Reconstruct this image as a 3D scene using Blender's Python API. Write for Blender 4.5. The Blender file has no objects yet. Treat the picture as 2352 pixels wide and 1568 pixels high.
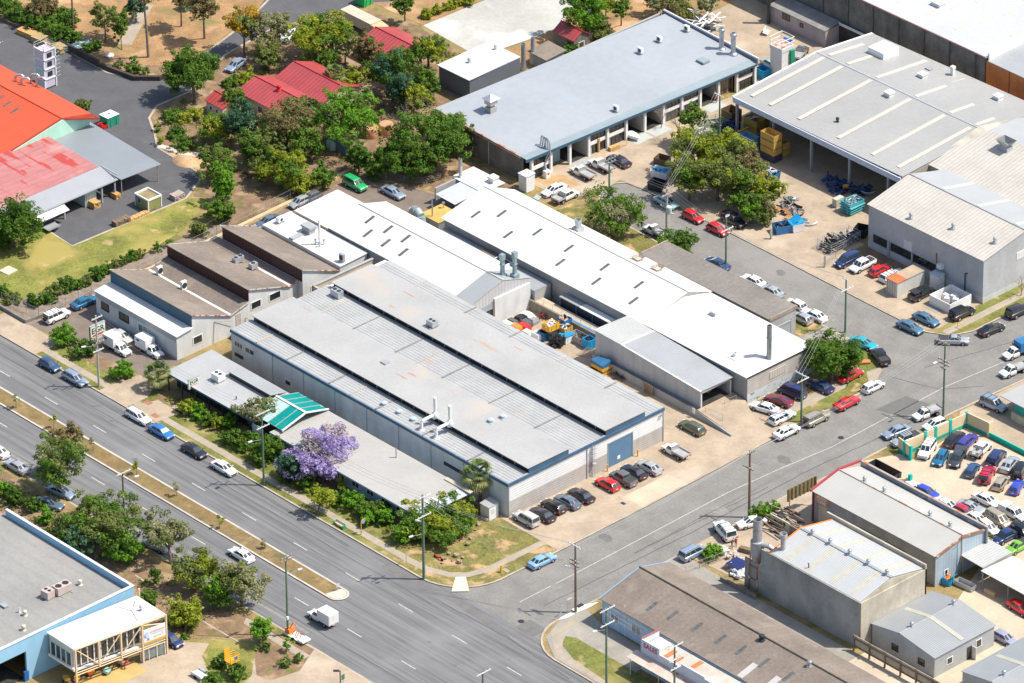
import bpy,math,random
import numpy as np
from mathutils import Vector,Matrix
SC=bpy.context.scene
COL=SC.collection
rad=math.radians
# ---------------------------------------------------------------- camera
# world: X runs along the main road, Y along the side street, Z up, metres
FPX=15000.0;CAMD=1049.92
PITCH,ROLL,YAW=rad(30.26),rad(-0.58),rad(137.52)
FW=Vector((math.cos(YAW)*math.cos(PITCH),math.sin(YAW)*math.cos(PITCH),-math.sin(PITCH)))
_r=FW.cross(Vector((0,0,1))).normalized();_u=_r.cross(FW)
RT=_r*math.cos(ROLL)+_u*math.sin(ROLL);UP=-_r*math.sin(ROLL)+_u*math.cos(ROLL)
CP=-FW*CAMD
cam=bpy.data.cameras.new("camera");co=bpy.data.objects.new("camera",cam);COL.objects.link(co)
m=Matrix((RT,UP,-FW)).transposed().to_4x4();m.translation=CP;co.matrix_world=m
cam.sensor_width=36;cam.lens=FPX/2352*36;cam.clip_start=10;cam.clip_end=12000
SC.camera=co
# ---------------------------------------------------------------- sky, sun, exposure
SUN_EL=rad(58);SUN_AZ=math.atan2(0.69,0.723)      # direction towards the sun in XY
w=bpy.data.worlds.new("World");SC.world=w;w.use_nodes=True
nt=w.node_tree;nt.nodes.clear()
o=nt.nodes.new("ShaderNodeOutputWorld");b=nt.nodes.new("ShaderNodeBackground")
s=nt.nodes.new("ShaderNodeTexSky");s.sky_type='NISHITA';s.sun_disc=False
s.sun_elevation=SUN_EL;s.sun_rotation=math.pi/2-SUN_AZ;s.air_density=1.0;s.dust_density=2.0;s.altitude=50
b.inputs[1].default_value=0.14
nt.links.new(s.outputs[0],b.inputs[0]);nt.links.new(b.outputs[0],o.inputs[0])
sl=bpy.data.lights.new("sun",'SUN');sl.energy=4.5;sl.angle=rad(0.53);sl.color=(1.0,0.95,0.865)
so=bpy.data.objects.new("sun",sl);COL.objects.link(so)
sd=Vector((math.cos(SUN_AZ)*math.cos(SUN_EL),math.sin(SUN_AZ)*math.cos(SUN_EL),math.sin(SUN_EL)))
so.rotation_euler=sd.to_track_quat('Z','Y').to_euler();so.location=sd*400
SC.view_settings.view_transform='Standard';SC.view_settings.look='None'
SC.view_settings.exposure=0.42;SC.view_settings.gamma=1
SC.cycles.max_bounces=6;SC.cycles.transparent_max_bounces=8
# ---------------------------------------------------------------- survey helpers (photo survey -> metres on a level plane)
_RY=[0,0,560,1100,1624];_CX=[0,0,850,1650,2496]
def d(px,py,z=0.12):
 dv=FW*FPX+RT*(px-1176)+UP*(784-py)
 p=CP+dv*((z-CP.z)/dv.z);return (p.x,p.y)
def g(rc,X,Y,z=0.12):
 return d((_CX[rc % 10]+X/2.45)/1.44388,(_RY[rc//10]+Y/2.45)/1.44388,z)
def gz(x,y):
 if -82.8<y<-58.4:return 0.12 if (-72.2<y<-68.7 and x<38) else 0.0
 if 51.5<x<64.4 and y>-59:return 0.0
 if 49.2<x <= 51.5 and y>30:return 0.0
 if -26<x<50 and 40<y<50:return 0.0
 return 0.12
def zp(x,y):return Vector((x,y,gz(x,y)))
# ---------------------------------------------------------------- object helpers
RL={}
def setp(o,label=None,cat=None,group=None,kind=None):
 if label:o["label"]=label
 if cat:o["category"]=cat
 if group:o["group"]=group
 if kind:o["kind"]=kind
 return o
def thing(name,label,cat,loc,group=None,rz=0):
 o=bpy.data.objects.new(name,None);COL.objects.link(o);o.location=loc;o.rotation_euler=(0,0,rz)
 o.empty_display_size=0.3
 RL[o.name]=Vector(loc);return setp(o,label,cat,group)
def newobj(name,me,mats,parent=None):
 ob=bpy.data.objects.new(name,me);COL.objects.link(ob)
 for m_ in (mats if isinstance(mats,(list,tuple)) else [mats]):me.materials.append(m_)
 if parent is not None:ob.parent=parent
 return ob
class MB:
 def __init__(s):s.v=[];s.f=[]
 def add(s,vs,fs):
  n=len(s.v);s.v+=[tuple(v) for v in vs];s.f+=[tuple(i+n for i in f) for f in fs];return s
 def box(s,x0,y0,z0,x1,y1,z1):
  if x0>x1:x0,x1=x1,x0
  if y0>y1:y0,y1=y1,y0
  return s.prism([(x0,y0),(x1,y0),(x1,y1),(x0,y1)],z0,z1)
 def prism(s,pts,z0,z1):
  n=len(pts);a=sum(pts[i][0]*pts[(i+1) % n][1]-pts[(i+1) % n][0]*pts[i][1] for i in range(n))
  z0=z0 if isinstance(z0,(list,tuple)) else [z0]*n;z1=z1 if isinstance(z1,(list,tuple)) else [z1]*n
  if a<0:pts=pts[::-1];z0=list(z0)[::-1];z1=list(z1)[::-1]
  vs=[(p[0],p[1],z) for p,z in zip(pts,z0)]+[(p[0],p[1],z) for p,z in zip(pts,z1)]
  fs=[tuple(range(n-1,-1,-1)),tuple(range(n,2*n))]+[(i,(i+1) % n,n+(i+1) % n,n+i) for i in range(n)]
  return s.add(vs,fs)
 def obox(s,c,size,rz=0,tilt=0,roll=0):
  M_=Matrix.Translation(c) @ Matrix.Rotation(rz,4,'Z') @ Matrix.Rotation(tilt,4,'Y') @ Matrix.Rotation(roll,4,'X')
  a,b_,c_=[q/2 for q in size]
  vs=[M_ @ Vector((x,y,z)) for z in (-c_,c_) for x,y in ((-a,-b_),(a,-b_),(a,b_),(-a,b_))]
  return s.add(vs,[(3,2,1,0),(4,5,6,7),(0,1,5,4),(1,2,6,5),(2,3,7,6),(3,0,4,7)])
 def tube(s,p0,p1,r0,r1=None,n=8,cap=True):
  r1=r0 if r1 is None else r1;p0=Vector(p0);p1=Vector(p1);ax=(p1-p0)
  if ax.length<1e-6:return s
  q=ax.to_track_quat('Z','Y');vs=[]
  for p,r in ((p0,r0),(p1,r1)):
   for i in range(n):
    a=2*math.pi*i/n;vs.append(p+q @ Vector((math.cos(a)*r,math.sin(a)*r,0)))
  fs=[(i,(i+1) % n,n+(i+1) % n,n+i) for i in range(n)]
  if cap:fs+=[tuple(range(n-1,-1,-1)),tuple(range(n,2*n))]
  return s.add(vs,fs)
 def path(s,pts,r,n=8):
  r=r if isinstance(r,(list,tuple)) else [r]*len(pts)
  for i in range(len(pts)-1):s.tube(pts[i],pts[i+1],r[i],r[i+1],n)
  return s
 def slab(s,a,b_,c,d_,t=.12):
  a,b_,c,d_=map(Vector,(a,b_,c,d_));n=(b_-a).cross(d_-a).normalized()
  if n.z<0:a,b_,c,d_=d_,c,b_,a
  dn=Vector((0,0,-t))
  vs=[a,b_,c,d_,a+dn,b_+dn,c+dn,d_+dn]
  return s.add(vs,[(0,1,2,3),(7,6,5,4),(0,4,5,1),(1,5,6,2),(2,6,7,3),(3,7,4,0)])
 def lathe(s,c,prof,n=12):
  c=Vector(c);vs=[];k=len(prof)
  for r,z in prof:
   for i in range(n):
    a=2*math.pi*i/n;vs.append(c+Vector((math.cos(a)*r,math.sin(a)*r,z)))
  fs=[(j*n+i,j*n+(i+1) % n,(j+1)*n+(i+1) % n,(j+1)*n+i) for j in range(k-1) for i in range(n)]
  fs+=[tuple(range(n-1,-1,-1)),tuple(range((k-1)*n,k*n))]
  return s.add(vs,fs)
 def mesh(s,name,org=(0,0,0),smooth=None):
  me=bpy.data.meshes.new(name);ox,oy,oz=org
  me.from_pydata([(a-ox,b_-oy,c-oz) for a,b_,c in s.v],[],s.f);me.update()
  if smooth is not None:
   me.polygons.foreach_set("use_smooth",[True]*len(me.polygons));me.set_sharp_from_angle(angle=rad(smooth))
  return me
 def part(s,name,mat,root,label=None,smooth=None,kind=None):
  """child of a thing (or of a part): vertices given in world metres"""
  r=root
  while r.parent:r=r.parent
  o_=newobj(name,s.mesh(name,RL[r.name],smooth),mat,root)
  return setp(o_,label,None,None,kind)
 def solo(s,name,mat,label,cat,loc=None,group=None,smooth=None,kind=None):
  if loc is None:loc=(sum(v[0] for v in s.v)/len(s.v),sum(v[1] for v in s.v)/len(s.v),min(v[2] for v in s.v))
  o_=newobj(name,s.mesh(name,loc,smooth),mat);o_.location=loc;RL[o_.name]=Vector(loc)
  return setp(o_,label,cat,group,kind)
 def struct(s,name,mat):
  o_=newobj(name,s.mesh(name),mat);o_["kind"]="structure";return o_
# ---------------------------------------------------------------- materials
MT={}
def mat(name,col,rough=.7,metal=0,n1=None,n2=None,rib=None,spots=None,spec=.4,coat=0,stretch=None,bump=None,emis=None,grime=None):
 """procedural material. n1/n2=(scale, amount) brightness noise; rib=(axis,pitch,amount,bumpheight);
 spots=[(scale, threshold, colour, softness)] patches; grime=(amount) streaks running down walls"""
 if name in MT:return MT[name]
 m_=bpy.data.materials.new(name);m_.use_nodes=True;t=m_.node_tree;N=t.nodes;L=t.links
 bs=N["Principled BSDF"];bs.inputs["Roughness"].default_value=rough;bs.inputs["Metallic"].default_value=metal
 bs.inputs["Specular IOR Level"].default_value=spec;bs.inputs["Coat Weight"].default_value=coat
 tc=N.new("ShaderNodeTexCoord");src=tc.outputs["Object"]
 if stretch:
  mp=N.new("ShaderNodeMapping");mp.inputs["Scale"].default_value=stretch;L.new(src,mp.inputs[0]);srcs=mp.outputs[0]
 else:srcs=src
 rgb=N.new("ShaderNodeRGB");rgb.outputs[0].default_value=(*col,1);cur=rgb.outputs[0]
 def mul(fac):
  nonlocal cur
  x=N.new("ShaderNodeMixRGB");x.blend_type='MULTIPLY';x.inputs[0].default_value=1
  L.new(cur,x.inputs[1]);L.new(fac,x.inputs[2]);cur=x.outputs[0]
 def mr(v,a,b_,c,d_):
  x=N.new("ShaderNodeMapRange");L.new(v,x.inputs[0])
  for i,q in enumerate((a,b_,c,d_)):x.inputs[i+1].default_value=q
  return x.outputs[0]
 hs=[]
 for k,nn in enumerate((n1,n2)):
  if not nn:continue
  x=N.new("ShaderNodeTexNoise");x.inputs["Scale"].default_value=nn[0];x.inputs["Detail"].default_value=5
  x.inputs["Roughness"].default_value=.6;L.new(srcs,x.inputs["Vector"])
  mul(mr(x.outputs[0],.3,.7,1-nn[1],1+nn[1]*.6))
 for sp in (spots or []):
  x=N.new("ShaderNodeTexNoise");x.inputs["Scale"].default_value=sp[0];x.inputs["Detail"].default_value=6
  x.inputs["Distortion"].default_value=.3
  mp=N.new("ShaderNodeMapping");mp.inputs["Location"].default_value=(sp[1]*37,11,3)
  if len(sp)>4:mp.inputs["Scale"].default_value=sp[4]
  L.new(src,mp.inputs[0]);L.new(mp.outputs[0],x.inputs["Vector"])
  f=mr(x.outputs[0],sp[1],sp[1]+sp[3],0,1)
  y=N.new("ShaderNodeMixRGB");L.new(f,y.inputs[0]);L.new(cur,y.inputs[1]);y.inputs[2].default_value=(*sp[2],1);cur=y.outputs[0]
 if grime:
  mp=N.new("ShaderNodeMapping");mp.inputs["Scale"].default_value=(.45,.45,.10);L.new(src,mp.inputs[0])
  x=N.new("ShaderNodeTexNoise");x.inputs["Scale"].default_value=1.2;x.inputs["Detail"].default_value=4;L.new(mp.outputs[0],x.inputs["Vector"])
  mul(mr(x.outputs[0],.38,.8,1.04,1-grime*.75))
 if rib:
  sx=N.new("ShaderNodeSeparateXYZ");L.new(src,sx.inputs[0])
  a=N.new("ShaderNodeMath");a.operation='MULTIPLY';a.inputs[1].default_value=2*math.pi/rib[1];L.new(sx.outputs["XYZ".index(rib[0])],a.inputs[0])
  c=N.new("ShaderNodeMath");c.operation='SINE';L.new(a.outputs[0],c.inputs[0])
  mul(mr(c.outputs[0],-1,-.2,1-rib[2],1))  # darkens the troughs: rib shade and dark joints put into the colour
  bp=N.new("ShaderNodeBump");bp.inputs["Strength"].default_value=.5;bp.inputs["Distance"].default_value=rib[3]
  L.new(c.outputs[0],bp.inputs["Height"]);L.new(bp.outputs[0],bs.inputs["Normal"])
 elif bump:
  x=N.new("ShaderNodeTexNoise");x.inputs["Scale"].default_value=bump[0];x.inputs["Detail"].default_value=6;L.new(src,x.inputs["Vector"])
  bp=N.new("ShaderNodeBump");bp.inputs["Strength"].default_value=.6;bp.inputs["Distance"].default_value=bump[1]
  L.new(x.outputs[0],bp.inputs["Height"]);L.new(bp.outputs[0],bs.inputs["Normal"])
 L.new(cur,bs.inputs["Base Color"])
 MT[name]=m_;return m_
def pick(nm,col,**k):return mat(nm,col,**k)
RUST=(.36,.13,.05)
asphalt=mat("asphalt",(.212,.203,.185),.85,n1=(.25,.18),n2=(2.5,.16),bump=(20,.01),
    spots=[(.05,.56,(.265,.25,.225),.2),(.9,.66,(.16,.155,.15),.05)])
asphalt_main=mat("asphalt_main",(.172,.172,.172),.85,n1=(1.3,.36),n2=(7,.22),stretch=(.025,1,1),spots=[(.07,.56,(.215,.212,.205),.25),(.5,.68,(.13,.13,.133),.03)])
asphalt_dark=mat("asphalt_dark",(.098,.097,.102),.85,n1=(.3,.15),n2=(4,.12),spots=[(.2,.62,(.12,.117,.11),.12)])
asphalt_brown=mat("asphalt_brown",(.19,.15,.12),.85,n1=(.35,.18),n2=(4,.12),spots=[(.2,.55,(.19,.155,.125),.2)])
conc_tan=mat("conc_tan",(.40,.315,.225),.85,n1=(.18,.22),n2=(2.5,.12),spots=[(.35,.60,(.27,.215,.165),.18),(.12,.58,(.46,.385,.29),.15),(1.7,.70,(.2,.17,.14),.05)])
conc_lot=mat("conc_lot",(.50,.41,.30),.85,n1=(.2,.15),n2=(3,.1),spots=[(.3,.62,(.38,.31,.23),.15)])
conc_path=mat("conc_path",(.36,.305,.235),.85,n1=(.4,.15),n2=(5,.1),rib=('X',1.5,.06,.0))
conc_grey=mat("conc_grey",(.30,.275,.235),.85,n1=(.2,.2),n2=(3,.12),spots=[(.25,.58,(.38,.345,.28),.15)])
conc_slab=mat("conc_slab",(.43,.42,.38),.8,n1=(.07,.2),n2=(1.5,.1),spots=[(.06,.55,(.56,.55,.52),.08),(.3,.64,(.33,.32,.29),.1)])
kerbm=mat("kerb_concrete",(.42,.36,.28),.85,n1=(.5,.25),n2=(6,.15))
grass=mat("grass",(.17,.18,.040),.95,n1=(.25,.3),n2=(3.5,.45),bump=(9,.06),spots=[(.16,.52,(.28,.23,.085),.16),(.33,.60,(.40,.28,.15),.10),(.4,.63,(.09,.14,.025),.1)])
grass_dry=mat("grass_dry",(.29,.215,.09),.95,n1=(.3,.3),n2=(5,.3),bump=(9,.06),spots=[(.2,.55,(.12,.125,.03),.12),(.3,.6,(.36,.225,.12),.08)])
grass_corner=mat("grass_corner",(.20,.18,.05),.95,n1=(.4,.3),n2=(3.5,.45),bump=(9,.06),spots=[(.3,.52,(.44,.28,.15),.10),(.5,.62,(.07,.105,.02),.1)])
lawnm=mat("lawn",(.20,.205,.042),.95,n1=(.25,.35),n2=(3.5,.45),bump=(9,.06),spots=[(.11,.47,(.32,.26,.075),.14),(.3,.60,(.42,.30,.14),.1)])
dirt=mat("dirt",(.36,.215,.10),.95,n1=(.25,.35),n2=(4,.25),bump=(6,.08),spots=[(.2,.55,(.20,.17,.06),.15),(.13,.60,(.52,.33,.18),.12)])
mulch=mat("mulch",(.24,.155,.09),.95,n1=(.5,.35),n2=(5,.3),bump=(8,.08),spots=[(.35,.53,(.34,.235,.14),.12),(.5,.58,(.13,.14,.035),.1)])
gravel=mat("gravel",(.26,.205,.155),.95,n1=(.8,.3),n2=(8,.3),bump=(14,.05))
paint_w=mat("road_paint",(.55,.53,.46),.7,n1=(3,.35),n2=(12,.3))
paint_y=mat("yellow_paint",(.6,.36,.06),.7,n1=(3,.3))
patchm=mat("asphalt_patch",(.155,.15,.143),.85,n1=(.5,.2),n2=(5,.1))
galv=mat("galvanised",(.385,.38,.365),.55,.05,n1=(.12,.10),n2=(2.2,.08),spots=[(.09,.60,(.44,.39,.33),.14),(.5,.675,(.42,.20,.09),.04,(.3,2.6,1)),(.16,.69,(.46,.27,.15),.10,(.6,1.6,1))],spec=.5)
galv_rib=mat("galvanised_ribbed",(.40,.40,.39),.55,.05,n1=(.3,.12),n2=(3,.1),spots=[(.25,.66,(.40,.34,.28),.1)],spec=.5)
galv_pl=mat("galvanised_plain",(.46,.48,.49),.4,.4,n1=(.4,.15),n2=(4,.1),spec=.5)
zinc_rib=mat("zinc_ribbed_roof",(.35,.365,.37),.5,.05,n1=(.2,.08),n2=(3,.06),rib=('X',.38,.16,.03))
grey_ribY=mat("grey_ribbed_roof",(.46,.46,.44),.5,.1,n1=(.15,.10),n2=(2,.06),rib=('X',.5,.12,.03))
roof_A=mat("pale_grey_roof",(.37,.365,.345),.5,.1,n1=(.08,.10),n2=(1.5,.05),rib=('X',.42,.09,.03))
roof_W=mat("white_grey_roof",(.52,.53,.54),.5,.1,n1=(.08,.1),n2=(1.2,.05),rib=('X',.6,.04,.02))
white_roof=mat("white_roof",(.64,.62,.58),.55,n1=(.12,.08),n2=(1.4,.06),rib=("X",.76,.05,.01),spots=[(.12,.58,(.58,.55,.50),.2),(.5,.68,(.56,.50,.43),.05,(2.2,.25,1))])
white_roof2=mat("warm_white_roof",(.70,.67,.61),.55,n1=(.15,.12),n2=(1.5,.08),spots=[(.2,.6,(.58,.54,.47),.15)])
cream_roof=mat("cream_roof",(.50,.465,.41),.55,n1=(.12,.12),n2=(1.4,.08),rib=('X',.75,.18,.02),spots=[(.5,.66,(.45,.36,.28),.08,(3,.3,1))])
blue_roof=mat("pale_blue_roof",(.325,.345,.365),.5,n1=(.06,.09),n2=(.8,.05),spots=[(.1,.62,(.32,.355,.385),.12)])
blue_strip=mat("blue_grey_strip",(.25,.30,.32),.5,n1=(.2,.1),n2=(2,.05))
asb=mat("weathered_fibre_roof",(.215,.175,.142),.85,n1=(.16,.22),n2=(2.5,.2),rib=('X',1.15,.05,.01),spots=[(.18,.57,(.245,.205,.165),.12),(.9,.68,(.30,.26,.21),.06)])
asb_grey=mat("grey_fibre_roof",(.215,.195,.17),.85,n1=(.16,.2),n2=(2.5,.18),rib=('X',1.2,.05,.01),spots=[(.2,.58,(.26,.235,.20),.12)])
tar=mat("flat_grey_roof",(.27,.262,.245),.8,n1=(.12,.12),n2=(2,.1),rib=('Y',2.4,.06,.0),spots=[(.12,.6,(.33,.31,.27),.1)])
orange_roof=mat("orange_roof",(.55,.085,.035),.6,n1=(.1,.06),n2=(2,.05),rib=('X',.9,.05,.02))
pink_roof=mat("faded_red_roof",(.42,.17,.16),.65,n1=(.9,.16),n2=(3,.1),stretch=(1,.25,1),rib=('X',1.2,.06,.02),spots=[(.5,.56,(.40,.055,.045),.05,(.25,1.3,1)),(.12,.55,(.44,.26,.24),.15)])
red_roof=mat("red_tin_roof",(.40,.065,.065),.45,n1=(.3,.15),n2=(2.5,.1),rib=('X',.8,.22,.04),spec=.6)
rustm=mat("rusty_iron",(.34,.14,.06),.8,n1=(.6,.35),n2=(4,.25),spots=[(.9,.56,(.55,.42,.33),.08)])
rustroof=mat("rust_patched_roof",(.55,.46,.39),.7,n1=(.4,.2),n2=(3,.12),rib=("X",.4,.08,.01),spots=[(.55,.60,(.40,.17,.09),.06,(.6,1.2,1)),(.3,.56,(.50,.33,.24),.15)])
wall_white=mat("white_wall",(.62,.62,.60),.75,n1=(.3,.10),n2=(3,.06),grime=.25)
wall_sid=mat("white_siding",(.72,.71,.69),.6,n1=(.3,.06),rib=('Z',.42,.16,.015),grime=.06)
wall_sid2=mat("beige_siding",(.47,.43,.39),.7,n1=(.3,.15),rib=('Z',.42,.2,.015),grime=.2)
wall_grey=mat("grey_wall",(.36,.36,.35),.75,n1=(.25,.12),n2=(3,.08),grime=.25)
wall_corr=mat("corrugated_wall",(.44,.46,.46),.6,.1,n1=(.3,.12),n2=(3,.06),rib=('X',.4,.12,.02),grime=.15)
wall_block=mat("block_wall",(.235,.215,.185),.85,n1=(.3,.3),n2=(4,.2),grime=.45,rib=('Z',.4,.10,.01))
wall_stain=mat("stained_concrete",(.20,.185,.165),.9,n1=(.4,.35),n2=(4,.2),grime=.55)
wall_cream=mat("cream_wall",(.56,.48,.35),.8,n1=(.3,.12),n2=(3,.08),grime=.25)
wall_conc=mat("concrete_wall",(.50,.45,.36),.85,n1=(.25,.25),n2=(3,.12),grime=.35,spots=[(.2,.58,(.36,.33,.27),.12)])
wall_orange=mat("orange_wall",(.58,.20,.06),.8,n1=(.4,.2),n2=(4,.1),grime=.3)
wall_blue=mat("sky_blue_wall",(.27,.49,.66),.7,n1=(.2,.05),n2=(3,.04),grime=.10)
wall_blue2=mat("pale_blue_wall",(.42,.55,.68),.75,n1=(.3,.08),n2=(3,.06),grime=.2)
wall_mint=mat("mint_wall",(.42,.66,.52),.75,n1=(.3,.08),grime=.15)
wall_teal=mat("teal_wall",(.02,.36,.30),.7,n1=(.4,.12),grime=.15)
wall_lilac=mat("lilac_paint",(.56,.48,.60),.7,n1=(.4,.08),grime=.2)
fascia=mat("navy_fascia",(.055,.115,.185),.55,n1=(.5,.2),spots=[(1.1,.66,(.3,.28,.25),.06)])
navy=mat("navy_wall",(.035,.10,.16),.55,n1=(.3,.15),n2=(3,.05))
dark_red=mat("dark_red_louvre",(.045,.012,.015),.5,n1=(1,.3),rib=('X',.7,.5,.02))
rolldoor=mat("blue_roller_door",(.10,.20,.31),.5,n1=(.4,.12),rib=('Z',.22,.12,.02))
greydoor=mat("grey_roller_door",(.33,.36,.38),.5,n1=(.4,.12),rib=('Z',.25,.15,.02))
trimw=mat("white_trim",(.70,.69,.66),.5,n1=(1,.1))
trimg=mat("grey_trim",(.34,.35,.36),.5,n1=(1,.1))
cream_st=mat("cream_steel",(.66,.50,.32),.55,n1=(1,.1))
woodp=mat("old_timber",(.21,.15,.105),.9,n1=(2,.3),n2=(8,.25),stretch=(1,1,.2))
woody=mat("new_timber",(.56,.34,.13),.8,n1=(2,.25),n2=(8,.2))
greenpole=mat("treated_green_pole",(.135,.20,.135),.85,n1=(1,.25),n2=(5,.2))
greypole=mat("grey_pole",(.42,.38,.34),.85,n1=(1,.2),n2=(5,.15))
steel=mat("steel",(.48,.50,.52),.35,.7,n1=(2,.15))
darkst=mat("dark_steel",(.05,.055,.06),.5,.4,n1=(2,.2))
glass=mat("window_glass",(.025,.032,.036),.08,0,n1=(1.5,.5),spec=.9)
glass_lt=mat("pale_glass",(.20,.24,.23),.15,0,n1=(1.5,.4),spec=.8)
interior=mat("dim_interior",(.06,.055,.05),.9,n1=(.6,.5),n2=(3,.4))  # near-black colour stands in for the shade inside openings
skyl=mat("skylight_sheet",(.11,.12,.115),.3,n1=(2,.4),spec=.6)
skyl_cream=mat("cream_skylight",(.52,.475,.41),.5,n1=(1,.08))
skyl_yel=mat("yellow_skylight",(.48,.46,.37),.5,n1=(1,.12),rib=('X',.38,.14,.03))
tealcan=mat("teal_canopy",(.0,.24,.21),.35,n1=(.6,.12),spots=[(.8,.68,(.25,.5,.45),.05)])
white_pt=mat("white_paint",(.74,.74,.72),.4,n1=(2,.08))
rock=mat("rock",(.36,.27,.19),.9,n1=(1.5,.3),n2=(6,.2))
def flat(nm,c,rough=.5,metal=0,n=.15):return mat(nm,c,rough,metal,n1=(1.2,n),n2=(5,n*.6))
yel=flat("bin_yellow",(.72,.38,.03));blu=flat("bin_blue",(.02,.33,.62));blu2=flat("bin_deep_blue",(.03,.16,.36));tealb=flat("skip_teal",(.10,.42,.46))
grn=flat("bin_green",(.02,.30,.18));blk=flat("black_plastic",(.02,.02,.024));redp=flat("red_paint",(.62,.03,.03));orgp=flat("orange_paint",(.85,.22,.03))
tan_card=flat("cardboard",(.60,.38,.20));whitep=flat("white_plastic",(.72,.72,.74));terra=flat("terracotta",(.62,.30,.18))
# ================================================================= ground, roads, paths (level, metres)
_zk=[0]
def sheet(name,pts,m_,z,struct=True):
 if z>.1:_zk[0]+=1;z+=.0007*_zk[0]
 b_=MB();b_.add([(p[0],p[1],z) for p in pts],[tuple(range(len(pts)))])
 a=sum(pts[i][0]*pts[(i+1) % len(pts)][1]-pts[(i+1) % len(pts)][0]*pts[i][1] for i in range(len(pts)))
 if a<0:b_.f=[f[::-1] for f in b_.f]
 return b_.struct(name,m_)
def R(x0,y0,x1,y1):return [(x0,y0),(x1,y0),(x1,y1),(x0,y1)]
def arc(cx,cy,r,a0,a1,n=10):
 return [(cx+r*math.cos(rad(a0+(a1-a0)*i/n)),cy+r*math.sin(rad(a0+(a1-a0)*i/n))) for i in range(n+1)]
def ribbon(b_,pts,w0,w1,z0,z1):
 P_=[Vector(p) for p in pts];n=len(P_);ns=[]
 for i in range(n):
  t_=(P_[min(i+1,n-1)]-P_[max(i-1,0)]).normalized();ns.append(Vector((-t_.y,t_.x)))
 vs=[]
 for p,q in zip(P_,ns):
  a,c=p+q*w0,p+q*w1
  vs+=[(a.x,a.y,z0),(a.x,a.y,z1),(c.x,c.y,z1),(c.x,c.y,z0)]
 fs=[]
 for i in range(n-1):
  k=4*i;fs+=[(k,k+1,k+5,k+4),(k+1,k+2,k+6,k+5),(k+2,k+3,k+7,k+6)]
 b_.add(vs,fs)
sheet("terrain",R(-5000,-5000,5000,5000),grass_dry,-0.06)
sheet("main_road",R(-420,-83.2,420,-57.0),asphalt_main,0.0)
sheet("side_street",R(47,-57.0,75,400),asphalt,0.0)
sheet("back_street",R(-32,38,47,52),asphalt,0.0)
kN=[(-420,-58.4),(42.5,-58.4)]+arc(42.6,-49.5,8.9,-85,-3,10)+[(51.6,-38),(51.4,-19),(51.0,-4),(50.6,8),(50.3,28),(49.7,32.5),(47.6,36.3),(44,38.7),(39.5,39.9),(8,39.7),(-7.6,39.5),(-19,39.9),(-24,42),(-26.4,45.5),(-26.5,48),(-25.4,49.6),(-21.9,50.1),(3,50.2),(38,49.9),(44,50.2),(47.5,52.2),(49,55.8),(49.1,68),(49,400)]
blockN=kN+[(-420,400)]
b_=MB();b_.prism(blockN,-.4,.12);b_.struct("ground",grass_dry)
kE=[(64.2,400),(65,52),(64.2,35),(64.5,13.6),(63.8,-1),(64.2,-10),(64.8,-25),(65.3,-42),(65.4,-49)]+arc(73.5,-51.2,8.1,180,268,8)+[(80,-59.3),(420,-59.3)]
b_=MB();b_.prism(kE+[(420,400)],-.4,.12);b_.struct("ground",grass_dry)
b_=MB();b_.prism([(-420,-82.8),(420,-82.8),(420,-400),(-420,-400)],-.4,.12);b_.struct("ground",grass_dry)
med=[(-420,-72.2),(37.5,-72.2)]+arc(37.5,-70.45,1.75,-90,90,8)+[(-420,-68.7)]
b_=MB();b_.prism(med,-.3,.12);b_.struct("median",mat("median_grass",(.225,.155,.065),.95,n1=(.4,.3),n2=(6,.3),bump=(9,.06),spots=[(.5,.62,(.10,.11,.025),.1),(.3,.6,(.30,.215,.10),.1)]))
b_=MB();ribbon(b_,kN,0,.32,-.2,.137);b_.struct("kerb",kerbm)
b_=MB();ribbon(b_,kE,0,.32,-.2,.137);b_.struct("kerb",kerbm)
b_=MB();ribbon(b_,[(-420,-82.8),(420,-82.8)],0,-.32,-.2,.137);b_.struct("kerb",kerbm)
b_=MB();ribbon(b_,med,0,.34,-.2,.14);b_.struct("kerb",mat("median_kerb",(.48,.44,.38),.85,n1=(.5,.2)))
sheet("median_nose",[(36.2,-71.8),(37.5,-71.8)]+arc(37.5,-70.45,1.35,-90,90,8)+[(36.8,-69.1)],mat("nose_concrete",(.55,.49,.38),.8,n1=(1,.1)),.142)
# road markings
for i in range(-12,14):
 sheet("lane_marking",R(-38.3+12*i,-65.6,-35.1+12*i,-65.45),paint_w,.004)
 sheet("lane_marking",R(-2.4+12*i,-75.78,.8+12*i,-75.63),paint_w,.004)
b_=MB();ribbon(b_,[(57.9,-52),(57.8,-40),(57.0,-7),(57.6,4),(58.5,14),(57.9,40),(59.3,57),(60,120)],-.06,.06,.002,.004);b_.struct("centre_line",paint_w)
sheet("asphalt_patch",[(36,-60.4),(36,-58.9),(43.5,-58.9),(50.8,-57.6),(60,-58.6),(64,-59.6),(64,-60.4),(50.5,-59.3),(46,-60.6)],patchm,.004)
sheet("asphalt_patch",[(55.2,27),(60,28.5),(60.5,34.5),(55.6,33.5)],mat("patch_warm",(.14,.135,.125),.85,n1=(.5,.15)),.004)
sheet("asphalt_patch",R(62.5,-57.3,66.4,-54.2),patchm,.006)
for x,y in ((-3.5,-80.5),(62,-55.5),(57.5,17)):
 b_=MB();b_.lathe((x,y,.006),[(.5,0),(.5,.012)],14);b_.solo("manhole_cover",darkst,{(-3.5):"round iron manhole cover in the far lane of the dual carriageway",62:"iron manhole cover in the dark patch at the mouth of the side street",57.5:"iron manhole cover in the middle of the side street near the red car"}[x],"manhole cover",smooth=30)
Z=.124
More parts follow.
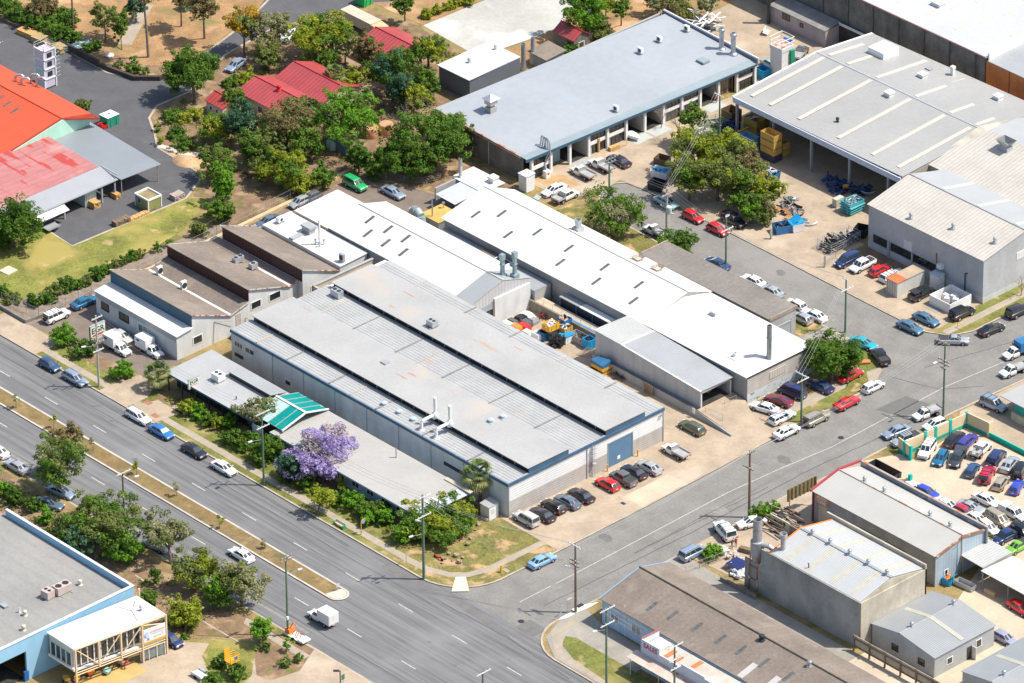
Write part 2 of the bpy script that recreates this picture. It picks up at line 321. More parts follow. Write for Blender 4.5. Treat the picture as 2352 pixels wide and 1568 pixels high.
# verge, footpath and aprons of the factory block
sheet("verge",R(-420,-58.05,41,-50.5),grass,Z)
sheet("corner_grass",[(36,-58.05),(41,-58.05)]+arc(42.6,-49.5,8.5,-85,-3,10)+[(51.2,-38),(46.3,-37.9),(33,-37.9),(30,-50.5)],grass_corner,.128)
sheet("footpath",R(-420,-56.9,38,-55.6),conc_path,.132)
b_=MB();ribbon(b_,[(37.8,-56.25),(41.5,-56.0),(45,-54.6),(47,-52.6),(48.0,-49.5),(48.1,-37.8)],-.65,.65,.13,.136);b_.struct("footpath",conc_path)
sheet("kerb_ramp",[(46.2,-54.4),(47.2,-53.2),(50.6,-55.6),(48.8,-57.6)],mat("ramp_conc",(.62,.54,.42),.8,n1=(1,.1)),.14)
sheet("driveway",R(-63.5,-58.2,-49.6,-53.0),conc_tan,.136)
sheet("driveway",[(-33.8,-58.2),(-26.8,-58.2),(-26.8,-54),(-29,-50.3),(-33.0,-50.3),(-33.8,-54)],conc_tan,.136)
sheet("paving",[(-26.8,-57.8),(-20,-57.8),(-19.6,-53.2),(-25,-53.2)],conc_tan,.14)
for k,(x,y) in enumerate(((-26.2,-55.4),(-22.3,-57.2))):
 sheet("paving_panel",R(x,y,x+1.4,y+1.0),mat("red_tactile",(.34,.15,.10),.8,n1=(2,.2)),.144)
sheet("car_park",[(-58,-53),(-33.6,-50.2),(-31.6,-50.2),(-31.6,-42),(-53,-42),(-52.8,-34),(-57.2,-34)],asphalt_brown,.130)
sheet("garden_bed",[(-49.5,-53.2),(-33.8,-53.9),(-33.2,-50.9),(-36,-50.6),(-44,-51.2),(-49,-52.6)],mulch,.134)
sheet("gravel_strip",[(-66,-53.4),(-57.7,-53.3),(-57.2,-34),(-58.5,-18),(-58.5,15),(-61.8,15),(-62,-10),(-62.8,-30),(-63.5,-43)],gravel,.132)
sheet("garden_bed",R(-26,-53,31,-50.2),mulch,.134)
sheet("lawn",[(-150,-52.5),(-66,-52.5),(-63.4,-42),(-62.6,-25),(-64.2,-15),(-69.5,-4.5),(-72.3,-7.4),(-72.9,-31.4),(-80.8,-31.0),(-81,-36),(-150,-36)],lawnm,.134)
b_=MB();ribbon(b_,[(-80.8,-31.0),(-72.9,-31.4),(-72.3,-7.4),(-76.2,-0.2)],-.2,.2,.12,.16);b_.struct("kerb",kerbm)
sheet("yard_asphalt",[(-72.9,-31.4),(-72.3,-7.4),(-76.3,-.3),(-89.3,.4),(-93,3),(-98.4,6.2),(-101,10.2),(-101,17.5),(-104.6,24),(-107.2,31),(-109,44),(-104,62),(-95,70),(-104,96),(-150,96),(-124,60),(-113.5,42),(-108,24),(-107.5,17),(-109.6,13.9),(-116,11.6),(-128,11.9),(-150,12),(-150,-45),(-100,-45),(-81,-31)],asphalt_dark,.138)
b_=MB();ribbon(b_,[(-76.3,-.3),(-89.3,.4),(-93,3),(-98.4,6.2),(-101,10.2),(-101,17.5),(-104.6,24),(-107.2,31),(-109,44)],-.05,-.45,.12,.19);b_.struct("kerb",kerbm)
b_=MB();ribbon(b_,[(-128,11.9),(-116,11.6),(-109.6,13.9),(-107.5,17),(-108,24),(-113.5,42),(-119,54),(-124,60)],.05,.45,.12,.19);b_.struct("kerb",kerbm)
sheet("dirt_ground",[(-128,12.6),(-116,12.3),(-110,14.6),(-108.3,17.6),(-109,24),(-114.3,42),(-120,54),(-160,110),(-260,110),(-260,12.6)],dirt,.13)
sheet("garden_bed",[(-128,12.6),(-116,12.3),(-110.4,14.6),(-109,17.6),(-110.5,21),(-114,18.5),(-120,17),(-132,17)],mulch,.134)
sheet("dirt_ground",[(-76.3,.3),(-89.3,.9),(-98,6.8),(-100.4,10.6),(-100.4,17.5),(-104,24),(-106.6,31),(-108,44),(-102,60),(-92,62.5),(-80,61),(-74,62),(-60.8,36),(-55,26),(-58.5,15),(-59,-10),(-69,-4),(-72,-6)],mulch,.13)
sheet("footpath",[(-123,20),(-121,21.5),(-130,34),(-132,33)],conc_path,.14)
sheet("footpath",[(-90,.7),(-84,2.0),(-80.5,5.5),(-81.3,6.2),(-84.5,3.1),(-90,1.8)],mat("pale_path",(.55,.5,.42),.8,n1=(1,.1)),.14)
sheet("sand_heap_ground",[(-86.5,.8),(-78,0.4),(-77,4),(-81,5),(-84,2.5)],mat("sand",(.52,.33,.18),.9,n1=(.6,.3),n2=(4,.2),bump=(3,.1)),.136)
sheet("dirt_ground",[(-104,62.5),(-91.6,63.2),(-90.2,112),(-110,112),(-104,96),(-97,72)],dirt,.134)
sheet("concrete_slab",[(-91.3,63.2),(-76,62.2),(-74.4,74.3),(-74.4,80),(-77.3,85.4),(-77.3,112),(-90,112)],conc_slab,.14)
sheet("dirt_ground",[(-74.2,66),(-62,66),(-60,90),(-40,100),(-40,180),(-76,180),(-77.2,85.6),(-74.3,80)],dirt,.134)
sheet("yard_brown",[(-58.2,-12),(-49,-12),(-49,8),(-40,11),(-31,12.6),(-31,24),(-43,24),(-49,22.5),(-58,17)],asphalt_brown,.136)
sheet("garden_bed",[(-58,17),(-49,22.8),(-43,25),(-36,28),(-37,36),(-60,37),(-62,15)],mulch,.133)
# factory front yard
sheet("concrete_yard",[(31,-37.9),(51.25,-38),(51.1,-19),(50.7,-4),(50.3,8),(50.1,22),(37,23),(36,9.3),(-7,9.3),(-7,-5),(39,-5)],conc_tan,.132)
b_=MB();ribbon(b_,[(46.4,-38),(46.8,-4)],-.05,.05,.13,.137);b_.struct("paving_seam",patchm)
sheet("apron_slab",[(46.9,-20),(51.2,-20),(50.9,-10),(46.9,-10.5)],conc_lot,.137)
sheet("apron_slab",[(46.8,-10.2),(50.9,-9.8),(50.6,2),(46.8,-2)],conc_tan,.137)
b_=MB();ribbon(b_,[(44.0,-6.4),(46.4,-4.4),(46.9,6.5)],-.18,.18,.13,.138);b_.struct("paving_seam",mat("pale_seam",(.52,.45,.35),.8,n1=(1,.1)))
sheet("verge",[(40.5,14),(44.5,14.5),(44.5,30),(40.5,29.5)],grass_dry,.136)
sheet("verge",[(47.6,14),(50.2,15),(50.0,28),(49.3,32.3),(47.3,35.8),(44,38.2),(40.6,39),(40.6,33),(46,31)],grass,.137)
sheet("footpath",[(45.6,13),(47.2,13),(47.4,28),(45.9,31),(44.7,30)],conc_path,.14)
sheet("kerb_ramp",[(46.2,34.2),(48.9,32.0),(49.6,33),(47.5,36.2),(46.7,36.6)],conc_path,.142)
sheet("verge",[(-27,28.5),(0,28.3),(1,34.5),(31,34.6),(31.5,39.4),(-7.6,39.2),(-19,39.6),(-26.5,38)],grass_corner,.134)
sheet("driveway",[(30.6,33),(41,33),(41,39.3),(31.8,39.6)],conc_grey,.138)
# long-building yard and yards across the back street
sheet("concrete_yard",[(-38.6,37.6),(-28,38.2),(-26.6,44),(-26.8,49.4),(-21.9,50.4),(3,50.5),(38,50.2),(43.5,50.6),(44.6,52.5),(43.6,63.2),(14,63.4),(13.2,84),(-26,84),(-26,112),(-60,112),(-60,92),(-34.5,90),(-37,60)],conc_tan,.134)
b_=MB();ribbon(b_,[(3.8,51.5),(12,51.6),(17.9,53.3),(21,53.6),(27.5,53.6)],-.12,.12,.13,.140);b_.struct("paving_seam",patchm)
sheet("verge",[(45.0,50.9),(47.2,52.6),(48.6,56),(48.7,100),(43.9,100),(43.9,63.4)],grass,.138)
sheet("footpath",R(45.6,52.0,47.0,100),conc_path,.142)
sheet("dirt_strip",[(17,58),(28,57),(28,63.6),(17,63.6)],mulch,.138)
sheet("parking_bay_line",[(-37.8,39.2),(-34.6,43.8),(-30,43.6),(-32,39)],mat("ochre_paving",(.42,.27,.13),.85,n1=(.5,.2)),.138)
# eastern block
sheet("concrete_yard",[(64.8,-25),(80.5,-23.5),(80.5,-9),(72,-4),(72,7),(68,12),(64.8,13.6),(64.2,-1)],conc_tan,.132)
sheet("driveway",[(65.2,-33),(81,-33),(125,-33),(125,-25.6),(80,-25.6),(65,-25)],conc_grey,.13)
sheet("car_lot",[(64.7,13.6),(67.5,20),(70,20),(69,33),(110,34),(130,34),(130,-40),(104,-40),(103,-4),(98,7.2),(73,7.2),(72.5,13)],conc_lot,.134)
sheet("driveway",[(65,36),(65.4,52),(65,90),(120,90),(120,34.2),(72,34.2),(68,33)],conc_tan,.136)
sheet("verge",[(64.6,22),(67.4,22),(68.2,33),(64.8,35)],grass_dry,.137)
sheet("concrete_corner",[(65.7,-46),(65.8,-51),(68,-56),(73,-58.9),(84,-58.9),(84,-48),(70,-47.2)],conc_grey,.13)
sheet("verge",[(69.7,-53.6),(71.2,-52.8),(94,-52.8),(120,-53),(120,-58),(84,-58),(76,-57.4),(71,-55.6)],grass,.134)
sheet("footpath",[(66.8,-49),(68.2,-49),(68.8,-53.2),(72.5,-56.9),(84,-57.8),(120,-57.8),(120,-58.9),(84,-58.9),(72.5,-58.2),(68,-55)],conc_path,.136)
# southern block
sheet("garden_bed",[(-420,-84.6),(36,-84.6),(38,-88),(32,-93),(26,-97),(-10,-97.5),(-420,-97.5)],mulch,.13)
sheet("verge",R(-420,-84.6,44,-83.1),grass_dry,.134)
sheet("driveway",[(32,-99.5),(31.5,-96),(38.5,-90.5),(43.6,-83.1),(75,-83.1),(75,-130),(28,-130),(28,-116),(31.5,-116)],conc_tan,.134)
sheet("lawn",[(34,-92.5),(39.5,-88.5),(45.5,-94.5),(47.5,-99.5),(44,-100.5),(36.5,-96.5)],lawnm,.14)
sheet("garden_bed",[(38,-88.0),(43.8,-83.4),(46.6,-83.2),(49.5,-88.6),(48.5,-93.5),(46,-94)],mulch,.138)
sheet("footpath",[(33,-84.8),(47.5,-84.8),(47.5,-86.2),(34,-86.2)],conc_path,.142)
b_=MB();ribbon(b_,[(12.3,-89.2),(31,-90.2),(38,-90.0),(45,-94.4),(48.2,-93.8)],-.12,.12,.12,.17);b_.struct("kerb",kerbm)
b_=MB();ribbon(b_,[(34,-92.5),(40.2,-88.2),(46.4,-94.6)],-.1,.1,.12,.17);b_.struct("kerb",kerbm)
def crack(pts,w_,m_,seed,nm="tar_line"):
 rg=random.Random(seed);q=[]
 for (a,c) in zip(pts,pts[1:]):
  n=max(2,int(math.hypot(c[0]-a[0],c[1]-a[1])/1.6))
  for i in range(n):t_=i/n;q.append((a[0]+(c[0]-a[0])*t_+rg.uniform(-.09,.09),a[1]+(c[1]-a[1])*t_+rg.uniform(-.09,.09)))
 b_=MB();ribbon(b_,q,-w_,w_,.001,.005);b_.struct(nm,m_)
tarm=mat("tar_seam",(.075,.075,.077),.7,n1=(2,.2));seam=mat("worn_seam",(.235,.225,.205),.85,n1=(1.5,.25))
crack([(30,-79.6),(60,-79.2),(100,-79.4)],.07,tarm,1);crack([(-60,-62.2),(-20,-62.0),(20,-62.3),(51,-62)],.06,tarm,2);crack([(50,-60.6),(64,-60.0),(80,-61.2)],.07,tarm,3)
crack([(61.2,-50),(61.5,-20),(61.0,6),(62,30)],.07,tarm,4);crack([(54.3,-48),(54.0,-15),(54.2,12)],.07,seam,5);crack([(59.8,-30),(60.2,0)],.06,tarm,6);crack([(0,45.2),(20,45),(44,45.4)],.06,seam,7);crack([(50,36),(58,39),(63,46)],.07,tarm,8);crack([(51.5,42),(56,60),(57,80)],.06,tarm,9)
crack([(-70,-60),(-30,-60.1),(0,-59.9),(30,-60.2)],.30,mat("gutter_stain",(.13,.128,.125),.85,n1=(.6,.4),stretch=(.2,1,1)),10,"gutter_stain");crack([(-100,-80.6),(-20,-80.4),(44,-80.8)],.28,seam,11,"wheel_wear")
for k,(x,y,s) in enumerate(((53.5,-30,1.2),(60,-12,1.6),(56,6,1.3),(-5,44,1.5),(14,47,1.0),(58.5,-45,1.0),(62.5,22,1.4),(30,42.6,1.2))):
 rg=random.Random(k);sheet("road_patch",[(x+s*math.cos(a)*rg.uniform(.7,1.3),y+s*.8*math.sin(a)*rg.uniform(.7,1.3)) for a in np.arange(0,6.2,.7)],[patchm,seam][k % 2],.0065+.0005*k)
# ================================================================= buildings
def extX(b_,prof,x0,x1):
 """solid of the (y,z) outline prof, pulled along X"""
 n=len(prof);a=sum(prof[i][0]*prof[(i+1) % n][1]-prof[(i+1) % n][0]*prof[i][1] for i in range(n))
 if a<0:prof=prof[::-1]
 vs=[(x0,y,z) for y,z in prof]+[(x1,y,z) for y,z in prof]
 return b_.add(vs,[tuple(range(n-1,-1,-1)),tuple(range(n,2*n))]+[(i,(i+1) % n,n+(i+1) % n,n+i) for i in range(n)])
def extY(b_,prof,y0,y1):
 n=len(prof);a=sum(prof[i][0]*prof[(i+1) % n][1]-prof[(i+1) % n][0]*prof[i][1] for i in range(n))
 if a>0:prof=prof[::-1]
 vs=[(x,y0,z) for x,z in prof]+[(x,y1,z) for x,z in prof]
 return b_.add(vs,[tuple(range(n-1,-1,-1)),tuple(range(n,2*n))]+[(i,(i+1) % n,n+(i+1) % n,n+i) for i in range(n)])
def winY(root,y,x0,x1,z0,z1,n=1,s=-1,fm=trimw,gm=glass,name="window"):
 b_=MB();t=.09
 for a,c,e,f in ((x0,x1,z0-t,z0),(x0,x1,z1,z1+t)):b_.box(a-t,y,e,c+t,y+s*.07,f)
 for k in range(n+1):
  xx=x0+(x1-x0)*k/n;tt=t if k in (0,n) else .05
  b_.box(xx-(tt if k else t),y,z0,xx+(tt if k<n else t) if k in (0,n) else xx+tt,y+s*.065,z1)
 f_=b_.part(name,fm,root);p=MB();p.box(x0,y,z0,x1,y+s*.03,z1);p.part("pane",gm,f_);return f_
def winX(root,x,y0,y1,z0,z1,n=1,s=1,fm=trimw,gm=glass,name="window"):
 b_=MB();t=.09
 for e,f in ((z0-t,z0),(z1,z1+t)):b_.box(x,y0-t,e,x+s*.07,y1+t,f)
 for k in range(n+1):
  yy=y0+(y1-y0)*k/n;tt=t if k in (0,n) else .05
  b_.box(x,yy-tt,z0,x+s*.065,yy+tt,z1)
 f_=b_.part(name,fm,root);p=MB();p.box(x,y0,z0,x+s*.03,y1,z1);p.part("pane",gm,f_);return f_
def ribs(b_,x0,x1,y0,y1,z0,z1,pitch=.6,h=.055,w_=.15):
 """ribbed sheet laid along X between y0 (height z0) and y1 (height z1)"""
 b_.slab((x0,y0,z0),(x1,y0,z0),(x1,y1,z1),(x0,y1,z1),.08)
 n=int((y1-y0)/pitch)
 for i in range(n):
  y=y0+pitch*(i+.5);z=z0+(z1-z0)*(y-y0)/(y1-y0);zz=z-.01
  b_.add([(x0+.02,y-w_,zz),(x0+.02,y-w_*.5,z+h),(x0+.02,y+w_*.5,z+h),(x0+.02,y+w_,zz),(x1-.02,y-w_,zz),(x1-.02,y-w_*.5,z+h),(x1-.02,y+w_*.5,z+h),(x1-.02,y+w_,zz)],
    [(0,1,5,4),(1,2,6,5),(2,3,7,6),(3,2,1,0),(4,5,6,7)])
def whirly(root,x,y,z,r=.3,name="roof_vent",m_=None):
 b_=MB();b_.lathe((x,y,z),[(r*1.5,-.25),(r*1.2,.04),(r*.7,.08),(r*.7,.3),(r*1.05,.42),(r*1.15,.6),(r*.95,.78),(r*.35,.88)],12)
 return b_.part(name,m_ or steel,root,smooth=40)
def boxvent(root,x,y,z,sx,sy,h,name="roof_vent",m_=None):
 b_=MB();b_.box(x-sx/2,y-sy/2,z-.2,x+sx/2,y+sy/2,z+h*.7)
 b_.prism([(x-sx*.6,y-sy*.6),(x+sx*.6,y-sy*.6),(x+sx*.6,y+sy*.6),(x-sx*.6,y+sy*.6)],z+h*.7,z+h)
 return b_.part(name,m_ or trimw,root)
def lip(root,x,y,z0,z1,r,name="flue",m_=None,cone=True):
 b_=MB();b_.lathe((x,y,0),[(r*1.9,z0-.1),(r*1.7,z0+.08),(r,z0+.25),(r,z0+(z1-z0)*.62),(r*1.12,z0+(z1-z0)*.64),(r*1.12,z0+(z1-z0)*.66),(r,z0+(z1-z0)*.68)]+([(r,z1-.8),(r*1.4,z1-.55),(r*1.45,z1-.2),(r*1.05,z1)] if cone else [(r,z1)])+[(r*.8,z1),(r*.8,z1-.5)],14)
 return b_.part(name,m_ or steel,root,smooth=35)
def acunit(x,y,z,label,sx=.95,sy=.4,h=.75,rz=0,m_=None,kind="wall",group=None):
 t=thing("air_conditioner",label,"air conditioner",(x,y,z),group)
 ob=MB();ob.obox(Vector((x,y,z+.12+h/2)),(sx,sy,h),rz);cs=ob.part("casing",m_ or white_pt,t)
 q=MB();dx,dy=math.cos(rz),math.sin(rz)
 for s in (-1,1):q.obox(Vector((x+s*sx*.35*dx,y+s*sx*.35*dy,z+.05)),(.08,sy*1.9,.1),rz)
 q.part("mounting_rail",trimg,t)
 f=MB()
 if kind=="wall":
  n_=Vector((dy,-dx,0));c=Vector((x,y,z+.12+h/2))+n_*(sy/2)
  f.tube(c,c+n_*.03,h*.34,n=14)
  n2=-n_;c2=Vector((x,y,z+.12+h/2))+n2*(sy/2);f.tube(c2,c2+n2*.03,h*.34,n=14)
 else:
  k=2 if sx>1.3 else 1
  for i in range(k):
   o_=(i-.5*(k-1))*sx/k;f.tube((x+o_*dx,y+o_*dy,z+.12+h),(x+o_*dx,y+o_*dy,z+.17+h),min(sx/k,sy)*.38,n=14)
 f.part("fan_grille",darkst,t);return t
# ---- 1 main factory with two raised roof monitors
T=thing("factory","large factory with two long raised grey metal roofs and ribbed strips between them","factory",(6,-20,.12))
X0,X1=-26.0,39.2;YS,YN=-37.0,-4.0
b_=MB();b_.box(X0,YS+.05,.1,X1-.1,YN,6.0);b_.part("wall",wall_white,T)
b_=MB();b_.box(X1-.1,YS,2.9,X1,-15.9,5.8);b_.box(X1-.1,-10.7,2.9,X1,YN,5.8);b_.box(X1-.1,-15.9,4.5,X1,-10.7,5.8);b_.part("upper_siding",wall_sid,T)
b_=MB();b_.box(X1-.1,YS,.1,X1,-15.9,2.9);b_.box(X1-.1,-10.7,.1,X1,YN,2.9);b_.part("lower_siding",wall_sid2,T)
b_=MB();b_.box(X1-.08,-15.9,.1,X1-.02,-10.7,4.5);d_=b_.part("roller_door",rolldoor,T)
b_=MB();b_.box(X1-.02,-16.05,.1,X1+.05,-15.9,4.6);b_.box(X1-.02,-10.7,.1,X1+.05,-10.55,4.6);b_.box(X1-.02,-16.05,4.5,X1+.05,-10.55,4.65);b_.part("door_frame",trimg,d_)
b_=MB();b_.box(X1-.02,-13.9,.9,X1+.01,-13.3,1.5);b_.part("door_sign",white_pt,d_)
b_=MB();b_.box(X1,YS-.2,5.72,X1+.18,YN+.15,6.22);b_.box(X0,YS-.2,5.72,X1,YS+.03,6.22);b_.part("fascia",fascia,T)
b_=MB();b_.box(X1,-37.02,.1,X1+.12,-36.85,5.7);b_.box(X1,-20.5,.1,X1+.12,-20.35,5.7);b_.box(X1,-4.1,.1,X1+.12,-4.0,5.7);b_.part("downpipe",trimg,T)
b_=MB()
for s in (-19.5,-19.05):b_.tube((X1+.35,s,.2),(X1+.35,s,6.0),.035)
for k in range(18):b_.tube((X1+.35,-19.5,.5+.31*k),(X1+.35,-19.05,.5+.31*k),.025,n=5)
for k in range(4):b_.lathe((X1+.4,-19.28,2.6+k*.95),[(.36,0),(.36,.05)],10)
b_.part("ladder",trimg,T)
for nm,(a,c) in {"s":(YS,-32.7),"m":(-24.5,-16.4),"n":(-8.2,YN)}.items():
 b_=MB();ribs(b_,X0+(1 if nm=="n" else 0),X1,a,c,6.2,6.3);b_.part("ribbed_roof",galv_rib,T)
 b_=MB();xs=[-20,-12.5,-2.5,2.5,8.5,19.5,29.8] if nm != "n" else [-16,-4,6.5,17.5,28.5]
 for k,x in enumerate(xs):
  b_=MB();b_.box(x,a+.1,6.25,x+(.14 if k % 2 else .30),c-.1,6.40 if k % 2 else 6.37);b_.part("roof_flashing",mat("flashing_pale",(.40,.36,.30)) if k in (0,3) else mat("flashing",(.22,.22,.21),.6,n1=(1,.3)),T)
for y0,y1,xl in ((-33.0,-24.3,-25.6),(-16.7,-8.0,-24.8)):
 b_=MB();b_.box(xl,y0+.55,6.1,X1-.1,y1,7.22);c_=b_.part("clerestory",darkst,T)
 b_=MB()
 for k in range(22):b_.box(xl+.5+k*2.9,y0+.48,6.3,xl+.62+k*2.9,y0+.55,7.2)
 b_.part("mullions",trimg,c_)
 b_=MB();b_.slab((xl,y0,7.36),(X1+.15,y0,7.36),(X1+.15,y1+.1,7.30),(xl,y1+.1,7.30),.12);b_.part("monitor_roof",galv,T)
 b_=MB();b_.box(X1-.1,y0+.35,6.22,X1+.02,y1,7.2);b_.part("monitor_fascia",fascia,T)
for x in (18.2,21.6):
 b_=MB();b_.lathe((x,-35.9,0),[(.5,6.2),(.42,6.4),(.28,6.5),(.26,7.5)],12)
 b_.path([(x,-35.9,7.4),(x+.05,-35.7,7.75),(x+.1,-35.3,7.95),(x+.2,-33.6,8.0)],.26,10)
 b_.lathe((x+.2,-33.2,7.55),[(.2,0),(.5,.15),(.55,.5),(.4,.85),(.22,1.0),(.22,1.5),(.26,1.55),(.26,3.1),(.3,3.15),(.3,3.5),(.22,3.6)],12)
 b_.box(x+.0,-33.6,7.3,x+.4,-33.0,7.6)
 b_.part("exhaust_duct",white_pt,T,smooth=35)
for x,y,z in ((8.5,-35.0,6.3),(12.0,-35.0,6.3),(15.2,-34.9,6.3),(25.1,-27.6,7.36),(25.5,-25.4,7.36)):
 b_=MB();b_.box(x-.6,y-.6,z-.02,x+.6,y+.6,z+.05);b_.lathe((x,y,z),[(.42,0),(.42,.25),(.55,.27),(.5,.42),(.1,.5)],16);b_.part("roof_vent",mat("vent_bluegrey",(.40,.46,.49),.5,n1=(1,.1)),T,smooth=35)
b_=MB();b_.box(-.3,-28.0,7.3,1.0,-27.0,7.55);b_.part("roof_hatch",galv_pl,T)
winY(T,YS+.05,-25.2,-23.2,3.6,4.4,3);winY(T,YS+.05,-22.6,-20.4,3.6,4.4,2)
for a,c,z in ((-25.2,-23.2,1.7),(-12.8,-11.8,1.8),(24.5,29.5,3.2)):
 b_=MB();b_.box(a,YS-.03,z,c,YS+.05,z+.6);b_.part("wall_grille",darkst,T)
for x in (-16,-8.5,-1,6.5,14,21.5,29,35):b_=MB();b_.box(x,YS-.03,.2,x+.07,YS+.05,5.7);b_.part("wall_joint",trimg,T)
b_=MB()
for x,y in ((39.3,-5),(39.3,-4.6)):b_.box(x,y,5.0,x+.25,y+.2,5.25)
b_.part("floodlight",steel,T)
for y,lb in ((-16.6,"left"),(-10.1,"right")):
 b_=MB();b_.lathe((X1+.6,y,.12),[(.12,0),(.12,1.25),(.05,1.3)],10);b_.solo("bollard",yel,f"yellow bollard on the {lb} side of the blue roller door","bollard",group="bollards by the blue roller door",smooth=30)
t=acunit(-22.0,-17.9,6.3,"twin-fan grey air conditioner at the far end of the factory's ribbed strip",1.9,1.2,1.1,0,galv_pl,"top")
t=acunit(-3.0,-14.4,7.4,"square grey evaporative cooler standing on the upper raised factory roof",1.5,1.3,.95,0,galv_pl,"top")
# back corner parapet wall between factory and gable building
T=thing("retaining_wall","cream concrete wall behind the far end of the factory","wall",(-29,-12,.12))
b_=MB();b_.box(-29.6,-16.5,.1,-29.3,-3.5,4.6);b_.box(-29.3,-16.5,.1,-26.2,-16.2,4.6);b_.part("wall",wall_cream,T)
b_=MB();b_.box(-29.7,-16.6,4.6,-29.2,-3.5,4.75);b_.part("coping",trimg,T)
# ---- 2 sawtooth offices
T=thing("sawtooth_building","white building with three brown sawtooth roofs beside the small car park","building",(-42,-30,.12))
XA,XB=-52.6,-32.4
prof=[(-43,4.5),(-39.7,4.9),(-39.7,7.1),(-31.7,3.9),(-27.7,4.9),(-27.7,7.1),(-19.0,4.3),(-17.2,4.9),(-17.2,.1),(-43,.1)]
b_=MB();extX(b_,prof,XA,XB);b_.part("wall",wall_white,T)
prof=[(-17.25,.1),(-17.25,7.1),(-9.3,3.9),(-9.3,.1)]
b_=MB();extX(b_,prof,-51,-31.2);b_.part("wall",wall_white,T)
b_=MB()
for xa,xb,p,q in ((XA,XB,(-39.9,7.25),(-31.7,4.02)),(XA,XB,(-31.7,4.02),(-27.75,5.0)),(XA,XB,(-27.95,7.25),(-19,4.42)),(XA,XB,(-19,4.42),(-17.45,4.9)),(-51,-31.2,(-17.45,7.25),(-9.3,4.0))):
 b_.slab((xa-.15,p[0],p[1]),(xb+.15,p[0],p[1]),(xb+.15,q[0],q[1]),(xa-.15,q[0],q[1]),.12)
b_.part("sawtooth_roof",asb,T)
b_=MB();b_.slab((XA-.2,-43.2,4.62),(XB+.3,-43.2,4.62),(XB+.3,-39.75,5.0),(XA-.2,-39.75,5.0),.1);b_.part("front_roof",white_roof,T)
b_=MB();b_.box(XA,-39.82,5.0,XB,-39.72,7.05);b_.part("clerestory",navy,T)
b_=MB();b_.box(XA,-27.82,5.0,XB,-27.72,7.05);b_.part("clerestory",dark_red,T)
b_=MB();b_.box(-51,-17.36,4.95,-31.3,-17.26,7.05);b_.part("clerestory",dark_red,T)
b_=MB()
for y,z,xa,xb in ((-31.7,4.06,XA,XB),(-19.0,4.46,XA+12,XB)):b_.box(xa,y-.22,z,xb,y+.22,z+.05)
b_.part("valley_gutter",trimw,T)
b_=MB()
for x in (XB+.16,XA-.2):
 for p,q in (((-39.9,7.3),(-31.7,4.07)),((-31.7,4.07),(-27.8,5.05)),((-27.9,7.3),(-19,4.47)),((-19,4.47),(-17.4,4.95)),((-17.4,7.3),(-9.3,4.05))):
  xx=x+(1.2 if p[0]>-18 else 0);b_=MB()
  b_.slab((xx,p[0],p[1]),(xx+.1,p[0],p[1]),(xx+.1,q[0],q[1]),(xx,q[0],q[1]),.16)
  b_.part("verge_trim",mat("rusty_trim",(.55,.50,.45),.6,n1=(1,.2),spots=[(.9,.52,(.30,.10,.06),.04)]),T)
b_=MB();b_.box(XA,-43.1,3.5,XB+.05,-42.99,4.5);b_.box(XA,-43.05,.1,XB,-42.99,.6);b_.part("grey_band",mat("band_grey",(.40,.42,.42),.7,n1=(.4,.1)),T)
winY(T,-43.0,-51.2,-49.4,1.9,3.2,1,fm=darkst);winY(T,-43.0,-46.7,-44.4,1.9,3.2,2,fm=darkst);winY(T,-43.0,-42.0,-39.6,1.7,3.0,2,fm=trimw,gm=glass_lt)
winX(T,XB,-39.6,-37.7,1.6,2.9,1);winX(T,XB,-27.3,-25.2,3.2,4.4,1);winX(T,XB,-23.4,-21.0,3.2,4.4,1)
winX(T,-31.2,-15.5,-13.0,2.2,3.4,1)
b_=MB();b_.box(XB,-30.6,1.3,XB+.05,-29.5,3.6);dd=b_.part("door",mat("pinkish_door",(.5,.42,.38),.6,n1=(1,.1)),T);b_=MB();b_.box(XB+.05,-29.75,2.3,XB+.1,-29.65,2.4);b_.part("handle",steel,dd)
b_=MB();b_.box(XB,-31,1.15,XB+2.2,-28.6,1.3)
for k in range(6):b_.box(XB+.3,-31.0-.32*(k+1),1.1-.18*(k+1),XB+1.8,-31.0-.32*k,1.18-.18*(k+1))
for x,y in ((XB+.1,-28.6),(XB+2.15,-28.6),(XB+2.15,-31),(XB+1.8,-33)):b_.tube((x,y,.2),(x,y,2.3),.03)
b_.tube((XB+.1,-28.6,2.3),(XB+2.15,-28.6,2.3),.03);b_.tube((XB+2.15,-28.6,2.3),(XB+2.15,-31,2.3),.03);b_.tube((XB+2.15,-31,2.3),(XB+1.8,-33,1.2),.03)
b_.part("stair_landing",darkst,T)
b_=MB();b_.path([(XB+.08,-35.5,.2),(XB+.08,-35.1,4.2),(XB+.5,-31.2,2.9)],.04,6);b_.part("conduit",trimg,T)
for x,y,z,r_,lb in ((-50.1,-31.6,4.1,1.57,"white air conditioner in the roof valley near the garden end of the first sawtooth"),(-43.7,-31.9,4.1,1.57,"white air conditioner in the middle of the first sawtooth valley")):
 acunit(x,y,z,lb,1.0,.5,1.5,r_,white_pt,"wall","air conditioners on the sawtooth roofs")
acunit(-43.3,-20.6,5.0,"grey twin-fan air conditioner on the second brown sawtooth roof",1.9,.9,.9,1.57,galv_pl,"top","air conditioners on the sawtooth roofs")
acunit(-40.0,-20.2,5.0,"single grey air conditioner beside the twin-fan unit on the brown roof",1.3,.9,.9,1.57,galv_pl,"top","air conditioners on the sawtooth roofs")
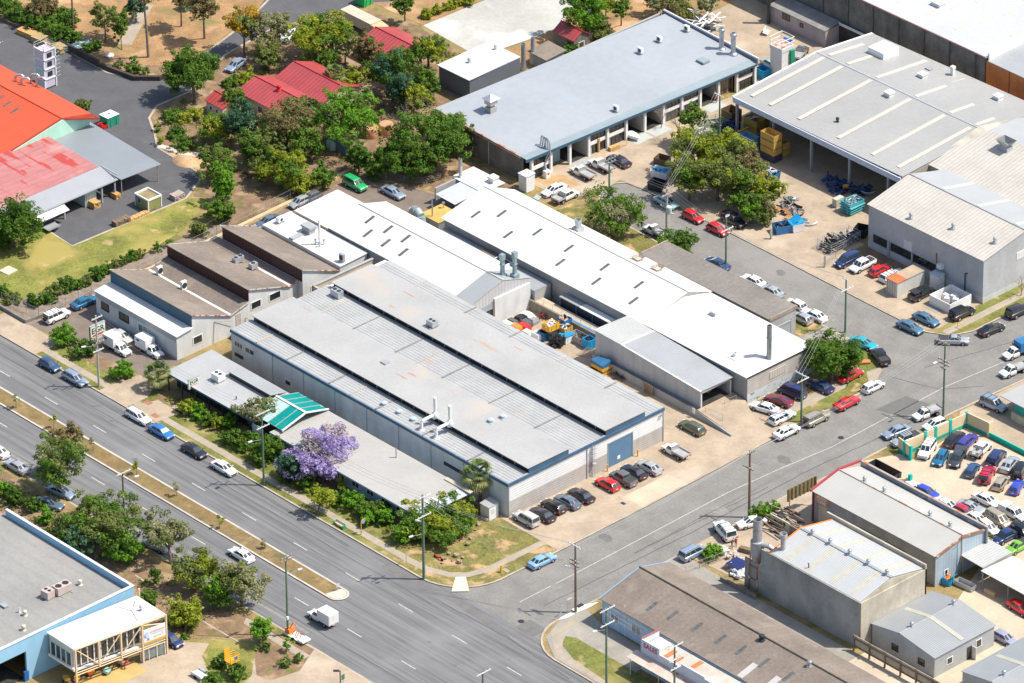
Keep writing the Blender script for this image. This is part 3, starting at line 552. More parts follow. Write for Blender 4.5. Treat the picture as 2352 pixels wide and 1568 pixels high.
# ---- low white flat roof, cream roof and the gabled workshop
T=thing("low_workshop","low workshop with bright white flat roof and a tall thin flue","building",(-40,-6,.12))
b_=MB();b_.box(-50,-9.25,.1,-31.2,-3.3,4.7);b_.part("wall",wall_white,T)
b_=MB();b_.slab((-50.3,-9.3,4.75),(-31.0,-9.3,4.75),(-31.0,-3.2,5.0),(-50.3,-3.2,5.0),.12);b_.part("roof",white_roof,T)
b_=MB();b_.box(-43.8,-9.2,4.8,-42.8,-3.3,5.02);b_.part("roof_walkway",trimg,T)
lip(T,-38.7,-7.0,4.9,9.4,.16,m_=white_pt,cone=False)
b_=MB()
for a,c in ((-39.3,-7.4),(-38.2,-6.5),(-38.1,-7.5),(-39.2,-6.6)):b_.lathe((a,c,4.8),[(.14,0),(.14,.7),(.2,.75),(.2,1.0)],8)
b_.part("vent_pipe",steel,T)
boxvent(T,-43.0,-5.6,5.0,1.9,1.3,1.2,m_=trimg)
T2=thing("low_workshop","pale cream shed roof against the white gable at the rear yard","building",(-45,1.5,.12))
b_=MB();b_.box(-49.1,-3.1,.1,-41.0,6.1,5.3);b_.part("wall",wall_cream,T2)
b_=MB();b_.slab((-49.4,-3.15,5.45),(-41,-3.15,5.45),(-41,6.4,5.75),(-49.4,6.4,5.75),.12);b_.part("roof",white_roof2,T2)
acunit(-48.7,-6.8,5.0,"white air conditioner near the outer corner of the bright white flat roof",1.3,.7,.8,1.57,white_pt,"wall")
acunit(-30.9-1,-8.1,4.9,"dark grey air conditioner at the inner end of the bright white flat roof",1.0,.5,1.3,0,galv_pl,"wall")
T=thing("gabled_workshop","long white gabled workshop with two tall square flues at its near end","workshop",(-23,3.4,.12))
b_=MB();extX(b_,[(-2.9,.1),(9.2,.1),(9.2,5.6),(3.6,7.35),(-2.9,5.6)],-40.8,-6.1);b_.part("wall",wall_grey,T)
b_=MB()
b_.slab((-40.9,-3.2,5.65),(-9.8,-3.2,5.65),(-9.8,3.6,7.5),(-40.9,3.6,7.5),.1);b_.slab((-9.8,3.6,7.5),(-40.9,3.6,7.5),(-40.9,9.6,5.65),(-9.8,9.6,5.65),.1)
b_.part("roof",white_roof,T)
b_=MB();b_.slab((-9.78,-3.2,5.63),(-5.9,-3.2,5.63),(-5.9,3.6,7.48),(-9.78,3.6,7.48),.1);b_.slab((-5.9,3.6,7.48),(-9.78,3.6,7.48),(-9.78,9.6,5.63),(-5.9,9.6,5.63),.1);b_.part("grey_roof_end",zinc_rib,T)
b_=MB();b_.tube((-40.9,3.6,7.52),(-5.9,3.6,7.50),.14,n=6);b_.part("ridge_cap",mat("ridge_cream",(.62,.58,.52),.5,n1=(1,.1)),T)
b_=MB();extX(b_,[(-3.3,3.9),(9.4,5.0),(9.4,5.55),(3.6,7.3),(-3.3,5.5)],-6.1,-5.95);b_.part("gable_cladding",mat("gable_grey",(.47,.47,.46),.6,n1=(.3,.1),rib=('Y',.7,.1,.02)),T)
b_=MB();b_.box(-6.1,1.5,.1,-5.6,9.3,4.9);b_.part("white_panel_wall",wall_white,T)
b_=MB();b_.box(-6.1,-3.0,3.1,-5.9,1.4,4.2);b_.part("roller_door",greydoor,T)
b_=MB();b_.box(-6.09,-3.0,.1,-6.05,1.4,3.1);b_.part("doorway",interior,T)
for x,y,hh in ((-7.9,5.3,3.7),(-6.6,6.8,4.1)):
 b_=MB();b_.box(x-.55,y-.55,6.0,x+.55,y+.55,7.15);b_.box(x-.27,y-.27,7.1,x+.27,y+.27,7.1+hh-.9);b_.box(x-.38,y-.38,8.9,x+.38,y+.38,9.05)
 b_.box(x-.38,y-.38,7.0+hh-.9,x+.38,y+.38,7.1+hh);b_.part("flue",mat("flue_blue_zinc",(.33,.42,.43),.4,.4,n1=(1,.2)),T)
for i,(x,y) in enumerate(((-36.3,1.9),(-31.8,1.9),(-27.5,1.9),(-34.0,-.6),(-29.6,-.6),(-25.3,-.6))):
 z=5.65+(y+3.2)/6.8*1.85;b_=MB()
 b_.slab((x-.28,y-1.0,z-.27+.04),(x+.28,y-1.0,z-.27+.04),(x+.28,y+1.0,z+.27+.04),(x-.28,y+1.0,z+.27+.04),.05);b_.part("skylight",skyl,T)
# flat grey link roofs between the two white sheds
T=thing("link_shed","narrow flat grey shed squeezed between the two long white roofs","shed",(-18,11.5,.12))
b_=MB();b_.box(-30.4,9.7,.1,-5,13.2,3.3);b_.part("wall",wall_grey,T)
b_=MB();b_.box(-30.5,9.65,3.3,-5,13.3,3.45);b_.part("roof",mat("flat_zinc",(.34,.36,.37),.5,.2,n1=(.3,.12)),T)
b_=MB();b_.box(-20.5,10.2,3.45,-17.5,13.2,3.62);b_.part("dark_cover",asb,T)
b_=MB();b_.box(-17.2,10.4,3.45,-14.0,13.2,3.7);b_.part("roof_frame",white_pt,T);b_=MB();b_.box(-16.9,10.7,3.7,-14.3,12.9,3.74);b_.part("dark_glass",glass,T)
# ---- 3 biggest white shed
T=thing("white_warehouse","longest white-roofed warehouse running between the yard and the back street","warehouse",(5,20,.12))
b_=MB();extX(b_,[(13.6,.1),(28,.1),(28,5.0),(22.9,7.05),(13.6,5.0)],-31,17);b_.part("wall",wall_grey,T)
b_=MB();b_.slab((-31.4,13.1,5.05),(17,13.1,5.05),(17,22.9,7.2),(-31.4,22.9,7.2),.1);b_.slab((17,22.9,7.2),(-31.4,22.9,7.2),(-30.0,28.4,5.1),(17,28.4,5.1),.1);b_.part("roof",white_roof,T)
b_=MB();b_.tube((-31.4,22.9,7.22),(17,22.9,7.22),.12,n=6);b_.part("ridge_cap",mat("ridge_cream",(.6,.6,.6)),T)
T3=thing("white_warehouse","white-roofed warehouse end with ribbed siding and a very tall dark flue","warehouse",(29,20,.12))
b_=MB();b_.box(17.1,13.4,.1,40.2,27.6,5.0);b_.part("wall",wall_grey,T3)
b_=MB();ze=5.15;A_,B_=(17.05,21.8,6.7),(35.2,21.8,6.7)
b_.slab((17.05,13.0,ze),(40.4,13.0,ze),B_,A_,.1);b_.slab(B_,A_,(17.05,27.9,ze),(40.4,27.9,ze),.1)
b_.add([(40.4,13.0,ze),(40.4,27.9,ze),B_,(40.4,13.0,ze-.1),(40.4,27.9,ze-.1),(35.2,21.8,6.6)],[(0,1,2),(5,4,3),(0,3,4,1)]);b_.part("roof",white_roof,T3)
b_=MB();b_.box(40.2,13.35,1.9,40.3,27.65,4.9);b_.part("ribbed_siding",wall_sid2,T3)
b_=MB();b_.box(40.2,13.35,.1,40.3,27.65,1.9);b_.part("graffiti_base",mat("graffiti_base",(.50,.53,.53),.7,n1=(.4,.1),spots=[(1.3,.58,(.16,.22,.24),.03)]),T3)
b_=MB();b_.box(40.3,13.2,4.9,40.45,27.8,5.12);b_.part("gutter",darkst,T3)
b_=MB();b_.box(40.3,18.2,2.7,40.36,21.9,4.1)
for k in range(7):b_.box(40.36,18.3+k*.55,2.7,40.4,18.38+k*.55,4.1)
b_.part("boarded_window",mat("board_cream",(.52,.47,.40),.7,n1=(.6,.1)),T3)
lip(T3,39.0,19.4,5.1,11.6,.42,m_=mat("dull_zinc",(.30,.32,.33),.4,.5,n1=(1,.25)),cone=False)
lip(T3,34.9,15.9,5.5,6.3,.35,m_=white_pt,cone=False)
b_=MB();b_.box(34.0,15.0,5.42,35.8,16.8,5.6);b_.part("patch",white_roof2,T3)
boxvent(T3,24.4,21.6,6.65,1.1,.8,.6)
for x,y in ((-27.1,17.0),(-23.6,19.6),(-18.6,16.4),(-15,19.6),(-7.5,19.6),(1.0,19.6),(9,19.6),(-6.0,16.3),(2.5,16.3),(11.2,16.3)):
 z=5.05+(y-13.1)/9.8*2.15+.04;b_=MB();b_.slab((x-.26,y-1.0,z-.22),(x+.26,y-1.0,z-.22),(x+.26,y+1.0,z+.22),(x-.26,y+1.0,z+.22),.05);b_.part("skylight",skyl,T)
b_=MB();b_.box(-11.4,24.0,6.3,-10.0,25.4,7.2);b_.lathe((-10.7,24.7,7.15),[(.5,0),(.5,.9),(.62,.95),(.62,1.5),(.5,1.5),(.5,1.0)],14);b_.part("roof_fan",galv_pl,T,smooth=35)
for x in (2.9,7.4):
 b_=MB();b_.box(x-.5,24.8,5.6,x+.5,25.9,6.5);b_.add([(x-.5,24.8,6.5),(x+.5,24.8,6.5),(x+.5,25.9,6.5),(x-.5,25.9,6.5),(x-.85,24.45,7.0),(x+.85,24.45,7.0),(x+.85,26.25,7.0),(x-.85,26.25,7.0)],[(0,1,5,4),(1,2,6,5),(2,3,7,6),(3,0,4,7),(4,5,1,0),(5,6,2,1),(6,7,3,2),(7,4,0,3)])
 b_.part("roof_vent",mat("vent_cream",(.62,.55,.46),.6,n1=(1,.1)),T)
b_=MB()
for x0_,x1_ in ((-29,-10),(-10,6),(6,17)):b_.box(x0_,13.5,4.7,x1_-.1,13.6,4.9)
b_.part("gutter",trimg,T)
# awning along its yard side, over a sunken lane
T=thing("awning","long white-topped lean-to awning on the yard side of the longest white warehouse","awning",(4,13,.12))
b_=MB();b_.box(-1.5,11.8,2.95,3.3,13.3,3.08);b_.part("grey_sheets",zinc_rib,T);b_=MB();b_.box(3.3,11.8,2.96,10.2,13.3,3.09);b_.part("white_sheets",white_pt,T)
for x in (-1.4,2.4,6.2,10):b_=MB();b_.tube((x,11.9,.1),(x,11.9,2.95),.05);b_.part("post",mat("post_blue",(.06,.2,.4)),T)
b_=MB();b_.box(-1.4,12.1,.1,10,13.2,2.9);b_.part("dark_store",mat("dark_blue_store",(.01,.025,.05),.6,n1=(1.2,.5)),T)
# ---- 4 brown flat building on the back street
T=thing("brick_store","low store with a weathered brown roof along the back street","building",(15,31,.12))
b_=MB();b_.prism([(.6,28.5),(30.2,28.5),(30.2,34.2),(.6,34.2)],.1,[5.0,5.1,5.45,5.1]);b_.part("wall",wall_grey,T)
b_=MB();b_.slab((.4,28.4,5.15),(30.1,28.4,5.25),(30.1,34.4,5.6),(.4,34.4,5.25),.12);b_.part("roof",asb_grey,T)
b_=MB();b_.box(.2,28.5,4.8,.45,34.5,5.5);b_.box(30.1,28.3,5.1,30.35,34.4,5.7);b_.part("parapet",mat("brown_parapet",(.34,.27,.22),.8,n1=(.5,.3)),T)
b_=MB();b_.box(30.2,30.0,.1,30.28,33.0,3.3);dd=b_.part("roller_door",greydoor,T);b_=MB();b_.box(30.2,29.8,.1,30.33,30,3.5);b_.box(30.2,33,.1,30.33,33.2,3.5);b_.box(30.2,29.8,3.3,30.34,33.2,3.5);b_.part("door_frame",trimg,dd)
# ---- 5 tall carport shed with ramp
T=thing("carport_shed","tall grey shed with an open dark end at the top of a concrete ramp","shed",(25,9,.12))
b_=MB();b_.prism([(13.6,5.6),(19.5,5.9),(37.2,6.1),(37.2,6.3),(19.5,6.1),(13.6,5.8)],.1,[5.5,5.1,4.1,4.1,5.1,5.5]);b_.part("side_wall",mat("pale_grey_panel",(.46,.46,.45),.7,n1=(.3,.08),rib=('X',2.4,.08,.01),grime=.15),T)
b_=MB();b_.box(13.6,5.8,.1,13.8,12.3,5.3);b_.box(13.8,12.3,.1,37,12.5,4.0);b_.box(20,6.4,.1,20.2,12.2,4.0);b_.part("back_wall",wall_grey,T)
b_=MB();b_.slab((13.4,5.4,5.7),(19.5,5.7,5.3),(19.9,12.6,5.3),(13.9,12.5,5.7),.1);b_.part("ribbed_roof",grey_ribY,T)
b_=MB();b_.slab((19.5,5.8,5.28),(37.4,5.9,4.3),(37.7,12.9,4.3),(19.9,12.7,5.28),.1);b_.part("roof",zinc_rib,T)
b_=MB();b_.slab((19.4,5.7,5.33),(37.5,5.75,4.36),(37.5,5.98,4.36),(19.4,5.93,5.33),.12);b_.slab((19.3,5.8,5.36),(19.65,5.8,5.36),(20,12.6,5.36),(19.7,12.6,5.36),.08);b_.part("gutter",trimw,T)
b_=MB();b_.box(37.2,6.1,3.7,37.35,12.7,4.2);b_.part("header",trimg,T)
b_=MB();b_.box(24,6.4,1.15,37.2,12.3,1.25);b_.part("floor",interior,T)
b_=MB();b_.box(37.1,6.05,.1,37.35,6.25,4.1);b_.box(37.1,12.5,.1,37.35,12.7,4.1);b_.part("post",trimw,T)
b_=MB();b_.prism([(37.3,5.1),(45.2,4.9),(45.2,10.5),(40.2,13.1),(37.3,13.1)],.1,[1.2,.16,.16,.9,1.2]);b_.struct("ramp",conc_tan)
b_=MB();b_.prism([(13.8,4.75),(36.8,4.75),(45.6,4.55),(45.6,4.85),(36.8,5.05),(13.8,5.05)],.1,[1.5,1.5,.45,.45,1.5,1.5]);b_.solo("retaining_wall",wall_grey,"low sloping concrete wall along the side of the ramp","wall")
# ---- 6 long pale-blue-roofed row of units
T=thing("factory_units","long row of units under a pale blue-grey roof with open bays facing the yard","building",(-47,63,.12))
b_=MB();b_.prism([(-58.6,37.4),(-38.0,37.4),(-38.0,37.8),(-58.6,37.8)],.1,[5.4,4.7,4.7,5.4]);b_.part("end_wall",wall_block,T)
b_=MB();b_.box(-59,37.8,.1,-58.6,89.7,5.3);b_.box(-58.6,89.5,.1,-35.4,89.8,4.6);b_.box(-42.6,37.8,.1,-42.3,89.5,4.6);b_.part("wall",wall_grey,T)
b_=MB();b_.slab((-59.4,36.9,5.75),(-37.7,37.0,4.95),(-36.4,89.6,4.7),(-57.6,89.6,5.6),.12);b_.part("roof",blue_roof,T)
b_=MB();b_.slab((-37.9,37.0,5.0),(-36.3,37.0,4.93),(-34.9,89.6,4.43),(-36.5,89.6,4.75),.1);b_.part("edge_strip",blue_strip,T)
b_=MB();b_.prism([(-36.5,36.9),(-36.3,36.9),(-34.9,89.7),(-35.1,89.7)],[4.35,4.35,3.95,3.95],[4.9,4.9,4.4,4.4]);b_.part("fascia",navy,T)
b_=MB();b_.prism([(-58.4,89.7),(-34.9,89.7),(-34.9,90.0),(-58.4,90.0)],[5.0,4.0,4.0,5.0],[6.0,5.3,5.3,6.0]);b_.part("parapet",mat("slate_parapet",(.14,.17,.24),.6,n1=(.5,.1)),T)
b_=MB();b_.prism([(-58.4,89.98),(-34.9,89.98),(-34.9,90.2),(-58.4,90.2)],[5.95,5.25,5.25,5.95],[6.05,5.35,5.35,6.05]);b_.part("parapet_cap",trimw,T)
b_=MB();b_.prism([(-58.6,36.8),(-37.8,36.8),(-37.8,37.1),(-58.6,37.1)],[5.5,4.8,4.8,5.5],[5.95,5.1,5.1,5.95]);b_.part("rusted_capping",mat("brick_cap",(.38,.30,.25),.8,n1=(.8,.3),spots=[(.8,.52,(.36,.13,.07),.04)]),T)
kinds="wobbggoogggobg"
kinds=["g","t","o","g","g","o","o","g","g","o","d","g"]
for k in range(13):
 y=38.6+4.27*k;xf=-36.6+(y-37)/53*1.3
 b_=MB();b_.box(xf-.55,y-.22,.1,xf-.05,y+.22,4.3);b_.part("pier",white_pt,T)
 if k==12:break
 kd=kinds[k];ya,yb=y+.22,y+4.05;xr=xf-.35
 if kd=="g":
  winX(T,xr-.1,ya+.1,yb-.1,2.75,3.95,4,fm=darkst);winX(T,xr-.1,ya+.9,yb-.1,.25,1.9,3,fm=darkst)
  b_=MB();b_.box(xr-.2,ya,1.95,xr+.1,yb,2.6);b_.part("spandrel",white_pt,T)
  b_=MB();b_.box(xr-.35,ya,.1,xr-.15,yb,4.3);b_.part("bay_wall",wall_grey,T)
 elif kd=="t":
  b_=MB();b_.box(xr-2.2,ya,.1,xr-2,yb,4.2);b_.part("bay_wall",mat("blue_grey_panel",(.26,.38,.42),.6,n1=(.5,.1)),T)
 elif kd=="d":
  winX(T,xr-.6,ya+.1,yb-.1,.3,3.2,3,fm=woody);b_=MB();b_.box(xr-.9,ya,.1,xr-.7,yb,4.2);b_.part("bay_wall",interior,T)
 else:
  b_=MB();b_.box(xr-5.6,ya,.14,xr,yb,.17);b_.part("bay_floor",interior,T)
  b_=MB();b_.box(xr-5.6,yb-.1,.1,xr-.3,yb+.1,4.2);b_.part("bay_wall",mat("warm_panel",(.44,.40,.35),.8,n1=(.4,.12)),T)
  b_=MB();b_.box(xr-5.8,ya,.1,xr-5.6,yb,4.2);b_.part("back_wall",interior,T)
  b_=MB();b_.box(xf-.1,ya,.13,xf+2.3,yb,.16);b_.part("door_apron",mat("pale_apron",(.42,.45,.43),.8,n1=(.6,.1)),T)
for x,y,lb in ((-38.4,59.6,"white air conditioner near the yard edge of the pale blue roof"),(-50.2,76.6,"white air conditioner in the middle of the pale blue roof"),(-51,81.9,"white air conditioner just beyond the middle one on the pale blue roof"),(-50.6,88.1,"white air conditioner against the far parapet of the pale blue roof")):
 acunit(x,y,5.0 if x>-40 else 5.4,lb,1.05,.5,.95,0,white_pt,"wall","air conditioners on the pale blue roof")
b_=MB();x,y,z=-52.3,43.6,5.5
b_.box(x-.7,y-.7,z-.2,x+.7,y+.7,z+.9);b_.part("vent_base",trimg,T)
b_=MB();b_.box(x-.45,y-.45,z+.9,x+.45,y+.45,z+1.5);b_.part("vent_neck",woody,T)
b_=MB();b_.box(x-.8,y-.8,z+1.5,x+.8,y+.8,z+2.5);b_.add([(x-1.15,y-1.15,z+2.5),(x+1.15,y-1.15,z+2.5),(x+1.15,y+1.15,z+2.5),(x-1.15,y+1.15,z+2.5),(x,y,z+3.3)],[(3,2,1,0),(0,1,4),(1,2,4),(2,3,4),(3,0,4)]);b_.part("roof_ventilator",galv_pl,T)
for x,y in ((-42.3,88.4),(-39.6,88.6)):lip(T,x,y,5.0,9.0,.42)
b_=MB();b_.box(-42,82,5.0,-40.2,83.6,5.35);b_.part("roof_hatch",blue_strip,T)
for k in range(3):
 xx=-38.4+.5*k;b_=MB();b_.path([(xx-.2,42.3,4.85),(xx,42.3,6.6),(xx+.5,42.3,6.9),(xx+1.0,42.3,6.3),(xx+1.3,42.2,4.0),(xx+1.3-.3*k,41.6,2.4),(-36.0+.2*k,40.9,.8)],.13,8);b_.part("duct_pipe",steel,T,smooth=40)
b_=MB();b_.box(-36.3,40.7,.1,-35.5,41.7,1.5);b_.part("notice_board",white_pt,T);b_=MB();b_.tube((-35.5,41.2,1.0),(-35.47,41.2,1.0),.22,n=12);b_.part("notice_disc",redp,T)
b_=MB();b_.path([(-58.6,37.2,4.9),(-38,37.2,4.5)],.05,5);b_.tube((-46,37.25,.2),(-46,37.25,4.4),.05);b_.tube((-50,37.25,1.2),(-50,37.25,4.4),.05);b_.part("conduit",trimw,T)
# ---- dust cyclone tower behind it
T=thing("dust_tower","white filter tower with a railed top behind the pale blue roof","tower",(-34.0,95.0,.12))
x,y=-34.5,95.3
b_=MB();b_.box(x-1.4,y-1.4,.1,x+1.4,y+1.4,5.6);b_.part("cabinet",white_pt,T)
b_=MB();b_.box(x-1.5,y-1.5,5.6,x+1.5,y+1.5,6.3);b_.part("rim",trimw,T);b_=MB();b_.box(x-1.3,y-1.3,6.3,x+1.3,y+1.3,6.34);b_.part("rusty_top",mat("rust_top",(.55,.42,.35),.8,spots=[(1.2,.5,(.5,.18,.12),.04)]),T)
b_=MB()
for a in (-1.4,1.4):
 for c in (-1.4,1.4):b_.tube((x+a,y+c,6.2),(x+a,y+c,7.8),.05)
for z in (7.0,7.8):
 q=[(x-1.5,y-1.5,z),(x+1.5,y-1.5,z),(x+1.5,y+1.5,z),(x-1.5,y+1.5,z),(x-1.5,y-1.5,z)];b_.path(q,.06,6)
b_.part("railing",trimw,T)
b_=MB();b_.box(x+1.4,y+.5,1.5,x+1.8,y+1.4,5.5);b_.part("green_duct",grn,T)
# ---- 7 pale grey warehouse with cream strips
T=thing("warehouse","wide pale grey warehouse roof crossed by cream skylight strips","warehouse",(-6,92,.12))
b_=MB();b_.slab((-26.2,75.5,6.5),(13.2,75.9,6.6),(13.2,95.6,7.85),(-26.2,95.4,7.8),.14);b_.slab((13.2,95.6,7.85),(-26.2,95.4,7.8),(-26.2,109,6.5),(13.2,110,6.6),.14);b_.part("roof",roof_A,T)
b_=MB();b_.slab((-26.3,95.2,7.86),(13.3,95.4,7.91),(13.3,95.9,7.91),(-26.3,95.7,7.86),.05);b_.part("ridge_cap",trimg,T)
b_=MB();b_.box(-26.3,75.3,5.5,13.3,75.5,6.52);b_.part("fascia",mat("fascia_bluewhite",(.52,.56,.64),.6,n1=(.3,.06)),T)
b_=MB();b_.slab((-26.5,75.3,6.6),(-26.2,75.3,6.6),(-26.2,95.4,7.9),(-26.5,95.4,7.9),.3);b_.slab((-26.5,95.4,7.9),(-26.2,95.4,7.9),(-26.2,109,6.6),(-26.5,109,6.6),.3);b_.part("barge_board",white_pt,T)
for k,x in enumerate((-24.0,-19.6,-12.7,-3.4,4.6,10.6)):
 b_=MB();s1=1.3/19.9;w_=.42
 b_.slab((x-w_,77.5,6.5+2*s1+.16),(x+w_,77.5,6.5+2*s1+.16),(x+w_,94.8,7.85),(x-w_,94.8,7.85),.05)
 b_.slab((x-w_,96.1,7.84),(x+w_,96.1,7.84),(x+w_,104.5 if k<2 else 108.3,6.98 if k<2 else 6.68),(x-w_,104.5 if k<2 else 108.3,6.98 if k<2 else 6.68),.05);b_.part("skylight_strip",skyl_cream,T)
b_=MB();b_.box(-26,84,-1,13,84.3,6.6);b_.part("inner_wall",wall_stain,T)  # dark wall tone stands in for shade under the roof
b_=MB();extX(b_,[(76,-1),(109.5,-1),(109.5,6.3),(95.6,7.6),(76,6.4)],12.9,13.15);b_.part("end_wall",wall_conc,T)
b_=MB();b_.box(-26,109,-1,13,109.3,6.3);b_.box(-26.1,90,-1,-25.9,109,6.6);b_.part("wall",wall_conc,T)
for x in (-25.8,-17,-8,1,10,12.8):b_=MB();b_.box(x-.2,75.7,-1,x+.2,76.1,6.4);b_.part("column",mat("column_grey",(.3,.3,.32)),T)
for k,x in enumerate((-20,-12,-4,4)):
 b_=MB();b_.box(x,83.92,-1,x+4.2,83.98,4.0);b_.part("doorway",interior if k % 2 else dark_red,T)
b_=MB();b_.box(-20.9,102.4,6.8,-17.2,106.2,8.3);b_.part("plant_box",white_pt,T)
for x,y,z in ((-8.3,102.8,7.2),(-6.8,93.2,7.75),(5.7,106.7,6.95)):boxvent(T,x,y,z,1.2,1.2,.7)
boxvent(T,-5.8,107.6,6.9,.6,.6,1.5);boxvent(T,-9.8,106.0,6.85,1.0,.8,.3,m_=galv_pl);whirly(T,-7.3,81.3,6.9,.28,m_=darkst)
T.location=T.location+Vector((1.2,-1.1,.95))
# ---- 8 huge concrete warehouse at the top right
T=thing("concrete_warehouse","huge warehouse with dark stained concrete wall and white-grey roof","warehouse",(-40,130,.12))
b_=MB();b_.box(-75,112.3,.1,-2.6,175,9.8);b_.part("wall",wall_stain,T)
b_=MB();b_.slab((-75,112.2,9.9),(-2.2,112.2,9.9),(-2.2,135,11.2),(-75,135,11.2),.15);b_.slab((-2.2,135,11.2),(-75,135,11.2),(-75,175,9.5),(-2.2,175,9.5),.15);b_.part("roof",roof_W,T)
for x in np.arange(-72,-3,6.1):b_=MB();b_.box(x,112.1,.1,x+.25,112.28,9.6);b_.part("wall_pier",mat("pier_dark",(.13,.12,.11),.9,n1=(.5,.3)),T)
b_=MB();b_.box(-75,112.0,9.72,-2.2,112.2,9.95);b_.part("capping",mat("pink_capping",(.30,.18,.17)),T)
rng=random.Random(5)
for i in range(5):
 for j in range(3):
  x=-34+i*7+j*1.5;y=115.5+j*4.6;z=9.9+(y-112.2)/22.8*1.3+.03
  b_=MB();b_.slab((x,y,z),(x+.7,y,z),(x+.7,y+2.6,z+.15),(x,y+2.6,z+.15),.04);b_.part("skylight",skyl_cream,T)
boxvent(T,-20.8,119.8,10.3,1.8,1.6,.7)
T=thing("lean_to","low pinkish rendered lean-to built against the stained concrete wall","building",(-42,110,.12))
b_=MB();b_.box(-50.5,108.3,.1,-36.8,112.0,3.3);b_.part("wall",mat("pink_render",(.42,.36,.36),.85,n1=(.4,.1),grime=.2),T)
b_=MB();b_.slab((-50.6,108.1,3.35),(-36.7,108.1,3.35),(-36.7,112.0,3.9),(-50.6,112.0,3.9),.1);b_.part("roof",mat("stained_top",(.25,.24,.22),.9,n1=(.5,.3)),T)
winY(T,108.3,-47.3,-45.6,1.9,3.0,2,fm=darkst);winY(T,108.3,-43.0,-42.3,1.9,2.6,1,fm=darkst)
b_=MB();b_.box(-36.7,111.6,.1,-26.5,112.0,3.4);b_.part("doorway",interior,T);b_=MB();b_.box(-36.7,111.5,3.4,-26.5,111.6,3.9);b_.part("lintel",trimw,T)
b_=MB();b_.tube((-50,107.5,.1),(-50,107.5,7),.35);b_.part("flue",darkst,T)
T=thing("orange_warehouse","warehouse with an orange painted wall and ribbed zinc roof","warehouse",(10,130,.12))
b_=MB();b_.box(-2.4,112.4,.1,45,150,9.1);b_.part("wall",wall_orange,T)
b_=MB();b_.slab((-2.0,112.3,9.25),(45,112.3,9.25),(45,150,10.2),(-2.0,150,10.2),.12);b_.part("roof",zinc_rib,T)
b_=MB()
for x in (3,9,15):b_.box(x,112.3,.1,x+.12,112.4,9.1)
b_.part("wall_joint",mat("joint_brown",(.25,.09,.04)),T)
b_=MB();b_.box(-2.2,112.6,9.2,-1.9,134,10.6);b_.part("upstand",trimw,T)
# ---- 9 grey concrete workshop at the right
T=thing("grey_workshop","large workshop with grey concrete wall facing parked cars and cream ridged roof","workshop",(31,72,.12))
xa,xb,yf=17.9,43.9,63.3
b_=MB();extX(b_,[(yf,.1),(81,.1),(81,8.0),(72.9,9.9),(yf,8.1)],xa,xb);b_.part("wall",mat("bluegrey_concrete",(.42,.42,.43),.8,n1=(.18,.14),n2=(2,.08),grime=.2),T)
b_=MB();b_.slab((xa-.2,yf-.25,8.2),(xb+.15,yf-.25,8.2),(xb+.15,72.9,10.1),(xa-.2,72.9,10.1),.12);b_.part("cream_roof",cream_roof,T)
b_=MB();b_.slab((xb+.15,72.9,10.1),(xa-.2,72.9,10.1),(xa+.6,81,8.2),(xb+.15,81,8.2),.12);b_.part("grey_roof",mat("smooth_grey_roof",(.36,.37,.37),.5,n1=(.2,.06)),T)
b_=MB();b_.tube((xa-.2,72.9,10.12),(xb+.15,72.9,10.12),.12,n=6);b_.part("ridge_cap",trimg,T)
for x in (24.5,32.5,41):b_=MB();b_.slab((x,73.4,10.04),(x+.9,73.4,10.04),(x+.9,80.8,8.3),(x,80.8,8.3),.05);b_.part("skylight_strip",skyl_cream,T)
for x,y in ((26.4,64.4),(34,66.4),(42.2,67.6)):whirly(T,x,y,8.45+(y-yf)*.2,.3)
for x0_,x1_,n in ((19.2,22.4,2),(23.2,27.8,3),(28.3,34.0,3)):winY(T,yf,x0_,x1_,1.7,3.0,n,fm=darkst)
b_=MB();b_.box(26.0,yf-.05,3.3,27.9,yf,4.9);b_.part("wall_patch",wall_white,T)
b_=MB();b_.box(xa,yf-.06,8.0,xb+.05,yf,8.15);b_.part("rusted_capping",mat("red_cap",(.32,.12,.10)),T)
b_=MB();b_.box(22.55,yf-.35,.1,22.95,yf,3.2);b_.box(27.9,yf-.2,.1,28.2,yf,3.2);b_.part("buttress",wall_grey,T)
b_=MB();b_.box(17.9,yf-.03,.1,xb,yf-.001,1.3);b_.box(xb,yf,.1,xb+.03,81,1.1);b_.part("base_band",mat("pale_base",(.50,.50,.48),.8,n1=(.3,.1),grime=.2),T)
b_=MB();b_.tube((33.5,yf-.12,1.6),(33.5,yf-.12,5.0),.09);b_.tube((33.5,yf-.12,5.0),(33.3,yf,5.3),.09);b_.part("rusty_pipe",rustm,T)
b_=MB();b_.tube((40,yf-.15,.5),(40,yf-.15,4.2),.1);b_.tube((40,yf-.15,4.2),(40.5,yf,4.4),.1);b_.part("black_pipe",darkst,T)
b_=MB();b_.box(34.2,yf-.8,3.1,35.2,yf,3.9);b_.part("wall_cooler",trimw,T)
b_=MB();b_.box(xb,71,5.2,xb+.05,81,6.6)
for k in range(20):b_.box(xb+.05,71.1+k*.5,5.3+.0*k,xb+.09,71.2+k*.5,6.5)
b_.part("wall_vent",trimw,T)
T=thing("cream_shed","second cream ridged roof stepping up behind the grey workshop","workshop",(30,90,.12))
b_=MB();extX(b_,[(81.1,.1),(106,.1),(106,7.2),(94,9.6),(81.1,7.2)],13.6,46);b_.part("wall",wall_conc,T)
b_=MB();b_.slab((13.4,81.1,7.4),(46,81.1,7.4),(46,94,9.9),(16,94,9.9),.12);b_.part("roof",cream_roof,T)
b_=MB();b_.slab((46,94,9.9),(16,94,9.9),(13.4,106,7.4),(46,106,7.4),.12);b_.part("grey_roof",mat("smooth_grey_roof",(.36,.37,.37)),T)
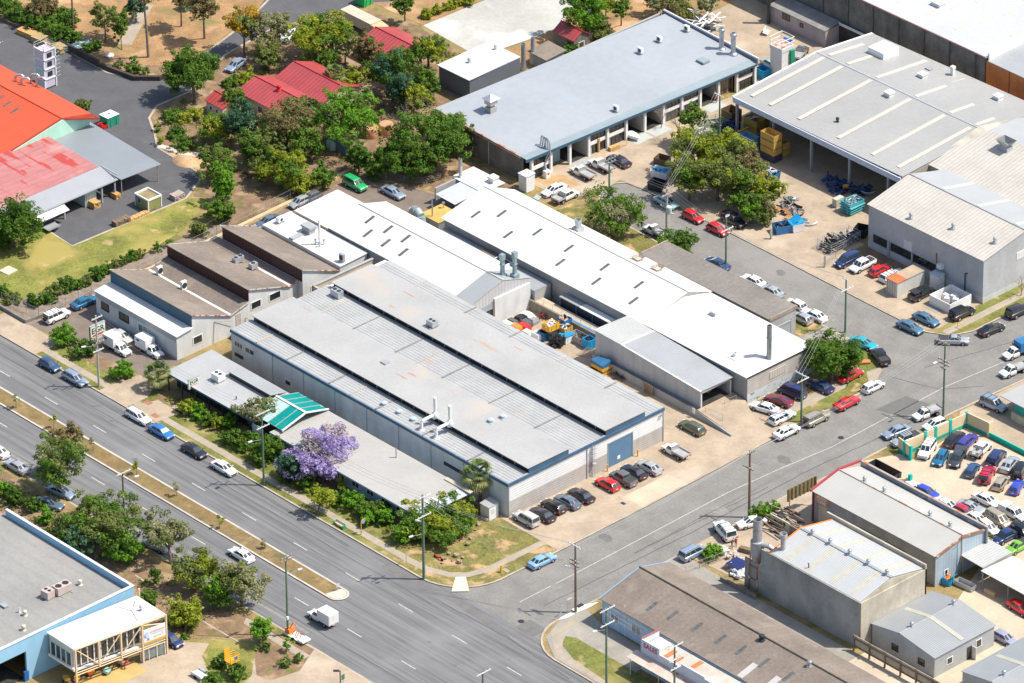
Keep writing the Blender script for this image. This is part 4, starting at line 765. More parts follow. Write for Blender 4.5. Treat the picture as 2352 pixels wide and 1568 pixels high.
for x,y in ((22,91.5),):
 b_=MB();b_.box(x-.9,y-.7,9.1,x+.9,y+.7,10.1);b_.part("cowl_base",trimg,T);b_=MB();b_.add([(x-.7,y-.6,10.1),(x+.7,y-.6,10.1),(x+.7,y+.6,10.1),(x-.7,y+.6,10.1),(x-1.4,y-1.1,11.2),(x+1.4,y-1.1,11.2),(x+1.4,y+1.1,11.2),(x-1.4,y+1.1,11.2)],[(0,1,5,4),(1,2,6,5),(2,3,7,6),(3,0,4,7),(4,5,1,0),(5,6,2,1),(6,7,3,2),(7,4,0,3)]);b_.part("open_cowl",galv_pl,T)
acunit(33,87.5,8.7,"lilac-grey box cooler on the far right cream roof",1.6,1.2,1.0,0,wall_lilac,"top")
# ---- 10 brown-roofed hall bottom right
T=thing("old_hall","old hall with a weathered brown fibre roof and pale blue walls","building",(95,-40,.12))
b_=MB();extX(b_,[(-47.1,.1),(-33.2,.1),(-33.2,4.3),(-39.0,6.1),(-47.1,4.3)],70.8,150);b_.part("wall",wall_blue2,T)
b_=MB();b_.slab((70.5,-47.4,4.4),(150,-47.4,4.4),(150,-39,6.3),(70.5,-39,6.3),.12);b_.slab((150,-39,6.3),(70.5,-39,6.3),(70.5,-32.8,4.5),(150,-32.8,4.5),.12);b_.part("roof",asb,T)
b_=MB();b_.tube((70.4,-39,6.33),(150,-39,6.33),.16,n=6);b_.part("ridge_cap",mat("dark_ridge",(.12,.10,.08),.9,n1=(1,.4)),T)
b_=MB();b_.slab((70.35,-47.5,4.45),(70.5,-47.5,4.45),(70.5,-39,6.36),(70.35,-39,6.36),.2);b_.slab((70.35,-39,6.36),(70.5,-39,6.36),(70.5,-32.7,4.55),(70.35,-32.7,4.55),.2);b_.part("barge_board",mat("blue_barge",(.22,.36,.52)),T)
for x,y in ((78.3,-44.0),(82.3,-43.6),(87.2,-43.3),(92.0,-43.1),(96.2,-43),(101,-43),(106,-43),(111,-43)):
 z=4.4+(y+47.4)/8.4*1.9+.03;b_=MB();b_.slab((x-.3,y-1.1,z-.25),(x+.3,y-1.1,z-.25),(x+.3,y+1.1,z+.25),(x-.3,y+1.1,z+.25),.05);b_.part("skylight",skyl,T)
for x in (104.5,99.6):b_=MB();b_.slab((x,-47.2,4.48),(x+1.1,-47.2,4.48),(x+1.1,-43.9,5.23),(x,-43.9,5.23),.04);b_.part("replacement_sheet",mat("pale_sheet",(.46,.44,.42),.6,n1=(1,.1)),T)
winY(T,-47.1,72.7,74.4,1.7,3.0,2,gm=glass_lt);winY(T,-47.1,77.2,79.2,1.7,3.0,2,gm=glass_lt)
b_=MB();b_.box(75.8,-47.2,.1,75.95,-47.1,4.2);b_.box(71,-47.25,4.1,84,-47.1,4.3);b_.part("downpipe",trimw,T)
whirly(T,97.2,-39.7,6.25,.42,m_=darkst);whirly(T,107,-39.6,6.25,.35)
# ---- 11 SALES shop
T=thing("sales_shop","small shop with rusty roof sheets and a white parapet reading SALES","shop",(90,-50,.12))
b_=MB();b_.box(84.0,-51.6,.1,125,-48.1,4.0);b_.part("wall",mat("pale_blue_boards",(.50,.58,.64),.75,n1=(.4,.15),rib=('Z',.25,.12,.01),grime=.25),T)
b_=MB();b_.slab((84.2,-51.5,4.2),(125,-51.5,4.2),(125,-48.0,4.35),(84.2,-48.0,4.35),.08);b_.part("roof",rustroof,T)
b_=MB();b_.box(84.1,-51.8,3.3,88.0,-51.6,5.6);b_.box(88.0,-51.8,3.3,92.5,-51.6,4.6);b_.box(92.5,-51.8,3.3,97.5,-51.6,5.2);b_.box(97.5,-51.8,3.3,125,-51.6,4.9);b_.box(84.0,-51.8,3.3,84.15,-48.1,5.55)
b_.part("parapet",mat("white_parapet",(.60,.62,.68),.7,n1=(.4,.1)),T)
b_=MB();b_.box(83.95,-51.8,5.55,84.25,-48.1,5.68);b_.part("red_capping",mat("maroon_cap",(.30,.10,.10)),T)
b_=MB();b_.slab((84.4,-51.4,4.33),(87.0,-51.4,4.33),(87.0,-48.3,4.48),(84.4,-48.3,4.48),.03);b_.part("white_sheet",white_pt,T)
b_=MB()
for x,y0_,y1_ in ((88.2,-51.4,-49.0),(90,-51.4,-49.4),(93,-50.2,-48.3)):b_.slab((x,y0_,4.31),(x+.8,y0_,4.31),(x+.8,y1_,4.43),(x,y1_,4.43),.03)
b_.part("rusty_sheet",mat("rust_sheet",(.52,.17,.06),.8,n1=(.8,.2)),T)
b_=MB();b_.slab((83.2,-54.0,3.0),(125,-54.0,3.0),(125,-51.8,3.3),(83.2,-51.8,3.3),.08);b_.part("street_awning",rustroof,T)
for x in (84,90,96,102,108):b_=MB();b_.tube((x,-53.9,.1),(x,-53.9,3.0),.05);b_.part("awning_post",trimw,T)
b_=MB();b_.box(87.5,-51.7,1.0,89.3,-51.6,2.6);b_.part("shop_window",glass_lt,T)
def text(s,name,root,loc,rot,size,m_,ext=.01,world=True,align='CENTER'):
 cu=bpy.data.curves.new(name,'FONT');cu.body=s;cu.size=size;cu.extrude=ext;cu.align_x=align;cu.align_y='CENTER';cu.offset=size*.018
 tmp=bpy.data.objects.new("tmp_text",cu);COL.objects.link(tmp)
 dg=bpy.context.evaluated_depsgraph_get();me=bpy.data.meshes.new_from_object(tmp.evaluated_get(dg));bpy.data.objects.remove(tmp);bpy.data.curves.remove(cu)
 me.materials.clear();r=root
 while r.parent:r=r.parent
 Mx=Matrix.Translation(Vector(loc)-RL[r.name]) @ rot.to_4x4();me.transform(Mx)
 return newobj(name,me,m_,root)
RY=Matrix.Rotation(rad(90),3,'X')                                    # reads on a wall that faces -Y
RX=Matrix.Rotation(rad(90),3,'Z') @ Matrix.Rotation(rad(90),3,'X')  # reads on a wall that faces +X
red_let=flat("letter_red",(.48,.03,.06));blk_let=flat("letter_dark",(.02,.03,.03))
text("SALES","lettering",T,(86.1,-51.82,4.75),RY,1.15,red_let)
# ---- 12 concrete building bottom right
T=thing("concrete_building","tall concrete building with white ribbed roof and faint yellow skylight bands","building",(93,-17,.12))
b_=MB();extX(b_,[(-24.1,.1),(-10.4,.1),(-10.4,8.0),(-17.6,9.5),(-24.1,8.0)],83.4,102.2);b_.part("wall",wall_conc,T)
b_=MB();b_.box(81.5,-24.35,.1,102.2,-24.1,8.15);b_.box(78.0,-24.35,.1,81.5,-24.1,5.2);b_.part("side_wall",mat("dirty_grey_render",(.30,.285,.26),.9,n1=(.15,.3),n2=(1.5,.12),grime=.25,spots=[(.12,.58,(.36,.33,.29),.15)]),T)
b_=MB();b_.slab((83.2,-24.1,8.2),(102.1,-24.1,8.2),(102.1,-17.6,9.75),(83.2,-17.6,9.75),.1);b_.slab((102.1,-17.6,9.75),(83.2,-17.6,9.75),(83.2,-10.6,8.25),(102.1,-10.6,8.25),.1);b_.part("roof",mat("white_ribbed_roof",(.48,.485,.475),.45,.1,n1=(.2,.06),rib=('X',.38,.16,.03)),T)
b_=MB();b_.box(83.2,-17.85,9.72,102.2,-17.35,9.84);b_.part("ridge_cap",galv_pl,T)
b_=MB();b_.box(81.6,-10.6,.1,102.4,-10.3,8.9);b_.box(102.2,-24.2,.1,102.4,-10.3,8.1);b_.part("parapet_wall",wall_conc,T)
b_=MB();b_.slab((83.0,-24.2,8.3),(83.2,-24.2,8.3),(83.2,-17.6,9.85),(83.0,-17.6,9.85),.12);b_.slab((83.0,-17.6,9.85),(83.2,-17.6,9.85),(83.2,-10.7,8.35),(83.0,-10.7,8.35),.12);b_.part("orange_trim",orgp,T)
for x in (86.3,90.6,95.6,99.8):
 b_=MB();b_.slab((x-.45,-23.6,8.34),(x+.45,-23.6,8.34),(x+.45,-17.9,9.70),(x-.45,-17.9,9.70),.02);b_.slab((x-.45,-17.3,9.70),(x+.45,-17.3,9.70),(x+.45,-10.9,8.34),(x-.45,-10.9,8.34),.02);b_.part("skylight_band",skyl_yel,T)
for x in (85.6,89.3,93.4,97.3,101.2):whirly(T,x,-17.6,9.8,.3)
b_=MB();b_.lathe((84.2,-22.4,0),[(.5,8.2),(.42,8.6),(.42,10.6),(.6,10.7),(.6,11.3),(.5,11.3),(.5,10.8)],14);b_.part("flue",galv_pl,T,smooth=35)
b_=MB();b_.path([(90.4,-23.2,8.2),(90.4,-23.2,9.1),(90.2,-23.2,9.2)],.09,6);b_.part("vent_pipe",darkst,T)
# cyclone stack beside it
T=thing("cyclone_stack","tall galvanised cyclone stack with a bent duct beside the scrap yard","chimney",(79.6,-23.0,.12))
x,y=79.9,-23.6
b_=MB();b_.lathe((x,y,0),[(.45,4.0),(1.0,6.2),(1.05,6.3),(1.05,8.6),(.75,8.7),(.72,8.8),(.7,12.4),(.62,12.4),(.62,11.5)],16);b_.part("stack",mat("old_zinc",(.36,.36,.36),.5,.3,n1=(1,.2),spots=[(.9,.6,(.36,.24,.16),.08)]),T,smooth=35)
b_=MB();b_.path([(x+.8,y+.2,8.2),(x+1.8,y+.6,8.2),(x+2.5,y+.9,7.8),(x+2.7,y+1.0,7.0),(x+2.7,y+1.0,4.8)],.4,12);b_.part("bent_duct",galv_pl,T,smooth=50)
b_=MB()
for a,c in ((-.9,-.9),(.9,-.9),(.9,.9),(-.9,.9)):b_.tube((x+a,y+c,.1),(x+a*.8,y+c*.8,6.3),.12,n=6)
for z in (2.2,4.4):b_.path([(x-.9,y-.9,z),(x+.9,y-.9,z),(x+.9,y+.9,z),(x-.9,y+.9,z),(x-.9,y-.9,z)],.07,6)
b_.part("support_frame",rustm,T)
# ---- 13 motor workshop with parapet
T=thing("motor_workshop","long cream-roofed motor workshop with a mottled parapet beside the crowded car lot","workshop",(85,1.5,.12))
b_=MB();extX(b_,[(-3.7,.1),(6.7,.1),(6.7,5.3),(2.0,6.5),(-3.7,5.3)],72.0,98.0);b_.part("wall",mat("grey_block_front",(.31,.31,.31),.85,n1=(.4,.15),n2=(3,.1),rib=('Z',.4,.06,.01),grime=.25),T)
b_=MB();b_.slab((71.9,-3.9,5.45),(98.2,-3.9,5.45),(98.2,2.0,6.75),(71.9,2.0,6.75),.1);b_.slab((98.2,2.0,6.75),(71.9,2.0,6.75),(71.9,6.6,5.6),(98.2,6.6,5.6),.1);b_.part("roof",mat("cream_grey_roof",(.44,.43,.40),.5,n1=(.15,.08),rib=('X',.45,.08,.02)),T)
b_=MB();b_.tube((71.9,2.0,6.78),(98.2,2,6.78),.12,n=6);b_.part("ridge_cap",mat("rusty_ridge",(.40,.36,.30),.7,spots=[(.5,.55,(.45,.18,.07),.05)]),T)
b_=MB();b_.box(71.9,6.7,.1,98.6,7.0,6.35);b_.part("parapet",mat("mottled_block",(.20,.22,.25),.9,n1=(.5,.2),spots=[(.6,.56,(.34,.36,.40),.08)]),T)
b_=MB();b_.box(71.9,6.65,6.35,98.6,7.05,6.45);b_.part("parapet_cap",mat("rust_grey_cap",(.36,.30,.26),.8,spots=[(.6,.55,(.42,.15,.07),.04)]),T)
b_=MB();b_.slab((71.6,-4.1,5.7),(71.9,-4.1,5.7),(71.9,2.0,7.05),(71.6,2.0,7.05),.35);b_.slab((71.6,2.0,7.05),(71.9,2.0,7.05),(71.9,7,6.5),(71.6,7,6.5),.35);b_.part("red_fascia",mat("faded_maroon",(.34,.06,.07)),T)
b_=MB();extX(b_,[(-3.9,.1),(6.9,.1),(6.9,5.5),(2.0,6.6),(-3.9,5.4)],98.0,98.15);b_.part("end_wall",mat("blue_corrugated",(.36,.44,.50),.7,n1=(.4,.15),rib=('Y',.6,.1,.02),grime=.3),T)
b_=MB();b_.slab((98.1,-3.9,5.6),(98.4,-3.9,5.6),(98.4,2,6.85),(98.1,2,6.85),.2);b_.slab((98.1,2,6.85),(98.4,2,6.85),(98.4,6.9,5.9),(98.1,6.9,5.9),.2);b_.part("rusty_barge",rustm,T)
b_=MB();b_.box(71.9,-3.9,.1,72.15,-3.65,5.4);b_.part("corner_post",mat("maroon_post",(.16,.04,.05)),T)
b_=MB();b_.box(72.5,-3.82,3.9,75.3,-3.7,5.25);sg=b_.part("sign_board",mat("orange_sign",(.62,.25,.14),.6,n1=(.4,.25)),T)
text("AUTO\nCARE","lettering",sg,(73.9,-3.84,4.55),RY,.72,white_pt)
b_=MB();b_.box(73.2,-3.75,.1,75.0,-3.7,3.7);b_.part("cream_panel",wall_cream,T)
for a,c,z0,z1,m_ in ((75.3,77.0,.1,3.2,woodp),(77.4,79.6,.1,3.0,interior),(82.0,86.2,2.2,3.4,interior),(87.4,91.8,2.2,3.4,interior),(93.0,96.2,1.9,3.2,mat("dull_red",(.16,.05,.05)))):
 b_=MB();b_.box(a,-3.76,z0,c,-3.7,z1);b_.part("window" if z0>1 else "door",m_,T)
for x in (76.8,81,90.7,94.9):whirly(T,x,2.5,6.7,.28)
winX(T,98.15,-1.9,-1.2,1.4,2.2,1)
b_=MB();b_.tube((98.6,1.2,.1),(98.6,1.2,7.4),.08);b_.tube((98.6,.2,6.2),(98.6,1.2,6.4),.04);b_.part("service_mast",woodp,T)
# ---- 14/15 sheds bottom right
for (xl,xm,xr,y0_,y1_,ze,zr,lb,dark) in ((102.6,108.4,115.5,-22.0,-9.3,3.75,4.8,"grey steel shed with two ridge vents behind the concrete building",1),(120.6,126.6,133,-21.4,-8.3,3.55,4.6,"grey steel shed in the bottom right corner beyond the driveway",0)):
 T=thing("steel_shed",lb,"shed",(xm,(y0_+y1_)/2,.12),"grey steel sheds")
 b_=MB();extY(b_,[(xl,.1),(xr,.1),(xr,ze-.1),(xm,zr-.1),(xl,ze-.1)],y0_,y1_);b_.part("wall",wall_corr,T)
 b_=MB();b_.slab((xl-.15,y0_-.2,ze),(xm,y0_-.2,zr),(xm,y1_+.2,zr),(xl-.15,y1_+.2,ze),.08);b_.slab((xm,y0_-.2,zr),(xr+.2,y0_-.2,ze),(xr+.2,y1_+.2,ze),(xm,y1_+.2,zr),.08);b_.part("roof",mat("shed_roof",(.31,.325,.33),.5,.1,n1=(.3,.06),rib=('Y',.38,.16,.03)),T)
 b_=MB();b_.tube((xm,y0_-.2,zr+.02),(xm,y1_+.2,zr+.02),.09,n=6);b_.part("ridge_cap",galv_pl,T)
 for x0_,x1_,za,zb in ((xl+.6,xm-.1,ze+.12,zr),(xm+.1,xr-.4,zr,ze+.12)):
  b_=MB();b_.slab((x0_,(y0_+y1_)/2-.4,za+.03),(x1_,(y0_+y1_)/2-.4,zb+.03),(x1_,(y0_+y1_)/2+.4,zb+.03),(x0_,(y0_+y1_)/2+.4,za+.03),.02);b_.part("skylight_band",mat("faded_band",(.42,.40,.33),.5,n1=(.8,.1)),T)
 for y in (y0_+2.4,y1_-1.4):whirly(T,xm,y,zr,.3)
 winX(T,xr,y0_+2.6,y0_+3.8,1.3,2.3,1);
 if dark:
  winX(T,xr,y0_+8.8,y0_+10.0,1.5,2.7,1)
  b_=MB();b_.box(xr,y0_+6.9,.1,xr+.04,y0_+7.9,2.4);dd=b_.part("door",interior,T);b_=MB();b_.box(xr+.02,y0_+7.9,.1,xr+.9,y0_+7.97,2.3);b_.part("open_leaf",trimw,dd)
  winY(T,y0_,106.8,108,1.2,2.2,1,fm=darkst);winY(T,y0_,112.2,113.4,1.2,2.2,1,fm=darkst)
# ---- 16 lean-to roofs at the right edge
T=thing("lean_to_shelter","open lean-to with ribbed cream roof against the motor workshop","shelter",(100,5,.12))
b_=MB();b_.slab((97.0,1.6,3.5),(102.6,1.6,3.3),(102.8,8.0,3.3),(97.4,8.0,3.5),.1);b_.part("roof",grey_ribY,T)
b_=MB();b_.box(102.6,1.7,2.4,102.75,7.9,3.25);b_.part("valance",wall_corr,T)
for x,y in ((98.4,1.8),(102.5,1.8),(102.5,7.8)):b_=MB();b_.tube((x,y,.1),(x,y,3.3),.06);b_.part("post",trimg,T)
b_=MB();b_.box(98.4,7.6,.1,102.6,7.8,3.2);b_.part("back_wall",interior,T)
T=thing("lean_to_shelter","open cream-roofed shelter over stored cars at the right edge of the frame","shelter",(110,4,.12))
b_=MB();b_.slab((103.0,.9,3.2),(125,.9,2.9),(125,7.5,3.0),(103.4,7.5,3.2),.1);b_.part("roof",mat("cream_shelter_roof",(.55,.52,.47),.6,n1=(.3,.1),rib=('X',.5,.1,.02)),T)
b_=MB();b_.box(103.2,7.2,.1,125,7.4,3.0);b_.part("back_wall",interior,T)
for x in (103.3,108.5,113.7,119):b_=MB();b_.tube((x,1.1,.1),(x,1.1,3.0),.07);b_.part("post",trimg,T)
# ---- 17 street-front offices with green canopy
T=thing("front_office","low street-front office with pale flat roof and black verandah","office",(-16,-45,.12))
b_=MB();b_.box(-26,-48.4,.1,-6,-40.8,3.4);b_.part("wall",wall_stain,T)
b_=MB();b_.slab((-26.6,-50.3,3.5),(-5.5,-50.3,3.5),(-5.5,-40.6,3.65),(-26.6,-40.6,3.65),.12);b_.part("roof",mat("office_roof",(.37,.375,.37),.5,n1=(.2,.08),n2=(2,.06),spots=[(.6,.70,(.42,.25,.15),.05),(.1,.6,(.56,.54,.49),.15)]),T)
b_=MB();b_.box(-26.6,-50.35,3.2,-5.5,-50.25,3.5);b_.part("fascia",navy,T)
b_=MB();b_.box(-26,-48.46,.3,-6.2,-48.4,3.1);b_.part("dark_glazing",glass,T)
for k in range(7):b_=MB();b_.box(-26.2+k*3.3,-50.1,.1,-26.05+k*3.3,-49.95,3.4);b_.part("verandah_post",darkst,T)
b_=MB();b_.box(-18.4,-43.9,3.6,-8.4,-43.7,4.4);b_.part("clerestory",darkst,T)
b_=MB();b_.slab((-18.6,-44.1,4.5),(-8.2,-44.1,4.5),(-8.2,-40.8,3.75),(-18.6,-40.8,3.75),.08);b_.part("raised_roof",zinc_rib,T)
b_=MB();b_.path([(-12.2,-47.8,3.6),(-12.2,-47.8,4.1)],.1,6);b_.part("vent_pipe",darkst,T)
b_=MB();b_.box(-6.0,-49.9,.1,-3.5,-49.8,2.8);b_.part("white_screen",wall_white,T)
acunit(-18.6,-46.0,3.65,"large white rooftop air conditioner on the street-front office",1.7,1.5,1.1,0,white_pt,"top")
for k in range(5):
 b_=MB();b_.box(-21.8+.5*k,-53.3+.0*k,.12,-20.4+.5*k,-50.4,.2+.14*k);b_.struct("entrance_steps",conc_tan)
T=thing("front_office","long low office wing with cream metal roof behind the purple-flowering tree","office",(16,-45,.12))
b_=MB();b_.box(-.5,-49.0,.1,32.0,-40.2,3.4);b_.part("wall",wall_blue2,T)
b_=MB();b_.slab((-1.2,-50.4,3.45),(31.6,-50.4,3.45),(31.9,-39.8,3.75),(-.6,-39.8,3.75),.12);b_.part("roof",mat("office_cream_roof",(.40,.385,.355),.5,n1=(.2,.07),n2=(2,.05),rib=('X',.45,.08,.02)),T)
b_=MB();b_.box(-1.2,-50.46,3.15,31.6,-50.36,3.45);b_.part("fascia",mat("bluegrey_fascia",(.30,.38,.45)),T)
for x in np.arange(3,30,3.4):winY(T,-49.0,x,x+1.6,1.1,2.3,2,fm=trimw)
b_=MB();b_.slab((31.7,-50.2,3.4),(33.6,-48.8,3.3),(34.0,-40.0,3.5),(31.9,-39.9,3.7),.08);b_.part("end_roof",mat("end_roof_lilac",(.50,.52,.60),.5,n1=(.4,.1)),T)
for y in (-47.0,-45.6):b_=MB();b_.slab((31.0,y,3.7),(33.8,y,3.65),(33.8,y+.35,3.68),(31.0,y+.35,3.72),.05);b_.part("roof_plank",white_pt,T)
b_=MB();b_.slab((28.5,-40.6,3.9),(34.4,-40.6,3.9),(34.4,-39.9,3.95),(28.5,-39.9,3.95),.1);b_.part("cream_flashing",wall_cream,T)
lip(T,18.5,-41.5,3.7,5.4,.1,"vent_pipe",trimg,False)
T=thing("glazed_canopy","green glazed gable canopy joining the two street-front offices","canopy",(-2.5,-44.4,.12))
for s in (-1,1):
 ye=-39.8 if s>0 else -49.3
 for k in range(4):
  if s<0 and k in (0,1):mm=mat("pale_green_glass",(.42,.60,.56),.3,n1=(.8,.2))
  else:mm=tealcan
  xa_=-6.4+1.75*k;b_=MB();b_.slab((xa_+.06,ye,4.0),(xa_+1.69,ye,4.0),(xa_+1.69,-44.45-.05*s*-1,5.2),(xa_+.06,-44.45-.05*s*-1,5.2),.06);b_.part("glazing_panel",mm,T)
 b_=MB()
 for k in range(5):xa_=-6.4+1.75*k;b_.slab((xa_-.06,ye,4.06),(xa_+.06,ye,4.06),(xa_+.06,-44.4,5.28),(xa_-.06,-44.4,5.28),.16)
 b_.part("glazing_bar",trimg,T)
b_=MB();b_.box(-6.5,-44.6,5.18,.8,-44.2,5.34);b_.slab((.5,-49.4,4.1),(.75,-49.4,4.1),(.75,-44.4,5.36),(.5,-44.4,5.36),.2);b_.slab((.5,-44.4,5.36),(.75,-44.4,5.36),(.75,-39.7,4.1),(.5,-39.7,4.1),.2);b_.part("ridge_beam",trimw,T)
for x,y in ((-6.3,-49.2),(.6,-49.2),(-6.3,-39.9),(.6,-39.9)):b_=MB();b_.box(x-.08,y-.08,.1,x+.08,y+.08,4.0);b_.part("post",trimg,T)
# ---- 18 sky-blue building bottom left
T=thing("blue_warehouse","sky-blue parapet warehouse with a flat grey roof in the bottom left corner","warehouse",(5,-115,.12))
b_=MB();b_.box(-60,-99.0,.1,-6.4,-98.8,6.2);b_.box(-6.4,-98.9,.1,23.6,-98.6,7.5);b_.part("parapet_wall",wall_blue,T)
b_=MB();b_.box(-60,-150,6.2,23.2,-98.9,6.45);b_.part("roof",tar,T)
b_=MB();x=23.3
b_.box(x,-119.4,.1,x+.35,-98.6,7.5);b_.box(x,-126.0,5.2,x+.35,-119.4,7.5);b_.box(x,-127.3,.1,x+.35,-126,7.5);b_.box(x,-150,5.2,x+.35,-127.3,7.5);b_.part("front_wall",wall_blue,T)
b_=MB();b_.box(x-.05,-150,7.5,x+.45,-98.5,7.6);b_.box(-6.4,-98.95,7.5,x,-98.5,7.6);b_.part("parapet_cap",mat("lilac_cap",(.62,.62,.66)),T)
b_=MB();b_.box(14,-126,.12,23,-119.4,.15);b_.box(14,-135,.1,14.2,-110,5.5);b_.part("interior",interior,T)
b_=MB();b_.box(x+.2,-120.0,.1,x+.5,-119.2,1.8);b_.part("navy_base",flat("navy_paint",(.02,.12,.35)),T)
b_=MB();b_.box(x+.35,-129.5,5.6,x+.4,-127.9,6.8);b_.part("orange_sign",flat("sign_orange",(.8,.38,.16)),T)
acunit(16.0,-108.9,6.45,"smaller beige rooftop air conditioner on the flat grey roof",1.5,1.5,1.25,.1,mat("beige_casing",(.50,.40,.36),.6,n1=(1,.1)),"top","beige air conditioners on the flat grey roof")
acunit(16.3,-106.4,6.45,"larger twin-fan beige rooftop air conditioner on the flat grey roof",2.7,1.5,1.25,1.57,mat("beige_casing",(.50,.40,.36)),"top","beige air conditioners on the flat grey roof")
for x_,y_ in ((16.6,-103.2),(17.5,-114.5),(20.5,-117.2)):whirly(T,x_,y_,6.5,.3,m_=mat("cream_vent",(.6,.55,.42)))
boxvent(T,13.5,-115.2,6.45,1.0,.7,.35,m_=galv_pl);lip(T,16.3,-114.6,6.4,7.3,.12,"vent_pipe",white_pt,False)
T=thing("glazed_office","white-roofed office on cream steel posts in front of the sky-blue warehouse","office",(28,-107,.12))
q=[(23.9,-115.6),(30.2,-115.7),(32.1,-99.7),(25.4,-99.5)]
b_=MB();b_.prism(q,6.75,7.0);b_.part("roof",mat("office_white_roof",(.78,.75,.68),.6,n1=(.3,.06)),T)
b_=MB();b_.prism([(24,-115.2),(29.4,-115.3),(31.0,-103.6),(25.6,-103.4)],3.1,6.72);b_.part("upper_wall",mat("mint_white",(.58,.64,.60),.7,n1=(.4,.06)),T)
def along(p,q_,t_):return (p[0]+(q_[0]-p[0])*t_,p[1]+(q_[1]-p[1])*t_)
b_=MB();P0,P1=(29.45,-115.1),(31.05,-103.8);b_.prism([P0,P1,(P1[0]+.04,P1[1]),(P0[0]+.04,P0[1])],3.4,5.9);gl=b_.part("window",glass,T)
b_=MB()
for k in range(11):a=along(P0,P1,k/10);b_.box(a[0]+.03,a[1]-.09,3.2,a[0]+.16,a[1]+.09,6.0)
b_.part("mullion",trimw,gl)
b_=MB();b_.box(24.4,-115.34,3.4,29.2,-115.28,5.4);gl=b_.part("window",glass,T);b_=MB()
for k in range(5):b_.box(24.3+k*1.2,-115.42,3.3,24.5+k*1.2,-115.34,5.5)
b_.part("mullion",trimw,gl)
b_=MB();b_.prism([(29.6,-115.5),(32.0,-99.9),(32.3,-99.9),(29.9,-115.5)],2.75,3.1);b_.box(24,-115.6,2.9,29.9,-115.3,3.3);b_.part("floor_beam",white_pt,T)
S0,S1=(30.4,-115.5),(32.4,-99.8)
b_=MB();
for z in (2.35,2.75,6.85):b_.tube((*S0,z),(*S1,z),.09,n=6)
b_.part("steel_rail",cream_st,T)
for k,t_ in enumerate((0,.255,.5,.735,1)):
 a=along(S0,S1,t_);b_=MB();b_.box(a[0]-.13,a[1]-.13,.1 if k in (0,3,4) else 2.4,a[0]+.13,a[1]+.13,6.8 if k != 4 else 7.0);b_.part("steel_post",cream_st,T)
for ta,tb,za,zb in ((.02,.25,6.6,2.9),(.27,.49,2.9,6.6),(.5,.73,2.9,6.6),(.75,.98,6.6,5.6)):
 a,c=along(S0,S1,ta),along(S0,S1,tb);b_=MB();b_.tube((*a,za),(*c,zb),.1,n=6);b_.part("brace",cream_st,T)
b_=MB();b_.tube((25.6,-99.2,.1),(25.6,-99.2,8.2),.14);b_.part("steel_post",cream_st,T)
b_=MB();b_.prism([(31.5,-104.2),(32.3,-100.2),(32.36,-100.2),(31.56,-104.2)],.4,2.3);gl=b_.part("window",glass_lt,T)
b_=MB()
for k in range(4):a=along((31.56,-104.2),(32.36,-100.2),k/3);b_.box(a[0],a[1]-.06,.3,a[0]+.1,a[1]+.06,2.4)
b_.part("mullion",trimw,gl)
b_=MB();b_.prism([along(S0,S1,.745),along(S0,S1,.985),(along(S0,S1,.985)[0]+.14,along(S0,S1,.985)[1]),(along(S0,S1,.745)[0]+.14,along(S0,S1,.745)[1])],[3.25]*4,[5.75]*4)
sg=b_.part("sign_board",white_pt,T)
a,c=along(S0,S1,.745),along(S0,S1,.985);sx_=.15
b_=MB();b_.prism([(a[0]+sx_,a[1]),(c[0]+sx_,c[1]),(c[0]+sx_+.02,c[1]),(a[0]+sx_+.02,a[1])],3.25,3.6);b_.part("amber_stripe",yel,sg)
b_=MB();p=along(a,c,.14);b_.tube((p[0]+sx_-.03,p[1],4.8),(p[0]+sx_+.03,p[1],4.8),.42,n=20);b_.part("round_emblem",flat("emblem_blue",(.35,.42,.68)),sg)
b_=MB();b_.tube((p[0]+sx_-.03,p[1],4.8),(p[0]+sx_+.05,p[1],4.8),.27,n=20);b_.part("emblem_centre",flat("emblem_pale",(.5,.62,.72)),sg)
def strip(t0,t1,z0,z1,m_,nm="print_line"):
 p,r_=along(a,c,t0),along(a,c,t1);b_=MB();b_.prism([(p[0]+sx_-.02,p[1]),(r_[0]+sx_-.02,r_[1]),(r_[0]+sx_+.02,r_[1]),(p[0]+sx_+.02,p[1])],z0,z1);b_.part(nm,m_,sg)
strip(.28,.95,4.98,5.2,flat("print_pink",(.68,.42,.45)));strip(.32,.92,4.68,4.75,flat("print_grey",(.42,.45,.50)))
strip(.15,.24,3.8,4.25,flat("print_blue",(.15,.3,.6)));strip(.45,.58,4.05,4.2,flat("print_grey",(.42,.45,.50)));strip(.64,.78,4.05,4.25,flat("print_grey2",(.55,.6,.6)));strip(.84,.88,4.15,4.45,flat("print_pink",(.7,.4,.42)))
whirly(T,29.0,-101.7,7.0,.28);b_=MB();b_.tube((28.2,-102.8,7.05),(25.8,-103.6,7.05),.05);b_.tube((28.2,-102.8,7.05),(31.0,-104.0,7.05),.06);b_.tube((28.2,-102.8,7.05),(26.4,-100.2,7.6),.05);b_.part("roof_conduit",trimg,T)
sheet("yellow_ground",[(28,-117),(30.5,-104.6),(34.2,-105.2),(33.2,-117)],mat("yellow_mat",(.50,.32,.12),.8,n1=(.4,.2)),.15)
